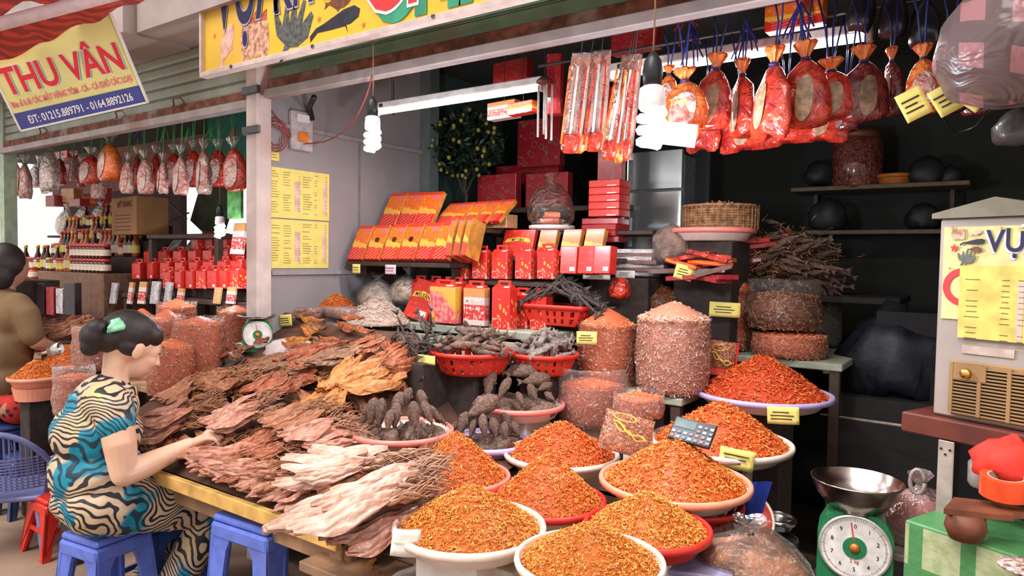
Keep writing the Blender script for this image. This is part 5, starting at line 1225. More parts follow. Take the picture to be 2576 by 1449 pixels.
for row, (Y, z, x0, x1, n) in enumerate(((2.39, zc, -6.55, -5.2, 24), (2.63, zc + .12, -6.6, -5.25, 22), (2.72, zc + .24, -6.6, -5.4, 18), (2.81, zc + .36, -6.6, -5.6, 14))):
    for i in range(n):
        kind = 'bottle' if R_.random() < (.6 if row else .45) and not (row == 0 and i > 14) else 'jar'; b = R_.choice(('dark', 'amber')); c = R_.choice(('red', 'yellow', 'red')); l = R_.choice('yc')
        if row == 0 and i > 14: b, c, l = 'dark', 'red', 'c'
        jar((x0 + (x1 - x0) * i / (n - 1), Y, z), kind, b, c, l, 'small %s %s with %s cap and %s label, step %s of the cabinet' % (b, kind, c, 'yellow' if l == 'y' else 'cream', ('one', 'two', 'three', 'four')[row]), 'sauce on cabinet step %d' % (row + 1), 1.45)
        if row == 0 and i > 14: jar((x0 + (x1 - x0) * i / (n - 1), Y + .0, z + .106), kind, b, c, l, 'small dark jar of the second layer, stacked at the cabinet edge', 'stacked jars', 1.45)
for i in range(3): blob_bag(at(170 + i * 42, 560 - 4 * i, 6.3), (.12, .09, .12), filmB, ('clear bag of pale goods above the bottles', 'clear bag right of the first above the bottles', 'clear bag touching the kraft carton')[i], i + 11, inner=palestuff)
_b = at(212, 590, 6.3); tag(MB().box((0, 0, 0), (.9, .25, .02), ch=.003).build('shelf_board', darkwood, None, loc=(_b.x, _b.y, _b.z - .02)), 'dark shelf board above the bottles', 'shelf')
for i in range(4): gbox(0, 0, 0, .16, .1 + .03 * (i % 2), .1, (PR['darkred'], PR['tan'], PR['flame'], PR['darkred'])[i], ('crimson', 'tan', 'orange', 'second crimson')[i] + ' carton in the clutter above the bottles', p=at(140 + i * 42, 520 - (i % 2) * 10, 6.5), yaw=R_.uniform(-.4, .4))
# red cans and dark packages at the far left
for i in range(5): jar(ony(28 + i * 14, 702, 1.9), 'jar', 'amber', 'red', 'c', 'red canned jar at the far left beside the green post', 'far left jars', 1.1)
st_ = ony(55, 703, 1.95); stand('crate', st_.x + .02, st_.y, 0, st_.z - .002, .32, P_('dark_crate'), 'dark crate under the far left jars', 'box')
for i in range(7): gbox(40 + i * 24, 792 - (i % 2) * 3, 1.98, .09, .2 - .02 * (i % 3), .05, (P_('black_pack', (.03, .015, .02), .3, coat=.4), PR['darkred'], silver)[i % 3 if i > 1 else 1], ('black', 'crimson', 'silvery')[i % 3 if i > 1 else 1] + ' package in the dark row left of the cabinet', 'dark packages', 0, R_.uniform(-.3, .3), name='package', cat='packet')
st_ = ony(115, 795, 2.05); o_ = tag(MB().box((0, 0, st_.z / 2), (.75, .3, st_.z), ch=.005).build('low_cabinet', P_('dull_wine', (.12, .03, .03), .6), None, loc=(st_.x, st_.y + .1, 0)), 'dull wine coloured low cabinet left of the bottles', 'cabinet')
# hanging goods of the left stall
wruf = filmB
def clear_bag(px, pt, pb, w, label, Y, body=None, seed=0, col=None):
    global obag
    keep = obag; obag = wruf; g = gift_bag(px, pt, pb, w, 'round', label, Y, 2.5, seed, col or P_('green_ribbon', (.02, .3, .05), .5, bump=0), R_.uniform(-.5, .3)); obag = keep
    for c in g.children if False else [x for x in COL.objects if x.parent is g]:
        if c.name.startswith('body'): c.data.materials[0] = body or clearprint
    return g
for i, (x, a, b, w) in enumerate(((322, 385, 487, 40), (362, 378, 488, 50), (410, 385, 488, 48), (455, 365, 490, 58), (512, 350, 488, 66), (586, 345, 480, 66))):
    clear_bag(x, a, b, w, ('first', 'second', 'third', 'fourth', 'fifth', 'sixth')[i] + ' clear topped red bag in the hanging row of the left stall', 2.15, clearprint if i != 5 else rbag, i)
for i, (x, a, b, w) in enumerate(((345, 370, 470, 44), (392, 366, 470, 46), (436, 362, 472, 50), (485, 352, 470, 50), (548, 350, 470, 56))):
    clear_bag(x, a, b, w, 'red bag in the rear hanging row of the left stall, behind gap %s' % ('one', 'two', 'three', 'four', 'five')[i], 2.4, rbag, i + 20)
clear_bag(275, 335, 455, 92, 'large orange bag hanging at the middle of the left stall', 2.12, keep_o if 'keep_o' in globals() else obag, 44)
clear_bag(228, 370, 462, 70, 'red cloth like bag left of the large orange bag', 2.2, rbag, 45)
clear_bag(62, 390, 500, 60, 'red and white bag hanging beside the green post', 2.1, clearprint, 46)
blob_bag(ony(125, 430, 2.15), (.08, .06, .16), filmB, 'long clear bag hanging over the bottles', 15, inner=palestuff)
blob_bag(ony(98, 440, 2.25), (.08, .06, .10), filmB, 'clear bag of pinkish goods hanging over the bottles', 16, inner=P_('brown_goods', (.3, .09, .06), .7, var=.4))
for i, (x, y, w, h, st) in enumerate(((180, 445, .22, .1, 'darkred'), (165, 400, .25, .06, 'red'), (200, 520, .2, .06, 'darkred'))): 
    b = gbox(x, y, 2.6, w, h, .08, PR[st], ('dark red carton hung over the bottles', 'bright red flat carton under the shutter', 'dark carton right above the bottles')[i], name='hung_carton')
hr2 = tag(MB().tube([(-5.7, 2.15, 2.47), (-2.95, 2.15, 2.47)], .008, 8).build('hanging_rail', darksteel, None, True), 'dark metal rail over the left stall', 'rail')
tag(MB().tube([(-5.9, 2.38, 2.5), (-2.95, 2.38, 2.5)], .006, 8).build('hanging_rail', darksteel, None, True), 'rear dark metal rail over the left stall', 'rail')
for i, (x, c) in enumerate(((345, bcord), (410, P_('green_ribbon')), (470, P_('green_ribbon')), (530, P_('green_ribbon')), (585, rcord))): ribbons(x, 352, 318, 7, c, 'ribbon bunch %s the left stall bags' % ('far left above', 'left above', 'midway above', 'right above', 'at the post above')[i], 2.2)
lamb = tag(MB().box((0, 0, 0), (.5, .02, .34), ch=.004).build('teal_board', P_('teal_green_board', (.03, .2, .14), .6), None, loc=ony(575, 345, 2.9)), 'teal board at the back corner of the left stall', 'board')
pl = tag(MB().box((0, 0, 0), (.42, .03, .42), ch=.004).build('dark_panel', P_('dark_olive', (.05, .06, .03), .8, var=.4, scale=8), None, loc=ony(535, 525, 3.0), auto=False), 'dark olive cloth panel behind the left stall bulb', 'panel'); pl.rotation_euler = (0, .5, 0)
for (a, b) in (((420, 505), (470, 550)), ((420, 560), (475, 535))): tag(MB().tube([ony(*a, 3.2), ony(*b, 3.2)], .006, 6).build('strut', darksteel, None), 'thin dark awning strut against the bright gap, ' + ('rising' if a[1] > 530 else 'falling'), 'strut')
for i, (x, a, b, w, st) in enumerate(((40, 395, 470, 40, 0), (150, 385, 465, 50, 1), (185, 380, 455, 46, 0), (205, 395, 470, 40, 1), (250, 420, 500, 44, 0))):
    clear_bag(x, a, b, w, ('small bag at the far left under the shutter', 'dull red bag over the bottles', 'pale bag over the bottles', 'red bag left of the red cloth bag', 'low pale bag near the kraft carton')[i], 2.35, rbag if st else clearprint, i + 60)
# back wall pieces of the left stall so that only the gaps stay bright
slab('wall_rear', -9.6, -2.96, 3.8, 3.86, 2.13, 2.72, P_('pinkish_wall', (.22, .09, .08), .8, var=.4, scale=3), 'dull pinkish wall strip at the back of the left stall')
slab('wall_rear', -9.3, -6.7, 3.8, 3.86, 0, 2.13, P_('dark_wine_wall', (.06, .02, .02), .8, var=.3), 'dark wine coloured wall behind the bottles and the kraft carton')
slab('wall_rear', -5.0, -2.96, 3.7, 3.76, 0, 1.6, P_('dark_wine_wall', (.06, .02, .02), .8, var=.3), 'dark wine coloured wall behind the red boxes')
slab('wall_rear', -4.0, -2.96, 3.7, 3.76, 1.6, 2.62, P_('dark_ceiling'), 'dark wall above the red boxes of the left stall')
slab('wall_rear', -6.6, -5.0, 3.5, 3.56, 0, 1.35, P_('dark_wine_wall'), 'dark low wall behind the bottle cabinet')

# ---- packs, scale and pale heap right of the post
pk_t = counter(-2.82, -2.05, 2.20, 2.44, 1.03, 'low shelf behind the squid heap under the film packs', .03, darkwood)
packm = plain('film_pack_contents', (.42, .2, .14), .4, var=.4, scale=35, bump=.5, coat=.7)
def pack(px, py, Y, w, h, d, label, grp=None, yaw=0):
    p = ony(px, py, Y); r = root('film_pack', p, label, 'packet', grp, Euler((0, 0, yaw)))
    MB().box((0, 0, h / 2), (w, d, h), ch=.008).build('contents', packm, r, True); MB().box((0, 0, h / 2 + .002), (w + .008, d + .008, h + .006), ch=.01).build('film', filmB, r, True); return r
for i in range(8): pack(694 + (i % 4) * 34, 800 if i < 4 else 838, 2.24, .06, .05, .1, 'small film wrapped pack of pinkish dried goods in the %s row' % ('upper' if i < 4 else 'lower'), 'film packs, ' + ('upper' if i < 4 else 'lower'), R_.uniform(-.1, .1))
for i, y in enumerate((800, 838)): pack(868, y, 2.3, .16, .05, .12, ('upper', 'lower') [i] + ' long film wrapped pack beside the pale heap')
palef = shrimp_mat('pale_flakes', (.5, .36, .3), (.66, .52, .45), (.8, .7, .62), (.3, .18, .14)); 
def loose_heap(px, py, Y, R, h, mat, label, seed, size=.03):
    p = ony(px, py, Y); return tag(obj('dried_goods_heap', heap_mesh(R, h, mat, size, 900, seed, FLAKE), None, p), label, 'dried goods', None, 'stuff')
loose_heap(950, 812, 2.40, .17, .13, palef, 'pale flaky dried goods heap under the wall shelf bags', 51)
loose_heap(835, 775, 2.45, .14, .10, sh_or, 'dull orange dried goods heap against the grey wall', 52, .022)
blob_bag(ony(735, 880, 2.02), (.15, .1, .06), P_('milky_plastic', (.62, .5, .5), .35, var=.12, bump=.3, coat=.3), 'milky plastic bag lying right of the small green scale', 18, name='milky_bag', amp=.3, knot=False)
note(ony(718, 806, 2.1), .075, .055, ypaper, 'yellow note beside the small green scale', Vector((.2, -1, 0)), rollz=-.12)
def scale(px, py, dial_px, dial_r, label, pan='flat', face=None, detail=True):
    d = dial_r * F / dial_px; p = at(px, py, d); n = (CAM - p); n.z = 0; n.normalize(); 
    if face: n = face.normalized()
    x = Vector((-n.y, n.x, 0)); M = Matrix((x, -n, Vector((0, 0, 1)))).transposed(); k = dial_r / .09
    r = root('scale', p - Vector((0, 0, .115 * k)) - n * .06 * k, label, 'scale', None, M)
    b = MB(); prof = [(-.095, 0), (.095, 0), (.095, .15), (.075, .19), (.05, .208), (-.05, .208), (-.075, .19), (-.095, .15)]
    b.prism([(a * k, c * k) for a, c in prof], .11 * k, Matrix(((1, 0, 0, 0), (0, 0, 1, -.055 * k), (0, 1, 0, 0), (0, 0, 0, 1)))); b.build('housing', green, r)
    RX = Matrix.Rotation(rad(90), 3, 'X')
    MB().lathe([(.0005, 0), (.088 * k, 0), (.088 * k, .006 * k), (.0005, .006 * k)], 48, (0, -.055 * k, .115 * k), RX).build('dial', P_('dial_white', (.82, .76, .74), .4, bump=0), r)
    MB().lathe([(.086 * k, .004 * k), (.092 * k, .004 * k), (.092 * k, .010 * k), (.086 * k, .010 * k)], 48, (0, -.055 * k, .115 * k), RX, caps=False).build('bezel', P_('dial_ring', (.7, .66, .62), .3, .5), r, True)
    MB().lathe([(.0005, 0), (.03 * k, 0), (.03 * k, .003 * k), (.0005, .003 * k)], 28, (0, -.061 * k, .115 * k), RX).build('hub', green, r)
    MB().lathe([(.0005, 0), (.014 * k, 0), (.011 * k, .006 * k), (.0005, .007 * k)], 20, (0, -.064 * k, .115 * k), RX).build('centre', P_('brass_red', (.7, .2, .03), .3, .3), r, True)
    a = 0.15
    MB().box((-math.sin(a) * .045 * k, -.0635 * k, .115 * k + .045 * k), (.003 * k, .001, .05 * k), Matrix.Rotation(-a, 3, 'Y')).build('needle', redink, r)
    if detail:
        tk = MB()
        for i in range(100):
            t = i * 2 * math.pi / 100; l = .008 if i % 5 == 0 else .004; rr = .078 * k
            tk.box((math.sin(t) * rr, -.0618 * k, .115 * k + math.cos(t) * rr), (.0009 * k, .0006, l * k), Matrix.Rotation(t, 3, 'Y'))
        tag(tk.build('tick_marks', ink, r), kind='stuff')
        for i in range(10):
            t = i * 2 * math.pi / 10; rr = .06 * k; text(str(i) if i else '0', .016 * k, ink, r, (math.sin(t) * rr, -.0622 * k, .115 * k + math.cos(t) * rr - .005 * k), RXZ, 'numeral', .0003, 'CENTER')
        text('5 kg', .014 * k, P_('brass_red'), r, (0, -.0622 * k, .073 * k), RXZ, 'numeral', .0003, 'CENTER')
    if pan == 'flat': MB().lathe([(.03 * k, .20 * k), (.03 * k, .222 * k), (.10 * k, .229 * k), (.125 * k, .242 * k), (.128 * k, .240 * k), (.1 * k, .223 * k)], 36).build('pan', steel, r, True)
    else: MB().lathe([(.03 * k, 0.193 * k), (.03 * k, 0.210 * k), (.07 * k, 0.215 * k), (.105 * k, 0.255 * k), (.118 * k, 0.290 * k), (.121 * k, 0.292 * k), (.119 * k, 0.287 * k), (.104 * k, 0.249 * k), (.07 * k, 0.209 * k)][::1], 44).build('pan', P_('pan_steel', (.42, .36, .33), .22, 1.0, bump=.02), r, True)
    for s in (-1, 1): MB().box((s * .06 * k, 0, -.006 * k), (.03 * k, .1 * k, .012 * k), ch=.003).build('foot', black, r)
    return r
ss = scale(648, 842, 34, .062, 'small green scale in front of the pinkish post', detail=False)
stand('crate', ss.location.x, ss.location.y, .85, ss.location.z - .009, .12, P_('dark_crate'), 'dark block under the small green scale', 'box')
# ================================================================== PEOPLE, CHAIR, STOOLS
def blobmesh(prims, name, mat, parent, voxel=.008, sm=4, smf=.6, loc=None):
    m = MB()
    for p in prims:
        if p[0] == 'e': m.ell(p[1], p[2], p[3] if len(p) > 3 else None, 18, 12)
        else:
            pts = [Vector(q) for q in p[1]]; rr = p[2]; m.tube(pts, rr, 14, sq=p[3] if len(p) > 3 else 1.0)
            for q, r_ in ((pts[0], rr[0]), (pts[-1], rr[-1])): m.ell(q, (r_ * .97,) * 3, None, 12, 8)
    o = m.build(name, mat, parent, True, loc)
    md = o.modifiers.new('r', 'REMESH'); md.mode = 'VOXEL'; md.voxel_size = voxel; md.use_smooth_shade = True
    md = o.modifiers.new('s', 'SMOOTH'); md.factor = smf; md.iterations = sm
    return o
def skinmat(name, a, b):
    m = MT(name); return m.pbr(m.mix(m.noise(9, 3).sm(.35, .65), a, b), .5, bump=m.bump(m.noise(90, 2), .06, .003), sss=.12, spec=.4)
skin = skinmat('light_skin', (.72, .42, .28), (.80, .50, .36)); skin2 = skinmat('tan_skin', (.40, .2, .13), (.48, .26, .17))
hair = MT('black_hair'); hair = hair.pbr(hair.mix(hair.noise(8, 2), (.008, .005, .006), (.022, .010, .010)), .5, bump=hair.bump(hair.wave(60, 3, 2, dr='Y'), .25, .003))
lip = P_('lips', (.55, .2, .16), .45, bump=0)
zb = MT('zebra_print'); ob = zb.tc()
nz = zb.noise(4.2, 2, ob, dist=1.2)
wv = (zb.noise(5.0, 1.0, ob) * 105.0 + zb.noise(18, 1, ob) * 12.0 + zb.xyz()[2] * 250.0 + zb.xyz()[1] * 150.0).sn()
wv2 = zb.noise(60, 2, ob)
stripe = (wv + (wv2 - .5) * .5).sm(.05, .45)
tl = zb.noise(7.0, 1.5, ob, dist=.4).sm(.50, .55)
yl = zb.noise(7, 2, zb.vec(*[q + 3.3 for q in zb.xyz()])).sm(.55, .65)
basec = zb.mix(yl * .6, (.60, .44, .29), (.66, .48, .12)); basec = zb.mix(tl, basec, (.0, .24, .36)); blk = zb.mix(tl * .5, (.012, .012, .02), (.0, .07, .12))
pat = zb.mix(stripe, basec, blk); zebra = zb.pbr(pat, .55, bump=zb.bump(zb.noise(10, 3), .3, .015))
WO = onx(262, 1290, -2.54); WO.z = 0
wm = root('person', WO, 'woman in a teal and cream zebra print outfit sorting squid at the table', 'person')
def wp(px, py, X, dz=0): p = onx(px, py, X) - WO; p.z += dz; return p
hc = wp(333, 868, -2.54); neckb = wp(290, 985, -2.54)
HM = Matrix.Rotation(rad(-24), 3, 'X')      # looking down
hs = 1.10
def hp(x, y, z): return hc + HM @ Vector((x, y, z)) * hs
def he(x, y, z, a, b, c): return ('e', hp(x, y, z), (a * hs, b * hs, c * hs), HM)
sR, eR, wR = wp(289, 1040, -2.375), wp(312, 1192, -2.33), wp(478, 1118, -2.33)
sL, eL, wL = wp(270, 1030, -2.69), wp(345, 1165, -2.73), wp(475, 1130, -2.62)
def hand(w, tip, side, curls):
    """palm and five separate fingers, w wrist, tip knuckle direction target"""
    d = (tip - w).normalized(); up = Vector((0, 0, 1)); s = d.cross(up).normalized() * side; up = s.cross(d).normalized() * side
    pr = [('t', [w, w + d * .035, w + d * .075], [.024, .031, .03], .62)]
    kn = w + d * .072
    for i, (off, L, r0) in enumerate(((-.027, .068, .0085), (-.009, .078, .009), (.009, .074, .0088), (.026, .058, .0078))):
        b = kn + s * off; c = curls + i * .12
        p1 = b + (d * math.cos(c * .5) - up * math.sin(c * .5)) * L * .45; p2 = p1 + (d * math.cos(c * 1.3) - up * math.sin(c * 1.3)) * L * .32; p3 = p2 + (d * math.cos(c * 1.9) - up * math.sin(c * 1.9)) * L * .25
        pr.append(('t', [w + d * .05 + s * off * .8, b, p1, p2, p3], [.012, r0 * 1.1, r0, r0 * .9, r0 * .75]))
    tb = w + d * .022 - s * .024; t1 = tb + (d * .6 - s * .7 - up * .3).normalized() * .035; t2 = t1 + (d * .9 - s * .1 - up * .5).normalized() * .03
    pr.append(('t', [w + d * .015 - s * .01, tb, t1, t2], [.015, .0125, .0105, .0085])); return pr
hR = wp(545, 1092, -2.26); hL = wp(545, 1138, -2.52)
kR, kL = wp(548, 1268, -2.42), wp(560, 1262, -2.66)
aR, aL = wp(390, 1560, -2.44), wp(300, 1520, -2.66); aR.z = max(aR.z, .06); aL.z = max(aL.z, .08)
hipR, hipL = wp(290, 1272, -2.45), wp(270, 1268, -2.64)
prims = [he(0, -.012, .012, .073, .090, .082), he(0, .034, -.038, .055, .056, .066), he(0, .064, -.082, .022, .022, .020), he(0, .045, .0, .060, .042, .05),
         he(.032, .050, -.034, .024, .028, .028), he(-.032, .050, -.034, .024, .028, .028), ('t', [hp(0, .088, .0), hp(0, .100, -.022), hp(0, .104, -.034)], [.006, .008, .0105]),
         he(.012, .094, -.035, .008, .009, .007), he(-.012, .094, -.035, .008, .009, .007), he(0, .086, -.06, .019, .011, .0065), he(0, .084, -.07, .016, .011, .007),
         he(.0725, -.012, -.018, .008, .018, .029), he(-.0725, -.012, -.018, .008, .018, .029),
         ('t', [hp(0, -.03, -.045), (hp(0, -.03, -.07) + neckb) / 2, neckb + Vector((0, 0, -.03))], [.046, .043, .055]),
         ('t', [neckb + Vector((0, 0, -.05)), wp(250, 1090, -2.54), wp(262, 1270, -2.54)], [.08, .11, .12]),
         ('t', [sR + Vector((-.08, 0, 0)), sR, (sR + eR) / 2 + Vector((.012, -.004, 0)), eR], [.055, .054, .051, .042]), ('t', [eR, eR.lerp(wR, .3) + Vector((0, 0, -.004)), wR], [.043, .042, .025]),
         ('t', [sL + Vector((.08, 0, 0)), sL, (sL + eL) / 2, eL], [.055, .052, .048, .041]), ('t', [eL, eL.lerp(wL, .3), wL], [.041, .04, .025]),
         ('t', [hipR, kR, aR], [.08, .055, .038]), ('t', [hipL, kL, aL], [.08, .055, .038]),
         ('t', [aR, aR + Vector((.0, .09, -.035)), aR + Vector((.0, .15, -.045))], [.038, .034, .022]), ('t', [aL, aL + Vector((0, -.05, -.04)), aL + Vector((0, .08, -.06))], [.036, .034, .022])]
prims += hand(wR, hR, 1, .55) + hand(wL, hL, -1, .5)
body = blobmesh(prims, 'body', skin, wm, .0046, 3, .5)
# clothes
bl = [('e', wp(262, 1250, -2.54), (.180, .160, .105)), ('e', wp(244, 1185, -2.54), (.170, .145, .13)), ('e', wp(243, 1090, -2.54), (.160, .135, .13)), ('e', wp(256, 1020, -2.54), (.150, .105, .085)),
      ('t', [wp(262, 1000, -2.54), neckb + Vector((0, -.004, .012))], [.09, .058]), ('t', [wp(262, 1012, -2.46), sR + Vector((.0, 0, .004)), sR.lerp(eR, .22)], [.075, .064, .062]), ('t', [wp(262, 1012, -2.62), sL, sL.lerp(eL, .22)], [.075, .064, .06]),
      ('t', [hipR + Vector((0, 0, .03)), hipR.lerp(kR, .55) + Vector((0, 0, .01))], [.098, .086]), ('t', [hipL + Vector((0, 0, .03)), hipL.lerp(kL, .5)], [.105, .085])]
blouse = blobmesh(bl, 'blouse', zebra, wm, .009, 5, .6)
tx = bpy.data.textures.new('folds', 'CLOUDS'); tx.noise_scale = .09
md = blouse.modifiers.new('d', 'DISPLACE'); md.texture = tx; md.strength = .022; md.mid_level = .5
MB().lathe([(.062, 0), (.066, .02), (.060, .045), (.055, .044), (.060, .018), (.057, 0)], 28, neckb + Vector((0, .002, -.014)), Matrix.Rotation(rad(-20), 3, 'X')).build('collar', zebra, wm, True)
tr = [('t', [hipR + Vector((-.02, -.05, .01)), hipR, hipR.lerp(kR, .6), kR], [.104, .1, .09, .074]), ('t', [hipL + Vector((.02, -.05, .01)), hipL, hipL.lerp(kL, .6), kL], [.104, .1, .088, .072]),
      ('t', [kR, kR.lerp(aR, .35), kR.lerp(aR, .85)], [.074, .073, .06]), ('t', [kL, kL.lerp(aL, .35), kL.lerp(aL, .75)], [.07, .07, .06])]
trs = blobmesh(tr, 'trousers', zebra, wm, .009, 5, .6); md = trs.modifiers.new('d', 'DISPLACE'); md.texture = tx; md.strength = .016; md.mid_level = .5
# hair
hr = [he(0, -.024, .030, .081, .092, .080), he(0, .034, .056, .060, .042, .032), he(.040, .026, .042, .036, .040, .034), he(-.040, .026, .042, .036, .040, .034), he(0, -.075, .0, .06, .045, .05), ('e', hp(0, -.125, -.012), (.047, .044, .046)), ('e', hp(.012, -.13, .012), (.036, .036, .034)), ('e', hp(0, -.12, -.045), (.03, .034, .034)), he(.045, -.03, -.012, .032, .04, .03)]
hro = blobmesh(hr, 'hair', hair, wm, .006, 3, .5)
m = MB()
for i in range(46):      # strands swept back to the bun and a few loose hairs
    a = R_.uniform(-1.3, 1.3); s = R_.uniform(-.02, .05)
    P0 = hp(math.sin(a) * .06, .075 - abs(a) * .02, .055 + s * .3); P1 = hp(math.sin(a) * .083, -.01, .07 - abs(a) * .035); P2 = hp(math.sin(a) * .05, -.1, .03 - abs(a) * .02); P3 = hp(0, -.12, .02)
    m.tube([P0, P1.lerp(P0, .4) + Vector((0, 0, .006)), P1, P2, P3], .0013, 4)
tag(m.build('hair_strands', hair, hro, True), kind='stuff')
cl = blobmesh([('e', hp(.045, -.085, .045), (.016, .036, .014), HM), ('t', [hp(.04, -.06, .055), hp(.062, -.085, .035), hp(.055, -.115, .01)], [.009, .011, .006]), ('t', [hp(.02, -.07, .07), hp(.045, -.1, .05), hp(.06, -.12, .02)], [.008, .010, .006])], 'hair_clip', P_('mint_plastic', (.25, .62, .38), .3, bump=0), wm, .004, 1)
for s in (-1, 1):
    MB().tube([hp(s * .018, .090, .0), hp(s * .03, .0885, .0025), hp(s * .043, .078, .001), hp(s * .05, .066, -.003)], [.0012, .0024, .0026, .001], 6).build('eye_lashes', P_('lash', (.02, .012, .012), .5, bump=0), wm, True)
    MB().tube([hp(s * .015, .089, .020), hp(s * .032, .086, .025), hp(s * .05, .068, .022)], [.0016, .0028, .0012], 6, sq=.6).build('eyebrow', P_('lash'), wm, True)
    MB().ell(hp(s * .032, .082, -.001), (.010 * hs, .006 * hs, .006 * hs), HM, 12, 8).build('eye', P_('eye_white', (.6, .55, .5), .2, bump=0), wm, True)
MB().ell(hp(0, .093, -.0635), (.015, .006, .006), HM, 12, 8).build('lips', lip, wm, True)
rg = wR + (hR - wR).normalized() * .09; MB().lathe([(.0095, -.002), (.0108, 0), (.0095, .002)], 16, rg + Vector((.008, 0, -.004)), frame_to(hR - wR)).build('ring', P_('gold', (.8, .5, .12), .25, 1), wm, True)

def stool(p, h, tw, bw, mat, label, yaw=0, name='stool'):
    r = root(name, p, label, 'stool', None, Euler((0, 0, yaw)))
    MB().box((0, 0, h - .012), (tw, tw, .024), ch=.008).build('seat', mat, r)
    MB().box((0, 0, h - .05), (tw * .99 + .012, tw * .99 + .012, .05), ch=.008).build('seat_rim', mat, r)
    for sx in (-1, 1):
        for sy in (-1, 1):
            m = MB(); t, b, th = tw / 2 + .002, bw / 2, .004; wt, wb = tw * .26, tw * .17
            for ax in (0, 1):
                def q(x, y, z): return Vector((x * sx, y * sy, z)) if ax == 0 else Vector((y * sx, x * sy, z))
                z0, z1 = 0, h - .05; zt = h - .11
                m.add([q(t, t, z1), q(t - wt * 1.5, t, z1), q(t - wt, t - .003, zt), q(b - wb, b, z0), q(b, b, z0), q(t, t - .014, z1), q(t - wt * 1.5, t - .014, z1), q(t - wt, t - .016, zt), q(b - wb, b - .014, z0), q(b, b - .014, z0)],
                      [(0, 1, 2, 3, 4), (9, 8, 7, 6, 5), (0, 5, 6, 1), (1, 6, 7, 2), (2, 7, 8, 3), (3, 8, 9, 4), (4, 9, 5, 0)])
            m.build('leg', mat, r)
    k = .45; w = tw + (bw - tw) * (1 - k)
    for a in range(4):
        M = rotz(a * math.pi / 2); MB().box(M @ Vector((0, w / 2 - .014, h * k)), (w * .8, .01, .02) if a % 2 == 0 else (.01, w * .8, .02)).build('stretcher', mat, r)
    return r
p = onx(268, 1340, -2.54); ws = stool((p.x, p.y + .0, 0), .482, .20, .28, blue, 'blue plastic stool on which the woman in zebra print sits', rad(8))
p = at(622, 1290, 2.14); stool((-1.93, 1.40, 0), .615, .26, .33, blue, 'blue plastic stool under the table corner', rad(4))
p = at(152, 1300, 3.4); stool((p.x, p.y, 0), .28, .2, .26, red, 'low red plastic stool partly hidden behind the blue one')
p = at(68, 1280, 3.9); stool((p.x, p.y, 0), .33, .2, .26, P_('dark_blue_plastic', (.04, .07, .2), .4), 'dark blue stool under the person in the brown shirt')
p = at(392, 1390, 2.75); stool((p.x, p.y, 0), .42, .24, .3, P_('deep_blue_plastic', (.06, .13, .42), .4), 'second blue stool seen between the legs of the woman', .2)
p = at(362, 1380, 3.0); gbox(0, 0, 0, .05, .34, .05, red, 'thin upright red strip behind the stool of the woman', p=Vector((p.x, p.y, 0)), name='strip', cat='strip')
p = at(392, 1410, 2.95); q = tag(MB().lathe([(.001, 0), (.075, 0), (.02, .17), (.001, .17)], 12).build('cloth_cone', P_('mint_cloth', (.25, .55, .42), .7), None, loc=(p.x, p.y, .1)), 'mint coloured cloth hanging behind the stool of the woman', 'cloth')
q2 = note(at(390, 1365, 2.93), .09, .06, P_('cream_cloth', (.8, .62, .4), .7), 'cream scrap on top of the mint cloth', lines=0)
stand('crate', p.x, p.y, 0, .1, .12, P_('dark_crate'), 'dark block under the mint cloth', 'box')
# plastic chair
def chair(p, yaw, label):
    r = root('plastic_chair', p, label, 'chair', None, Euler((0, 0, yaw))); w, sz, bh = .40, .27, .60
    MB().box((0, 0, sz), (w, .36, .025), ch=.008).build('seat', bluegrey, r)
    for sx in (-1, 1):
        for sy in (-1, 1): MB().tube([(sx * w * .44, sy * .15, sz), (sx * w * .54, sy * .21, 0)], [.022, .017], 6, sq=.6).build('leg', bluegrey, r)
    def bk(u): a = (u - .5) * 2; return Vector((a * w * .5, -.18 + .07 * a * a - .02, 0))
    m = MB(); m.tube([bk(0) + Vector((0, .02, sz)), bk(0) + Vector((-.02, 0, bh * .72))] + [bk(i / 12) + Vector((0, -.03, bh * .80 + .2 * bh * (1 - abs(i / 6 - 1) ** 2.4))) for i in range(13)] + [bk(1) + Vector((.02, 0, bh * .72)), bk(1) + Vector((0, .02, sz))], .014, 8); m.build('back_frame', bluegrey, r, True)
    for k in range(19):
        u = (k + 1) / 20; b = bk(u); t_ = bh * .80 + .2 * bh * (1 - abs(u * 2 - 1) ** 2.4); MB().tube([b + Vector((0, 0, sz + .05)), b + Vector((0, -.03, t_))], .0045, 5).build('back_slat', bluegrey, r)
    for k in range(11):
        z = sz + .05 + (bh * .78 - sz - .05) * k / 10; MB().tube([bk(i / 8) + Vector((0, -.03 * (z - sz) / (bh - sz), z)) for i in range(9)], .005, 5).build('cross_slat', bluegrey, r)
    for s in (-1, 1): MB().tube([bk((s + 1) / 2) + Vector((s * .012, 0, bh * .74)), Vector((s * w * .56, -.02, bh * .72)), Vector((s * w * .57, .12, bh * .68)), Vector((s * w * .54, .17, sz))], .014, 8, sq=.7).build('arm', bluegrey, r, True)
    return r
p = at(22, 1300, 3.45); chair((p.x, p.y, 0), rad(52), 'blue grey plastic armchair with a lattice back at the left edge')
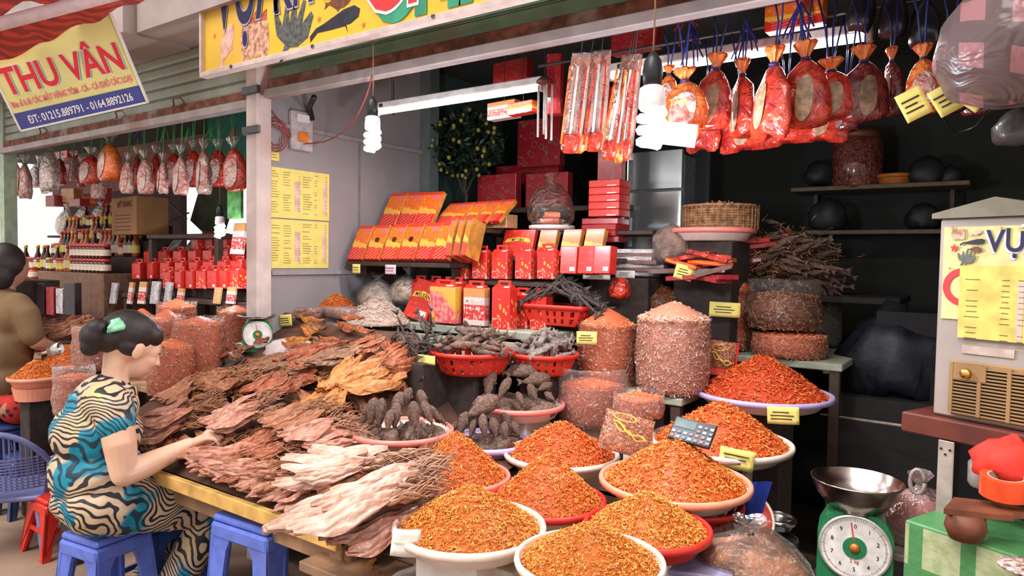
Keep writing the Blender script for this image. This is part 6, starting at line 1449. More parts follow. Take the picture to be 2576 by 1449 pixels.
# person in the brown shirt, seen from behind
MO = at(5, 1000, 3.95); MO.z = 0
mp = root('person', MO, 'person in an olive brown shirt and red dotted shorts seen from behind', 'person', None, Euler((0, 0, rad(15))))
oliv = plain('olive_brown_cloth', (.17, .10, .045), .85, var=.18, scale=5, bump=.3, bscale=12)
dm = MT('red_dotted'); dots = dm.vor(26).lt(.32); reddot = dm.pbr(dm.mix(dots, (.55, .03, .02), (.04, .01, .02)), .8)
blobmesh([('e', (0, .05, 1.36), (.085, .1, .12)), ('t', [(0, .03, 1.28), (0, 0, 1.16)], [.055, .06]), ('t', [(-.0, 0, 1.15), (0, 0, .9), (0, .03, .68)], [.10, .13, .13]), ('t', [(.17, 0, 1.14), (.235, .04, .94), (.2, .25, .85)], [.055, .045, .03]), ('t', [(-.17, 0, 1.14), (-.235, .04, .94), (-.2, .25, .85)], [.055, .045, .03]), ('t', [(.2, .25, .85), (.19, .34, .85)], [.03, .022]), ('t', [(-.2, .25, .85), (-.19, .34, .85)], [.03, .022]), ('t', [(.1, 0, .58), (.12, .4, .52), (.12, .38, .1)], [.09, .06, .04]), ('t', [(-.1, 0, .58), (-.12, .4, .52), (-.12, .38, .1)], [.09, .06, .04]), ('t', [(.12, .36, .05), (.12, .5, .03)], [.035, .025]), ('t', [(-.12, .36, .05), (-.12, .5, .03)], [.035, .025])], 'body', skin2, mp, .01, 3)
sh = blobmesh([('e', (0, .0, 1.08), (.20, .13, .16)), ('e', (0, .0, .9), (.19, .14, .2)), ('e', (0, .02, .74), (.19, .15, .14)), ('t', [(.13, 0, 1.15), (.19, .01, 1.1), (.225, .02, .98)], [.075, .07, .062]), ('t', [(-.13, 0, 1.15), (-.19, .01, 1.1), (-.225, .02, .98)], [.075, .07, .062]), ('t', [(0, 0, 1.15), (0, .01, 1.22)], [.09, .062])], 'shirt', oliv, mp, .012, 4)
blobmesh([('e', (0, .04, .6), (.18, .16, .1)), ('t', [(.1, .02, .58), (.115, .36, .53)], [.11, .085]), ('t', [(-.1, .02, .58), (-.115, .36, .53)], [.11, .085])], 'shorts', reddot, mp, .012, 3)
blobmesh([('e', (0, .03, 1.38), (.095, .105, .12)), ('e', (0, -.01, 1.31), (.085, .07, .1))], 'hair', hair, mp, .01, 3)
stool((MO.x, MO.y + .03, 0), .47, .26, .32, P_('dark_blue_plastic'), 'dark stool under the person in the olive shirt', .1)
# ================================================================== RIGHT SIDE AND REAR
fm_ = plain('brushed_door', (.46, .5, .5), .22, .75, var=.08, scale=4, bump=.05)
q = ony(1645, 600, 3.42); fr_ = root('fridge', (q.x, 3.62, 0), 'tall pale metallic fridge between the red panel and the dark corner', 'fridge')
MB().box((0, 0, 1.0), (.31, .4, 2.0), ch=.01).build('body', P_('fridge_side', (.2, .22, .22), .4, .3), fr_)
MB().box((0, -.21, 1.92), (.31, .025, .20), ch=.004).build('door', fm_, fr_); MB().box((0, -.21, .93), (.31, .025, 1.76), ch=.004).build('door', fm_, fr_)
for z in (1.9, 1.6): MB().box((-.13, -.23, z), (.015, .02, .16), ch=.004).build('handle', P_('fridge_side'), fr_)
# woven basket and tray
q = ony(1790, 580, 3.1)
tt = tray_obj('tray', q + Vector((0, 0, .0)), .19, pinkrim, cream, 'pink rimmed tray carrying the woven basket', .05)
wk = plain('wicker', (.26, .13, .06), .7, var=.5, scale=40, bump=.7)
wb = root('woven_basket', q + Vector((.03, .02, .004)), 'brown woven basket on the pink rimmed tray', 'basket')
for i in range(9): MB().lathe([(.155 + .004 * (i % 2), 0), (.163 + .004 * (i % 2), .006), (.157, .0115)], 40, (0, 0, i * .011), caps=False).build('woven_ring', wk, wb, True)
MB().lathe([(.002, .002), (.155, .002)], 30, caps=False).build('bottom', wk, wb)
for i in range(40):
    a = i * 2 * math.pi / 40; MB().tube([(math.cos(a) * .165, math.sin(a) * .165, 0), (math.cos(a) * .167, math.sin(a) * .167, .1)], .003, 4).build('stake', wk, wb)
MB().tube([(math.cos(a) * .165, math.sin(a) * .165, .102) for a in [i * 2 * math.pi / 32 for i in range(33)]], .007, 6).build('rim', wk, wb, True)
tag(obj('dried_goods_heap', heap_mesh(.15, .04, sh_br, .03, 500, 71, FLAKE), None, wb.location + Vector((0, 0, .085))), 'dark dried goods heaped in the woven basket', 'dried goods', None, 'stuff')
stand('crate', q.x, q.y + .02, 0, q.z - .051, .26, P_('dark_crate'), 'dark stand under the pink rimmed tray at the rear', 'box')
rs_ = counter(-1.32, -.35, 3.44, 3.9, 1.30, 'dark rear bench under the red packets and fish bundles', .03, P_('black_wood', (.012, .01, .01), .8))
pts_ = [(at(1960 + rng.normal(0, 62), 645 + rng.normal(0, 30), 3.32 + rng.uniform(-.1, .12))) for _ in range(1100)]
pts_ = [q for q in pts_ if True]
me_ = pieces_mesh('stick_fish_mass', np.array([tuple(q) for q in pts_]), np.tile(np.array([[0, -.6, .8]]), (len(pts_), 1)), .05, sh_br, [curl_piece(1, .10, .5, 4)], .5)
tag(obj('stick_fish_mass', me_), 'mass of small brown dried fish tied in the spiky rear bundle', 'dried fish', None, 'stuff')
# red long packets heap
lb = 'long red packet in the loose pile left of the fish bundles'
for i in range(16):
    b = gbox(0, 0, 0, .34, .022, .07, (PR['darkred'], rbag, red)[i % 3], lb, 'long red packets', p=ony(1800 + R_.uniform(-60, 90), 668 - i * 4.5, 3.3 + R_.uniform(-.05, .1)), yaw=rad(25) + R_.uniform(-.25, .25), name='long_packet', cat='packet', rollz=-.12)
for i in range(7):
    b = gbox(0, 0, 0, .3, .02, .16, (silver, P_('smoky_pack', (.2, .12, .11), .3, coat=.5))[i % 2], 'flat film pack in the pile left of the long red packets', 'flat film packs', p=ony(1590 + R_.uniform(-14, 20), 692 - i * 9, 3.05), yaw=R_.uniform(-.2, .3), name='film_pack', cat='packet')
for i in range(12):
    gbox(0, 0, 0, .16, .02, .10, (PR['darkred'], P_('smoky_pack'), PR['flame'], rbag)[i % 4], 'small mixed packet in the untidy pile below the pink rimmed tray', 'mixed small packets', p=ony(1690 + R_.uniform(-10, 120), 705 - (i % 4) * 18, 2.88 + R_.uniform(-.03, .03)), yaw=R_.uniform(-.8, .8), name='packet', cat='packet', rollz=R_.uniform(-.3, .3))
b0 = ony(1590, 696, 3.05); stand('crate', b0.x, b0.y, 0, b0.z - .004, .3, P_('dark_crate'), 'dark stand under the flat film packs', 'box')
note(ony(1572, 690, 2.96), .10, .035, wpaper, 'small white card in front of the flat film packs')
note(ony(1500, 695, 2.82), .14, .03, wpaper, 'long white card behind the blackish fish')
blob_bag(ony(1685, 612, 3.0), (.085, .07, .10), filmB, 'crinkled clear bag left of the pink rimmed tray', 25, inner=P_('greyish_goods', (.22, .12, .08), .7, var=.5, scale=30), knot=False, amp=.3)
blob_bag(ony(1560, 725, 2.8), (.05, .05, .05), rbag, 'dusky red round bag beside the blackish fish', 26, knot=False)
# fish on sticks bundles
lb = 'thin brown dried fish in the spiky bundle at the rear right'
for i in range(60):
    c = (1950 + R_.gauss(0, 55), 640 + R_.gauss(0, 28)); a = R_.uniform(-.3, .5)
    if c[0] > 2080 or c[0] < 1840: continue
    p = at(c[0] + (c[1] - 640) * .4, c[1] , 3.3 + R_.uniform(-.12, .1)); dd = Vector((R_.uniform(.5, 1), R_.uniform(-.5, .3), R_.uniform(-.35, .35)))
    put_fish(slim, p, dd, .14, lb, lb, 1.0, name='stick_fish')
for i in range(30):
    p = at(2040 + R_.gauss(0, 22), 700 + R_.gauss(0, 30), 3.35 + R_.uniform(-.08, .08)); put_fish(slim, p, Vector((R_.uniform(.2, 1), 0, R_.uniform(-.9, .1))), .12, lb, lb, 1.0, name='stick_fish')
blob_bag(at(2070, 800, 3.35), (.09, .08, .13), filmB, 'cloudy clear bag right of the dark brown bag', 27, inner=None, knot=False)
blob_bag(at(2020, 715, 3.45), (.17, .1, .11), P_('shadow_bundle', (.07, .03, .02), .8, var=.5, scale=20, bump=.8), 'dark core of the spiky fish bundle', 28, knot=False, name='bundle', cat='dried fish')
# notes on the bags
def cnote(px, py, d, w, h, mat, label, rz=0, **k): p = at(px, py, d); return note(p, w, h, mat, label, (CAM - p) * Vector((1, 1, 0)), rollz=rz, **k)
cnote(1720, 685, 2.92, .075, .062, ypaper, 'yellow card stuck on a toothpick above the yellow brown shrimp', .25)
cnote(1823, 779, 2.93, .125, .062, ypaper, 'yellow price note taped on the heaped bag', .03)
cnote(1476, 850, 2.80, .082, .052, ypaper, 'pale yellow price note beside the smaller red colander')
cnote(1970, 1045, 2.44, .105, .062, ypaper, 'yellow price note clipped on the lavender rimmed tray', -.05, curl=.004)
cnote(1853, 1155, 2.18, .105, .065, ypaper, 'yellow price note clipped on the tray with the calculator', .12, curl=.004)
cnote(1020, 1365, 1.62, .065, .065, wpaper, 'blank white tag clipped on the rim of the front cream tray', .12, curl=.005, lines=1, lm=P_('faint_green_ink', (.6, .7, .4), .8, bump=0))
cnote(2092, 922, 3.0, .07, .065, ypaper, 'small yellow note at the dark edge right of the bag shelf')
note(ony(1072, 905, 2.0), .09, .035, ypaper, 'yellow card edge between the squid and the round colander', lines=0)
# printed pouches
def pouch(px, py, d, w, h, mat, label, rx, ry, rz, ring=True):
    p = at(px, py, d); r = root('shrimp_pouch', p, label, 'packet', None, Euler((rx, ry, rz)))
    f = lambda s: (lambda u, v: Vector(((u - .5) * w * (1 + .04 * math.sin(v * 6)), s * .028 * (math.sin(u * math.pi) * math.sin(v * math.pi)) ** .6 + .003 * math.sin(u * 30) * math.sin(v * 25), (v - .5) * h)))
    n = 500; U = rng.uniform(.04, .96, (n, 2)); pts = []; 
    for u, v in U: q = f(-1)(u, v); pts.append((q.x, q.y + .004, q.z))
    me = pieces_mesh('contents', np.array(pts), np.tile(np.array([[0, -1., 0]]), (n, 1)), .019, sh_bag, None, .3)
    tag(obj('contents', me, r), kind='stuff')
    MB().grid(14, 14, f(-1.12)).build('front_film', filmA, r, True); MB().grid(14, 14, f(1)).build('back_film', P_('salmon_back', (.55, .2, .1), .5), r, True)
    yi = P_('yellow_print', (.8, .55, .1), .5, bump=0)
    if ring:
        m = MB(); m.tube([(math.cos(a) * w * .22 - w * .12, -.034, math.sin(a) * h * .09 + h * .28) for a in [i * .2618 for i in range(25)]], .0022, 4); m.build('printed_ring', yi, r)
        m = MB(); m.tube([(w * (-.34 + .68 * t), -.035, h * (.12 - .3 * t + .06 * math.sin(t * 9))) for t in [i / 24 for i in range(25)]], .0034, 4); m.build('printed_shrimp', yi, r)
        m = MB(); m.tube([(w * (-.3 + .6 * t), -.035, h * (.04 - .26 * t + .05 * math.sin(t * 12 + 2))) for t in [i / 24 for i in range(25)]], .0022, 4); m.build('printed_shrimp', yi, r)
    return r
pouch(1578, 1092, 2.28, .17, .14, None, 'clear shrimp pouch with yellow print lying against the heap', rad(-35), rad(14), rad(30))
pp = pouch(1812, 900, 2.86, .12, .14, None, 'red edged shrimp pouch with an oval print beside the tallest bag', rad(-8), rad(6), rad(25))
for s in (-1, 1): MB().box((s * .062, 0, 0), (.008, .05, .14), ch=.003).build('red_edge', red, pp)
MB().box((0, -.01, -.06), (.12, .05, .03), ch=.004).build('red_foot', red, pp); stand('crate', pp.location.x, pp.location.y + .02, .885, pp.location.z - .078, .09, P_('dark_crate'), 'dark block under the red edged pouch', 'box')
MB().lathe([(.075, 0), (.08, .0)], 32, BG['b2'][0] + Vector((0, 0, .17))).build('printed_ring', salmon) if False else None
# calculator
cp = at(1742, 1088, 2.06); RC = Matrix.Rotation(rad(28), 3, 'Z') @ Matrix.Rotation(rad(38), 3, 'X') @ Matrix.Rotation(rad(-8), 3, 'Y')
ca = root('calculator', cp, 'black calculator lying on the deep orange shrimp heap', 'calculator', None, RC @ Matrix.Rotation(rad(-22), 3, 'Z'))
MB().box((0, 0, 0), (.125, .085, .012), ch=.003).build('body', black, ca)
MB().box((-.025, .018, .0068), (.062, .03, .0015)).build('display', P_('lcd', (.08, .12, .11), .25, bump=0), ca)
kw = P_('key_grey', (.16, .15, .17), .5, bump=0); kr = P_('key_red', (.5, .12, .1), .5, bump=0)
for i in range(7):
    for j in range(4):
        if i < 4 and j > 1: continue
        MB().box((-.052 + i * .0175, -.032 + j * .0175, .0075), (.011, .010, .003), ch=.001).build('key', kr if (i + j) % 5 == 0 else (P_('key_light', (.5, .46, .46), .5, bump=0) if (i + j) % 2 else kw), ca)

# ---- boxes and baskets under the front trays
pb = ony(1235, 1430, 1.36); 
bx = tag(MB().box((0, 0, .055), (.15, .13, .1), ch=.003).build('printed_box', card, None, loc=(pb.x + .01, 1.395, TZ)), 'newspaper grey printed box under the front cream tray', 'box')
for i, t in enumerate(('Lưu Nhã', 'My Sân Huyền Hưng', 'Mekong')): text(t, .018 + .006 * (i == 2), ink, bx, (0, -.0655, .082 - i * .026), RXZ, 'lettering', .0004, 'CENTER', .8)
b2 = tag(MB().box((0, 0, .05), (.05, .1, .1), ch=.003).build('tin', P_('tin_grey', (.3, .28, .26), .4, .5), None, loc=(pb.x - .16, 1.40, TZ)), 'small grey tin between the squid and the printed box', 'tin')
sh_p = MB(); sh_p.grid(12, 6, lambda u, v: Vector((-.16 + .34 * u, -.04 + .12 * v - .02 * u, .003 + .008 * abs(math.sin(u * 9 + v * 4))))); tag(sh_p.build('paper_sheet', P_('crumpled_paper', (.6, .52, .46), .8, bump=.3), None, True, (pb.x - .12, 1.32, TZ + .002)), 'crumpled pale paper on the plank edge under the squid', 'paper')
colander(1590, 1420, 125, .13, .10, 'bright red basket standing below the all red tray'); 
p_ = ony(1660, 1330, 1.75)
colander(1745, 1262, 120, .14, .06, 'red perforated basket just under the salmon rimmed tray')
tag(MB().box((0, 0, 0), (.05, .05, .12), ch=.004).build('white_post', foam, None, loc=at(1868, 1225, 2.32)), 'white square post below the note of the calculator tray', 'post')
tag(MB().grid(8, 8, lambda u, v: Vector(((u - .5) * .14 * (1 - .6 * v), .02 * math.sin(u * 8), -.16 * v))).build('blue_cloth', P_('royal_blue_cloth', (.01, .03, .28), .7, bump=.2), None, True, at(1880, 1205, 2.15)), 'royal blue cloth hanging below the white post', 'cloth')
# floral plate
fp = at(1862, 1308, 2.15); pn = frame_to((CAM - fp).normalized() + Vector((.15, 0, .5)))
pt = root('floral_plate', fp, 'red edged floral plate leaning under the trays', 'plate', None, pn)
MB().lathe([(.001, 0), (.05, 0), (.095, .014), (.098, .012), (.05, -.004), (.001, -.004)], 36).build('plate', P_('plate_red', (.42, .035, .03), .3), pt, True)
MB().lathe([(.001, .0015), (.06, .004)], 30, caps=False).build('centre', P_('plate_white', (.5, .46, .46), .3), pt, True)
MB().lathe([(.093, .0145), (.1, .017), (.098, .012)], 36, caps=False).build('rim', P_('plate_cream', (.6, .5, .36), .3), pt, True)
for i in range(5): MB().ell((math.cos(i * 1.26) * .012, math.sin(i * 1.26) * .012, .005), (.008, .008, .002), nu=8, nv=4).build('petal', P_('plate_red'), pt)
tray_obj('steel_bowl', at(1958, 1305, 2.3), .055, steel, steel, 'small shiny steel bowl right of the floral plate', .03, 'bowl')
tray_obj('steel_bowl', at(1950, 1355, 2.25), .07, darksteel, darksteel, 'dim steel bowl below the shiny one', .03, 'bowl')
blob_bag(at(1890, 1430, 1.75), (.16, .12, .10), filmC, 'large clear bag of goods at the bottom under the trays', 31, inner=P_('brownish_goods', (.3, .14, .08), .7, var=.6, scale=18, bump=.6), amp=.22)
blob_bag(at(1800, 1345, 1.95), (.055, .05, .09), filmC, 'twisted top of a clear bag below the all red tray', 32, knot=False, amp=.3)
tag(MB().box((0, 0, 0), (.16, .12, .012), Matrix.Rotation(.3, 3, 'Z'), ch=.003).build('lilac_board', P_('lilac_board', (.25, .22, .36), .6), None, loc=at(1760, 1425, 1.72)), 'lilac board at the bottom under the all red tray', 'board')
low = counter(-.62, .45, 1.05, 2.05, .50, 'low dark bench in the bottom right corner', .03, darkwood)
# big scale
bsx = scale(2150, 1378, 82, .088, 'large green scale with a steel bowl pan in the lower right', 'bowl')
stand('crate', bsx.location.x, bsx.location.y, .50, bsx.location.z - .0125, .22, P_('dark_crate'), 'dark block under the large green scale', 'box')
text('60', .001, ink, bsx, (0, 0, 0), RXZ) if False else None
# tied pink bag
blob_bag(at(2312, 1295, 1.98), (.10, .085, .085), film('pinkish_bag_film', (.9, .6, .55), .35, 18, .7, .3), 'tied pinkish plastic bag right of the large scale', 33, inner=P_('pink_goods', (.40, .15, .13), .7, var=.3, scale=12))
MB().tube([Vector((math.cos(a) * .018, 0, math.sin(a) * .035)) for a in [i * .4488 for i in range(15)]], .006, 6).build('bag_handle', P_('bag_handle', (.4, .3, .27), .5), None, True, at(2308, 1212, 1.95)); tag(bpy.data.objects['bag_handle'], 'looped handle knot on top of the tied pinkish bag', 'handle')
bb = at(2312, 1360, 1.98); tag(MB().box((0, 0, 0), (.36, .24, .02), ch=.003).build('board', P_('greyish_board', (.2, .15, .12), .7), None, loc=(bb.x, bb.y, bb.z - .02)), 'greyish board under the tied pinkish bag', 'board')
# air cooler
pl_, pr_ = at(2345, 1042, 1.72), at(2580, 1086, 1.55); tl_ = at(2372, 552, 1.72)
ux_ = (pr_ - pl_); ux_.z = 0; wA = ux_.length * 1.25; ux_.normalize(); zA = tl_.z - pl_.z; ny = Vector((0, 0, 1)).cross(ux_)
RA = Matrix((ux_, ny, Vector((0, 0, 1)))).transposed()
ac = root('air_cooler', pl_ + ux_ * wA / 2 + ny * .15, 'beige air cooler with a louvred grille and yellow papers at the right edge', 'appliance', None, RA)
beige = plain('beige_enamel', (.36, .30, .27), .45, var=.1, scale=5, bump=.04, dirt=(.3, .2, .14)); tanp = plain('tan_grille', (.30, .17, .07), .5, var=.15, scale=8, bump=.05)
MB().box((0, 0, zA / 2), (wA, .3, zA), ch=.006).build('housing', beige, ac)
MB().prism([(-wA / 2 - .012, zA), (wA / 2 + .012, zA), (wA / 2 + .012, zA + .012), (0, zA + .045), (-wA / 2 - .012, zA + .012)], .33, Matrix(((1, 0, 0, 0), (0, 0, 1, -.165), (0, 1, 0, 0), (0, 0, 0, 1)))).build('lid', P_('lid_olive', (.17, .15, .10), .6, var=.1), ac)
def aq(px, py):   # point on the front face
    n = ny; o = pl_; r = ray(px, py); t = (o - CAM).dot(n) / r.dot(n); q = CAM + r * t - ac.location; return Vector((q.dot(ux_), -.15, q.z))
pA, pB = aq(2378, 572), aq(2600, 800)
MB().box(((pA.x + pB.x) / 2, -.152, (pA.z + aq(2365, 800).z) / 2), (pB.x - pA.x, .003, pA.z - aq(2365, 800).z)).build('poster', P_('pale_yellow_poster', (.62, .56, .24), .6, bump=.03), ac)
vq = aq(2484, 632); vy = P_('white_halo', (.6, .58, .6), .6, bump=0)
text('VỰA', .07, vy, ac, (vq.x - .003, -.1545, vq.z - .002), RXZ, 'lettering', .0004, 'LEFT', .85, off=.004); text('VỰA', .07, navy, ac, (vq.x, -.156, vq.z), RXZ, 'lettering', .0004, 'LEFT', .85, off=.0012)
def aflat(poly, px, py, s, ang, mat): c = aq(px, py); flat(poly, Vector((c.x, 0, c.z)), s, ang, mat, 'picture', -.158, ac)
aflat(fishpoly, 2457, 586, .03, .2, pinkfish); aflat(catf, 2450, 610, .055, .1, P_('printed_black')); aflat(fishpoly, 2455, 628, .034, -.1, P_('printed_brown')); aflat(coral, 2435, 650, .04, 0, greyprint)
aflat(sq, 2414, 590, .03, 0, bpy.data.materials['printed_squid']); aflat(star, 2405, 624, .011, 0, redink)
for q in ((2400, 572), (2524, 574), (2394, 675)): aflat(star, *q, .004, 0, P_('star_red'))
c_ = aq(2425, 722); MB().lathe([(.03, 0), (.045, 0), (.045, .0015), (.03, .0015)], 32, (c_.x, -.1545, c_.z), Matrix.Rotation(rad(90), 3, 'X'), caps=False, sy=1.0).build('red_letter', redink, ac)
c1_, c2_ = aq(2420, 668), aq(2600, 850); sh1 = MB().box(((c1_.x + c2_.x) / 2, -.158, (c1_.z + aq(2417, 848).z) / 2), (c2_.x - c1_.x, .002, c1_.z - aq(2417, 848).z)).build('price_sheet', P_('price_sheet_yellow', (.62, .50, .12), .7, bump=.05), ac)
m = MB()
for i in range(13):
    z = c1_.z - .032 - i * .0125
    for a, b in ((.012, .045), (.088, .108), (.122, .138)):
        if R_.random() < .85: m.box((c1_.x + (a + b) / 2, -.1596, z), ((b - a) * R_.uniform(.6, 1), .0006, .0018))
tag(m.build('printed_lines', P_('print_grey'), sh1), kind='stuff')
MB().box((c1_.x + .128, -.1594, c1_.z - .1), (.012, .0006, .13)).build('pink_column', P_('pale_pink_print', (.7, .45, .4)), sh1)
g1, g2 = aq(2398, 905), aq(2600, 1040); gz0 = aq(2392, 1040).z
gr = MB().box(((g1.x + g2.x) / 2, -.154, (g1.z + gz0) / 2), (g2.x - g1.x, .008, g1.z - gz0), ch=.003).build('grille', tanp, ac)
MB().box(((g1.x + g2.x) / 2, -.1585, (g1.z + gz0) / 2 - .002), (g2.x - g1.x - .016, .002, g1.z - gz0 - .02)).build('dark_back', P_('grille_dark', (.02, .012, .008), .8), gr)
for i in range(15):
    z = g1.z - .012 - (g1.z - gz0 - .02) * i / 14; MB().box(((g1.x + g2.x) / 2, -.162, z), (g2.x - g1.x - .01, .006, .0035)).build('louvre', tanp, gr)
for i in range(4): MB().box((g1.x + .004 + (g2.x - g1.x) * i * .36, -.163, (g1.z + gz0) / 2), (.008, .007, g1.z - gz0 - .01)).build('divider', tanp, gr)
k1 = aq(2440, 938); MB().box((k1.x + .006, -.164, k1.z + .002), (.07, .006, .036)).build('control_plate', tanp, ac)
MB().lathe([(.001, .012), (.010, .012), (.012, 0)], 20, (k1.x, -.166, k1.z), Matrix.Rotation(rad(90), 3, 'X')).build('knob', P_('gold', (.8, .5, .12), .25, 1), ac, True)
nq = aq(2450, 880); MB().box((nq.x + .03, -.153, nq.z), (.11, .001, .02)).build('small_label', P_('label_pinkish', (.5, .38, .34), .7, bump=0), ac)
text('SANAKY', .012, P_('printed_brown'), ac, (aq(2386, 960).x, -.152, aq(2386, 960).z), RXZ @ Matrix.Rotation(rad(90), 3, 'Z'), 'lettering', .0003, 'CENTER', 1) if False else None
# counter under the cooler
cc_ = root('side_counter', ac.location + Vector((0, 0, 0)), 'red brown wooden counter carrying the beige air cooler', 'counter', None, RA)
MB().box((.05, .0, -.026), (wA + .22, .36, .05), ch=.004).build('top', P_('mahogany', (.12, .025, .015), .5, var=.3, scale=8, bump=.2), cc_)
for x in (.05, wA * .5): MB().box((x, .14, -.05 - (ac.location.z - .05) / 2), (.04, .03, ac.location.z - .05), ch=.003).build('leg', darkwood, cc_)
bq = at(2385, 1075, 1.66) - ac.location; bq = Vector((bq.dot(ux_), bq.dot(ny), bq.z))
MB().box((bq.x, -.185, -.175), (.036, .004, .25), ch=.0015).build('bracket', P_('bracket_white', (.42, .36, .32), .5, .3), cc_)
for dx, dz in ((-.01, -.07), (.01, -.07), (0, -.082)): MB().lathe([(.001, 0), (.0028, 0), (.0028, .003), (.001, .003)], 8, (bq.x + dx, -.187, dz), Matrix.Rotation(rad(90), 3, 'X')).build('screw', black, cc_)
# items in the lower right corner
gl = MT('clear_glass'); glass_m = gl.pbr((.6, .55, .52), .08, alpha=.45, spec=.7)
jr = root('glass_jar', at(2478, 1225, 1.62), 'clear glass jar with a pinkish content beside the red cloth', 'jar')
MB().lathe([(.03, 0), (.036, .01), (.036, .055), (.02, .075), (.016, .085), (.018, .1)], 24, caps=False).build('glass', glass_m, jr, True); MB().lathe([(.001, .004), (.03, .004), (.03, .05), (.001, .05)], 20).build('contents', P_('pinkish_salt', (.45, .3, .27), .7), jr, True); MB().lathe([(.019, .082), (.02, .1), (.001, .102)], 18).build('lid', steel, jr, True)
blob_bag(at(2545, 1150, 1.55), (.07, .06, .05), P_('bright_red_cloth', (.75, .03, .015), .7, bump=.3, bscale=20), 'bright red folded cloth at the right edge', 36, knot=False, name='red_cloth', amp=.3, cat='cloth')
tr_o = P_('orange_tape', (.85, .08, .02), .4, bump=0)
tp_ = root('tape_roll', at(2530, 1222, 1.5), 'orange roll of tape at the right edge', 'tape', None, Euler((.1, 0, 0)))
MB().lathe([(.034, -.022), (.048, -.022), (.048, .022), (.034, .022), (.034, -.022)], 36, caps=False).build('tape', tr_o, tp_, auto=True); MB().lathe([(.031, -.022), (.034, -.022), (.034, .022), (.031, .022), (.031, -.022)], 36, caps=False).build('core', P_('tape_core', (.6, .45, .36), .6), tp_, auto=True)
gm = MT('green_plaid'); x, y, z = gm.xyz(); gx = gm.math('MAXIMUM', (x * 9 + .25).fr().inr(.0, .28), (z * 7.5 + .15).fr().inr(.0, .3)); gx2 = (x * 9 + .25).fr().inr(.0, .28) * (z * 7.5 + .15).fr().inr(.0, .3)
cpl = gm.mix(gm.noise(40, 3).sm(.35, .65), (.36, .42, .2), (.48, .52, .3)); cpl = gm.mix(gx * .85, cpl, (.02, .22, .06)); plaid = gm.pbr(cpl, .5, bump=gm.bump(gm.noise(60, 3), .4, .004), coat=.2)
pbx = tag(MB().box((0, 0, 0), (.30, .24, .24), ch=.004).build('wrapped_box', plaid, None, loc=at(2490, 1412, 1.50) + Vector((.02, .08, -.075))), 'box wrapped in green and cream plaid paper in the bottom right corner', 'box'); pbx.rotation_euler = (0, 0, math.atan2(ux_.y, ux_.x))
st3 = root('wood_block', at(2455, 1285, 1.50), 'dark brown splintered board with a block on the plaid box', 'board', None, Euler((0, .0, .5)))
bwood = plain('stained_board', (.15, .04, .015), .6, var=.4, scale=14, bump=.4)
MB().prism([(-.08, -.03), (-.02, .05), (.07, .03), (.10, -.01), (.085, -.02), (.09, -.035), (.05, -.04), (.045, -.055), (.0, -.05)], .012, Matrix.Translation((0, 0, .0))).build('board', bwood, st3)
MB().lathe([(.035, 0), (.04, -.03), (.03, -.055), (.001, -.06)], 18, (-.03, -.02, 0)).build('block', bwood, st3, True)
stand('crate', .3, 1.55, .53, .62, .3, P_('dark_crate'), 'dark crate under the plaid box', 'box') if False else None
tag(MB().lathe([(.001, 0), (.05, 0), (.05, .004), (.001, .004)], 24).build('spotted_lid', P_('spotted', (.5, .35, .3), .5, var=.8, scale=90), None, True, at(2585, 1430, 1.36)), 'spotted object at the very corner of the picture', 'lid')
# dark rear shelves
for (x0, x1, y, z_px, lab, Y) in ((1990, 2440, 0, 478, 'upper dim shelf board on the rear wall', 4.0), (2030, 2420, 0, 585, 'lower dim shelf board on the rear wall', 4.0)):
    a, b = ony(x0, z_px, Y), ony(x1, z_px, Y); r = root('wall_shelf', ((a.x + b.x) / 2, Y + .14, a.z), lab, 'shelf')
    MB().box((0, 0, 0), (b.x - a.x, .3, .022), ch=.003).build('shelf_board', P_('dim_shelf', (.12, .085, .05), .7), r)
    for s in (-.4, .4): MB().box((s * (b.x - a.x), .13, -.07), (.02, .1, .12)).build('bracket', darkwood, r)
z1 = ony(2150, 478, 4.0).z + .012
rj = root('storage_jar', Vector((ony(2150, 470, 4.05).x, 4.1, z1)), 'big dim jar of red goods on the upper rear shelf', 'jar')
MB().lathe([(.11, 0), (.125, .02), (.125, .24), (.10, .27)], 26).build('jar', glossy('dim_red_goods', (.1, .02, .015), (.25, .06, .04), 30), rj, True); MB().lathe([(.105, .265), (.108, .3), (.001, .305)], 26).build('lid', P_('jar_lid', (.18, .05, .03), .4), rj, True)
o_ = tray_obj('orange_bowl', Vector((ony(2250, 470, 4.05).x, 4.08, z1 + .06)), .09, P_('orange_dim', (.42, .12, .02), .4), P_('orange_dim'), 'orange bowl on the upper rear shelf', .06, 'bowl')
for i, (x, y, s) in enumerate(((2060, 470, .07), (2330, 472, .08), (2390, 470, .05), (2320, 580, .07), (2080, 582, .09))): blob_bag(ony(x, y, 4.06) + Vector((0, 0, s * .9 + .012)), (s * 1.1, s, s), P_('dim_cloth_bag', (.012, .014, .014), .6, var=.5, scale=15, bump=.4), 'dim dark bag on the rear shelves, ' + ('left of the jar', 'right of the orange bowl', 'at the right end above', 'at the lower right', 'at the lower left')[i], 40 + i, knot=False)
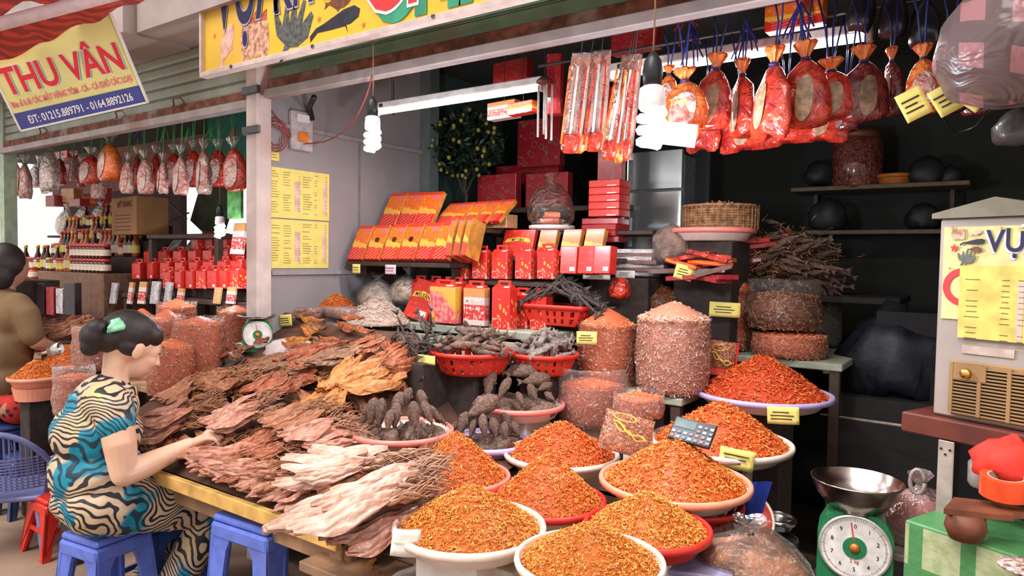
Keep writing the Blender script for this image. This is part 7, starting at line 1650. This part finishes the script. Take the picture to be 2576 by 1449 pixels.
blob_bag(at(2250, 890, 3.0), (.22, .18, .2), P_('dark_blue_film', (.006, .008, .014), .55, var=.8, scale=14, bump=1.0, bscale=16), 'dark bluish plastic heap in the shadow right of the trays', 50, knot=False, amp=.45)
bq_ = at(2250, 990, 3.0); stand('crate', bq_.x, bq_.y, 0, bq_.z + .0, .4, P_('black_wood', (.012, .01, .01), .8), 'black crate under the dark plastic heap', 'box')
tag(MB().tube([at(2065, 1043, 2.9), at(2300, 1075, 2.5)], .006, 6).build('pole', P_('thin_pole', (.25, .2, .16), .6), None, True), 'thin pale pole crossing the dark gap right of the trays', 'pole')
slab('shade_panel', -.42, .9, 3.3, 3.34, 0, 1.25, P_('shade_black', (.012, .01, .012), .9), 'added black panel standing in for deep shade at the right of the stall')  # added black panel, its colour stands in for the deep shade here
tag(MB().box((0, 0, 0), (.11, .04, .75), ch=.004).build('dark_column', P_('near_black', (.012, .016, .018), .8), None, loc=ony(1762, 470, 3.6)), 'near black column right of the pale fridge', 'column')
wire([ony(2370, 290, 2.3), ony(2400, 330, 2.4), ony(2450, 320, 2.4), ony(2480, 285, 2.3)], .003, black, 'black cable looping under the dim hanging bags')
# checked translucent bag hanging close at the top right
ck = MT('checked_plastic'); x, y, z = ck.xyz(); cx = (x * 11).fr().gt(.5); cz_ = (z * 11 + x * 4).fr().gt(.5); col = ck.mix((cx * cz_) * .75, (.16, .11, .11), (.50, .22, .24)); ck = ck.pbr(col, .35, alpha=.8, bump=ck.bump(ck.noise(9, 2, dist=2), .8, .02))
o_ = MB().lathe([(.02, .16), (.10, .12), (.17, .03), (.19, -.05), (.16, -.12), (.08, -.16), (.005, -.165)], 30, fn=lambda q, a, i: q * (1 + .12 * noise.noise(q * 9))).build('checked_bag', ck, None, True, at(2610, 70, 1.5)); tag(o_, 'translucent pinkish checked plastic bag hanging in the top right corner', 'bag')
MB().tube([(0, 0, .15), (0, .0, .9)], .003, 6).build('cord', darksteel, o_)
blob_bag(at(2560, 320, 1.9), (.06, .05, .05), P_('dark_grey_film', (.06, .055, .055), .4, coat=.4, bump=.5), 'dark grey crumpled bag below the checked one', 37, knot=False)
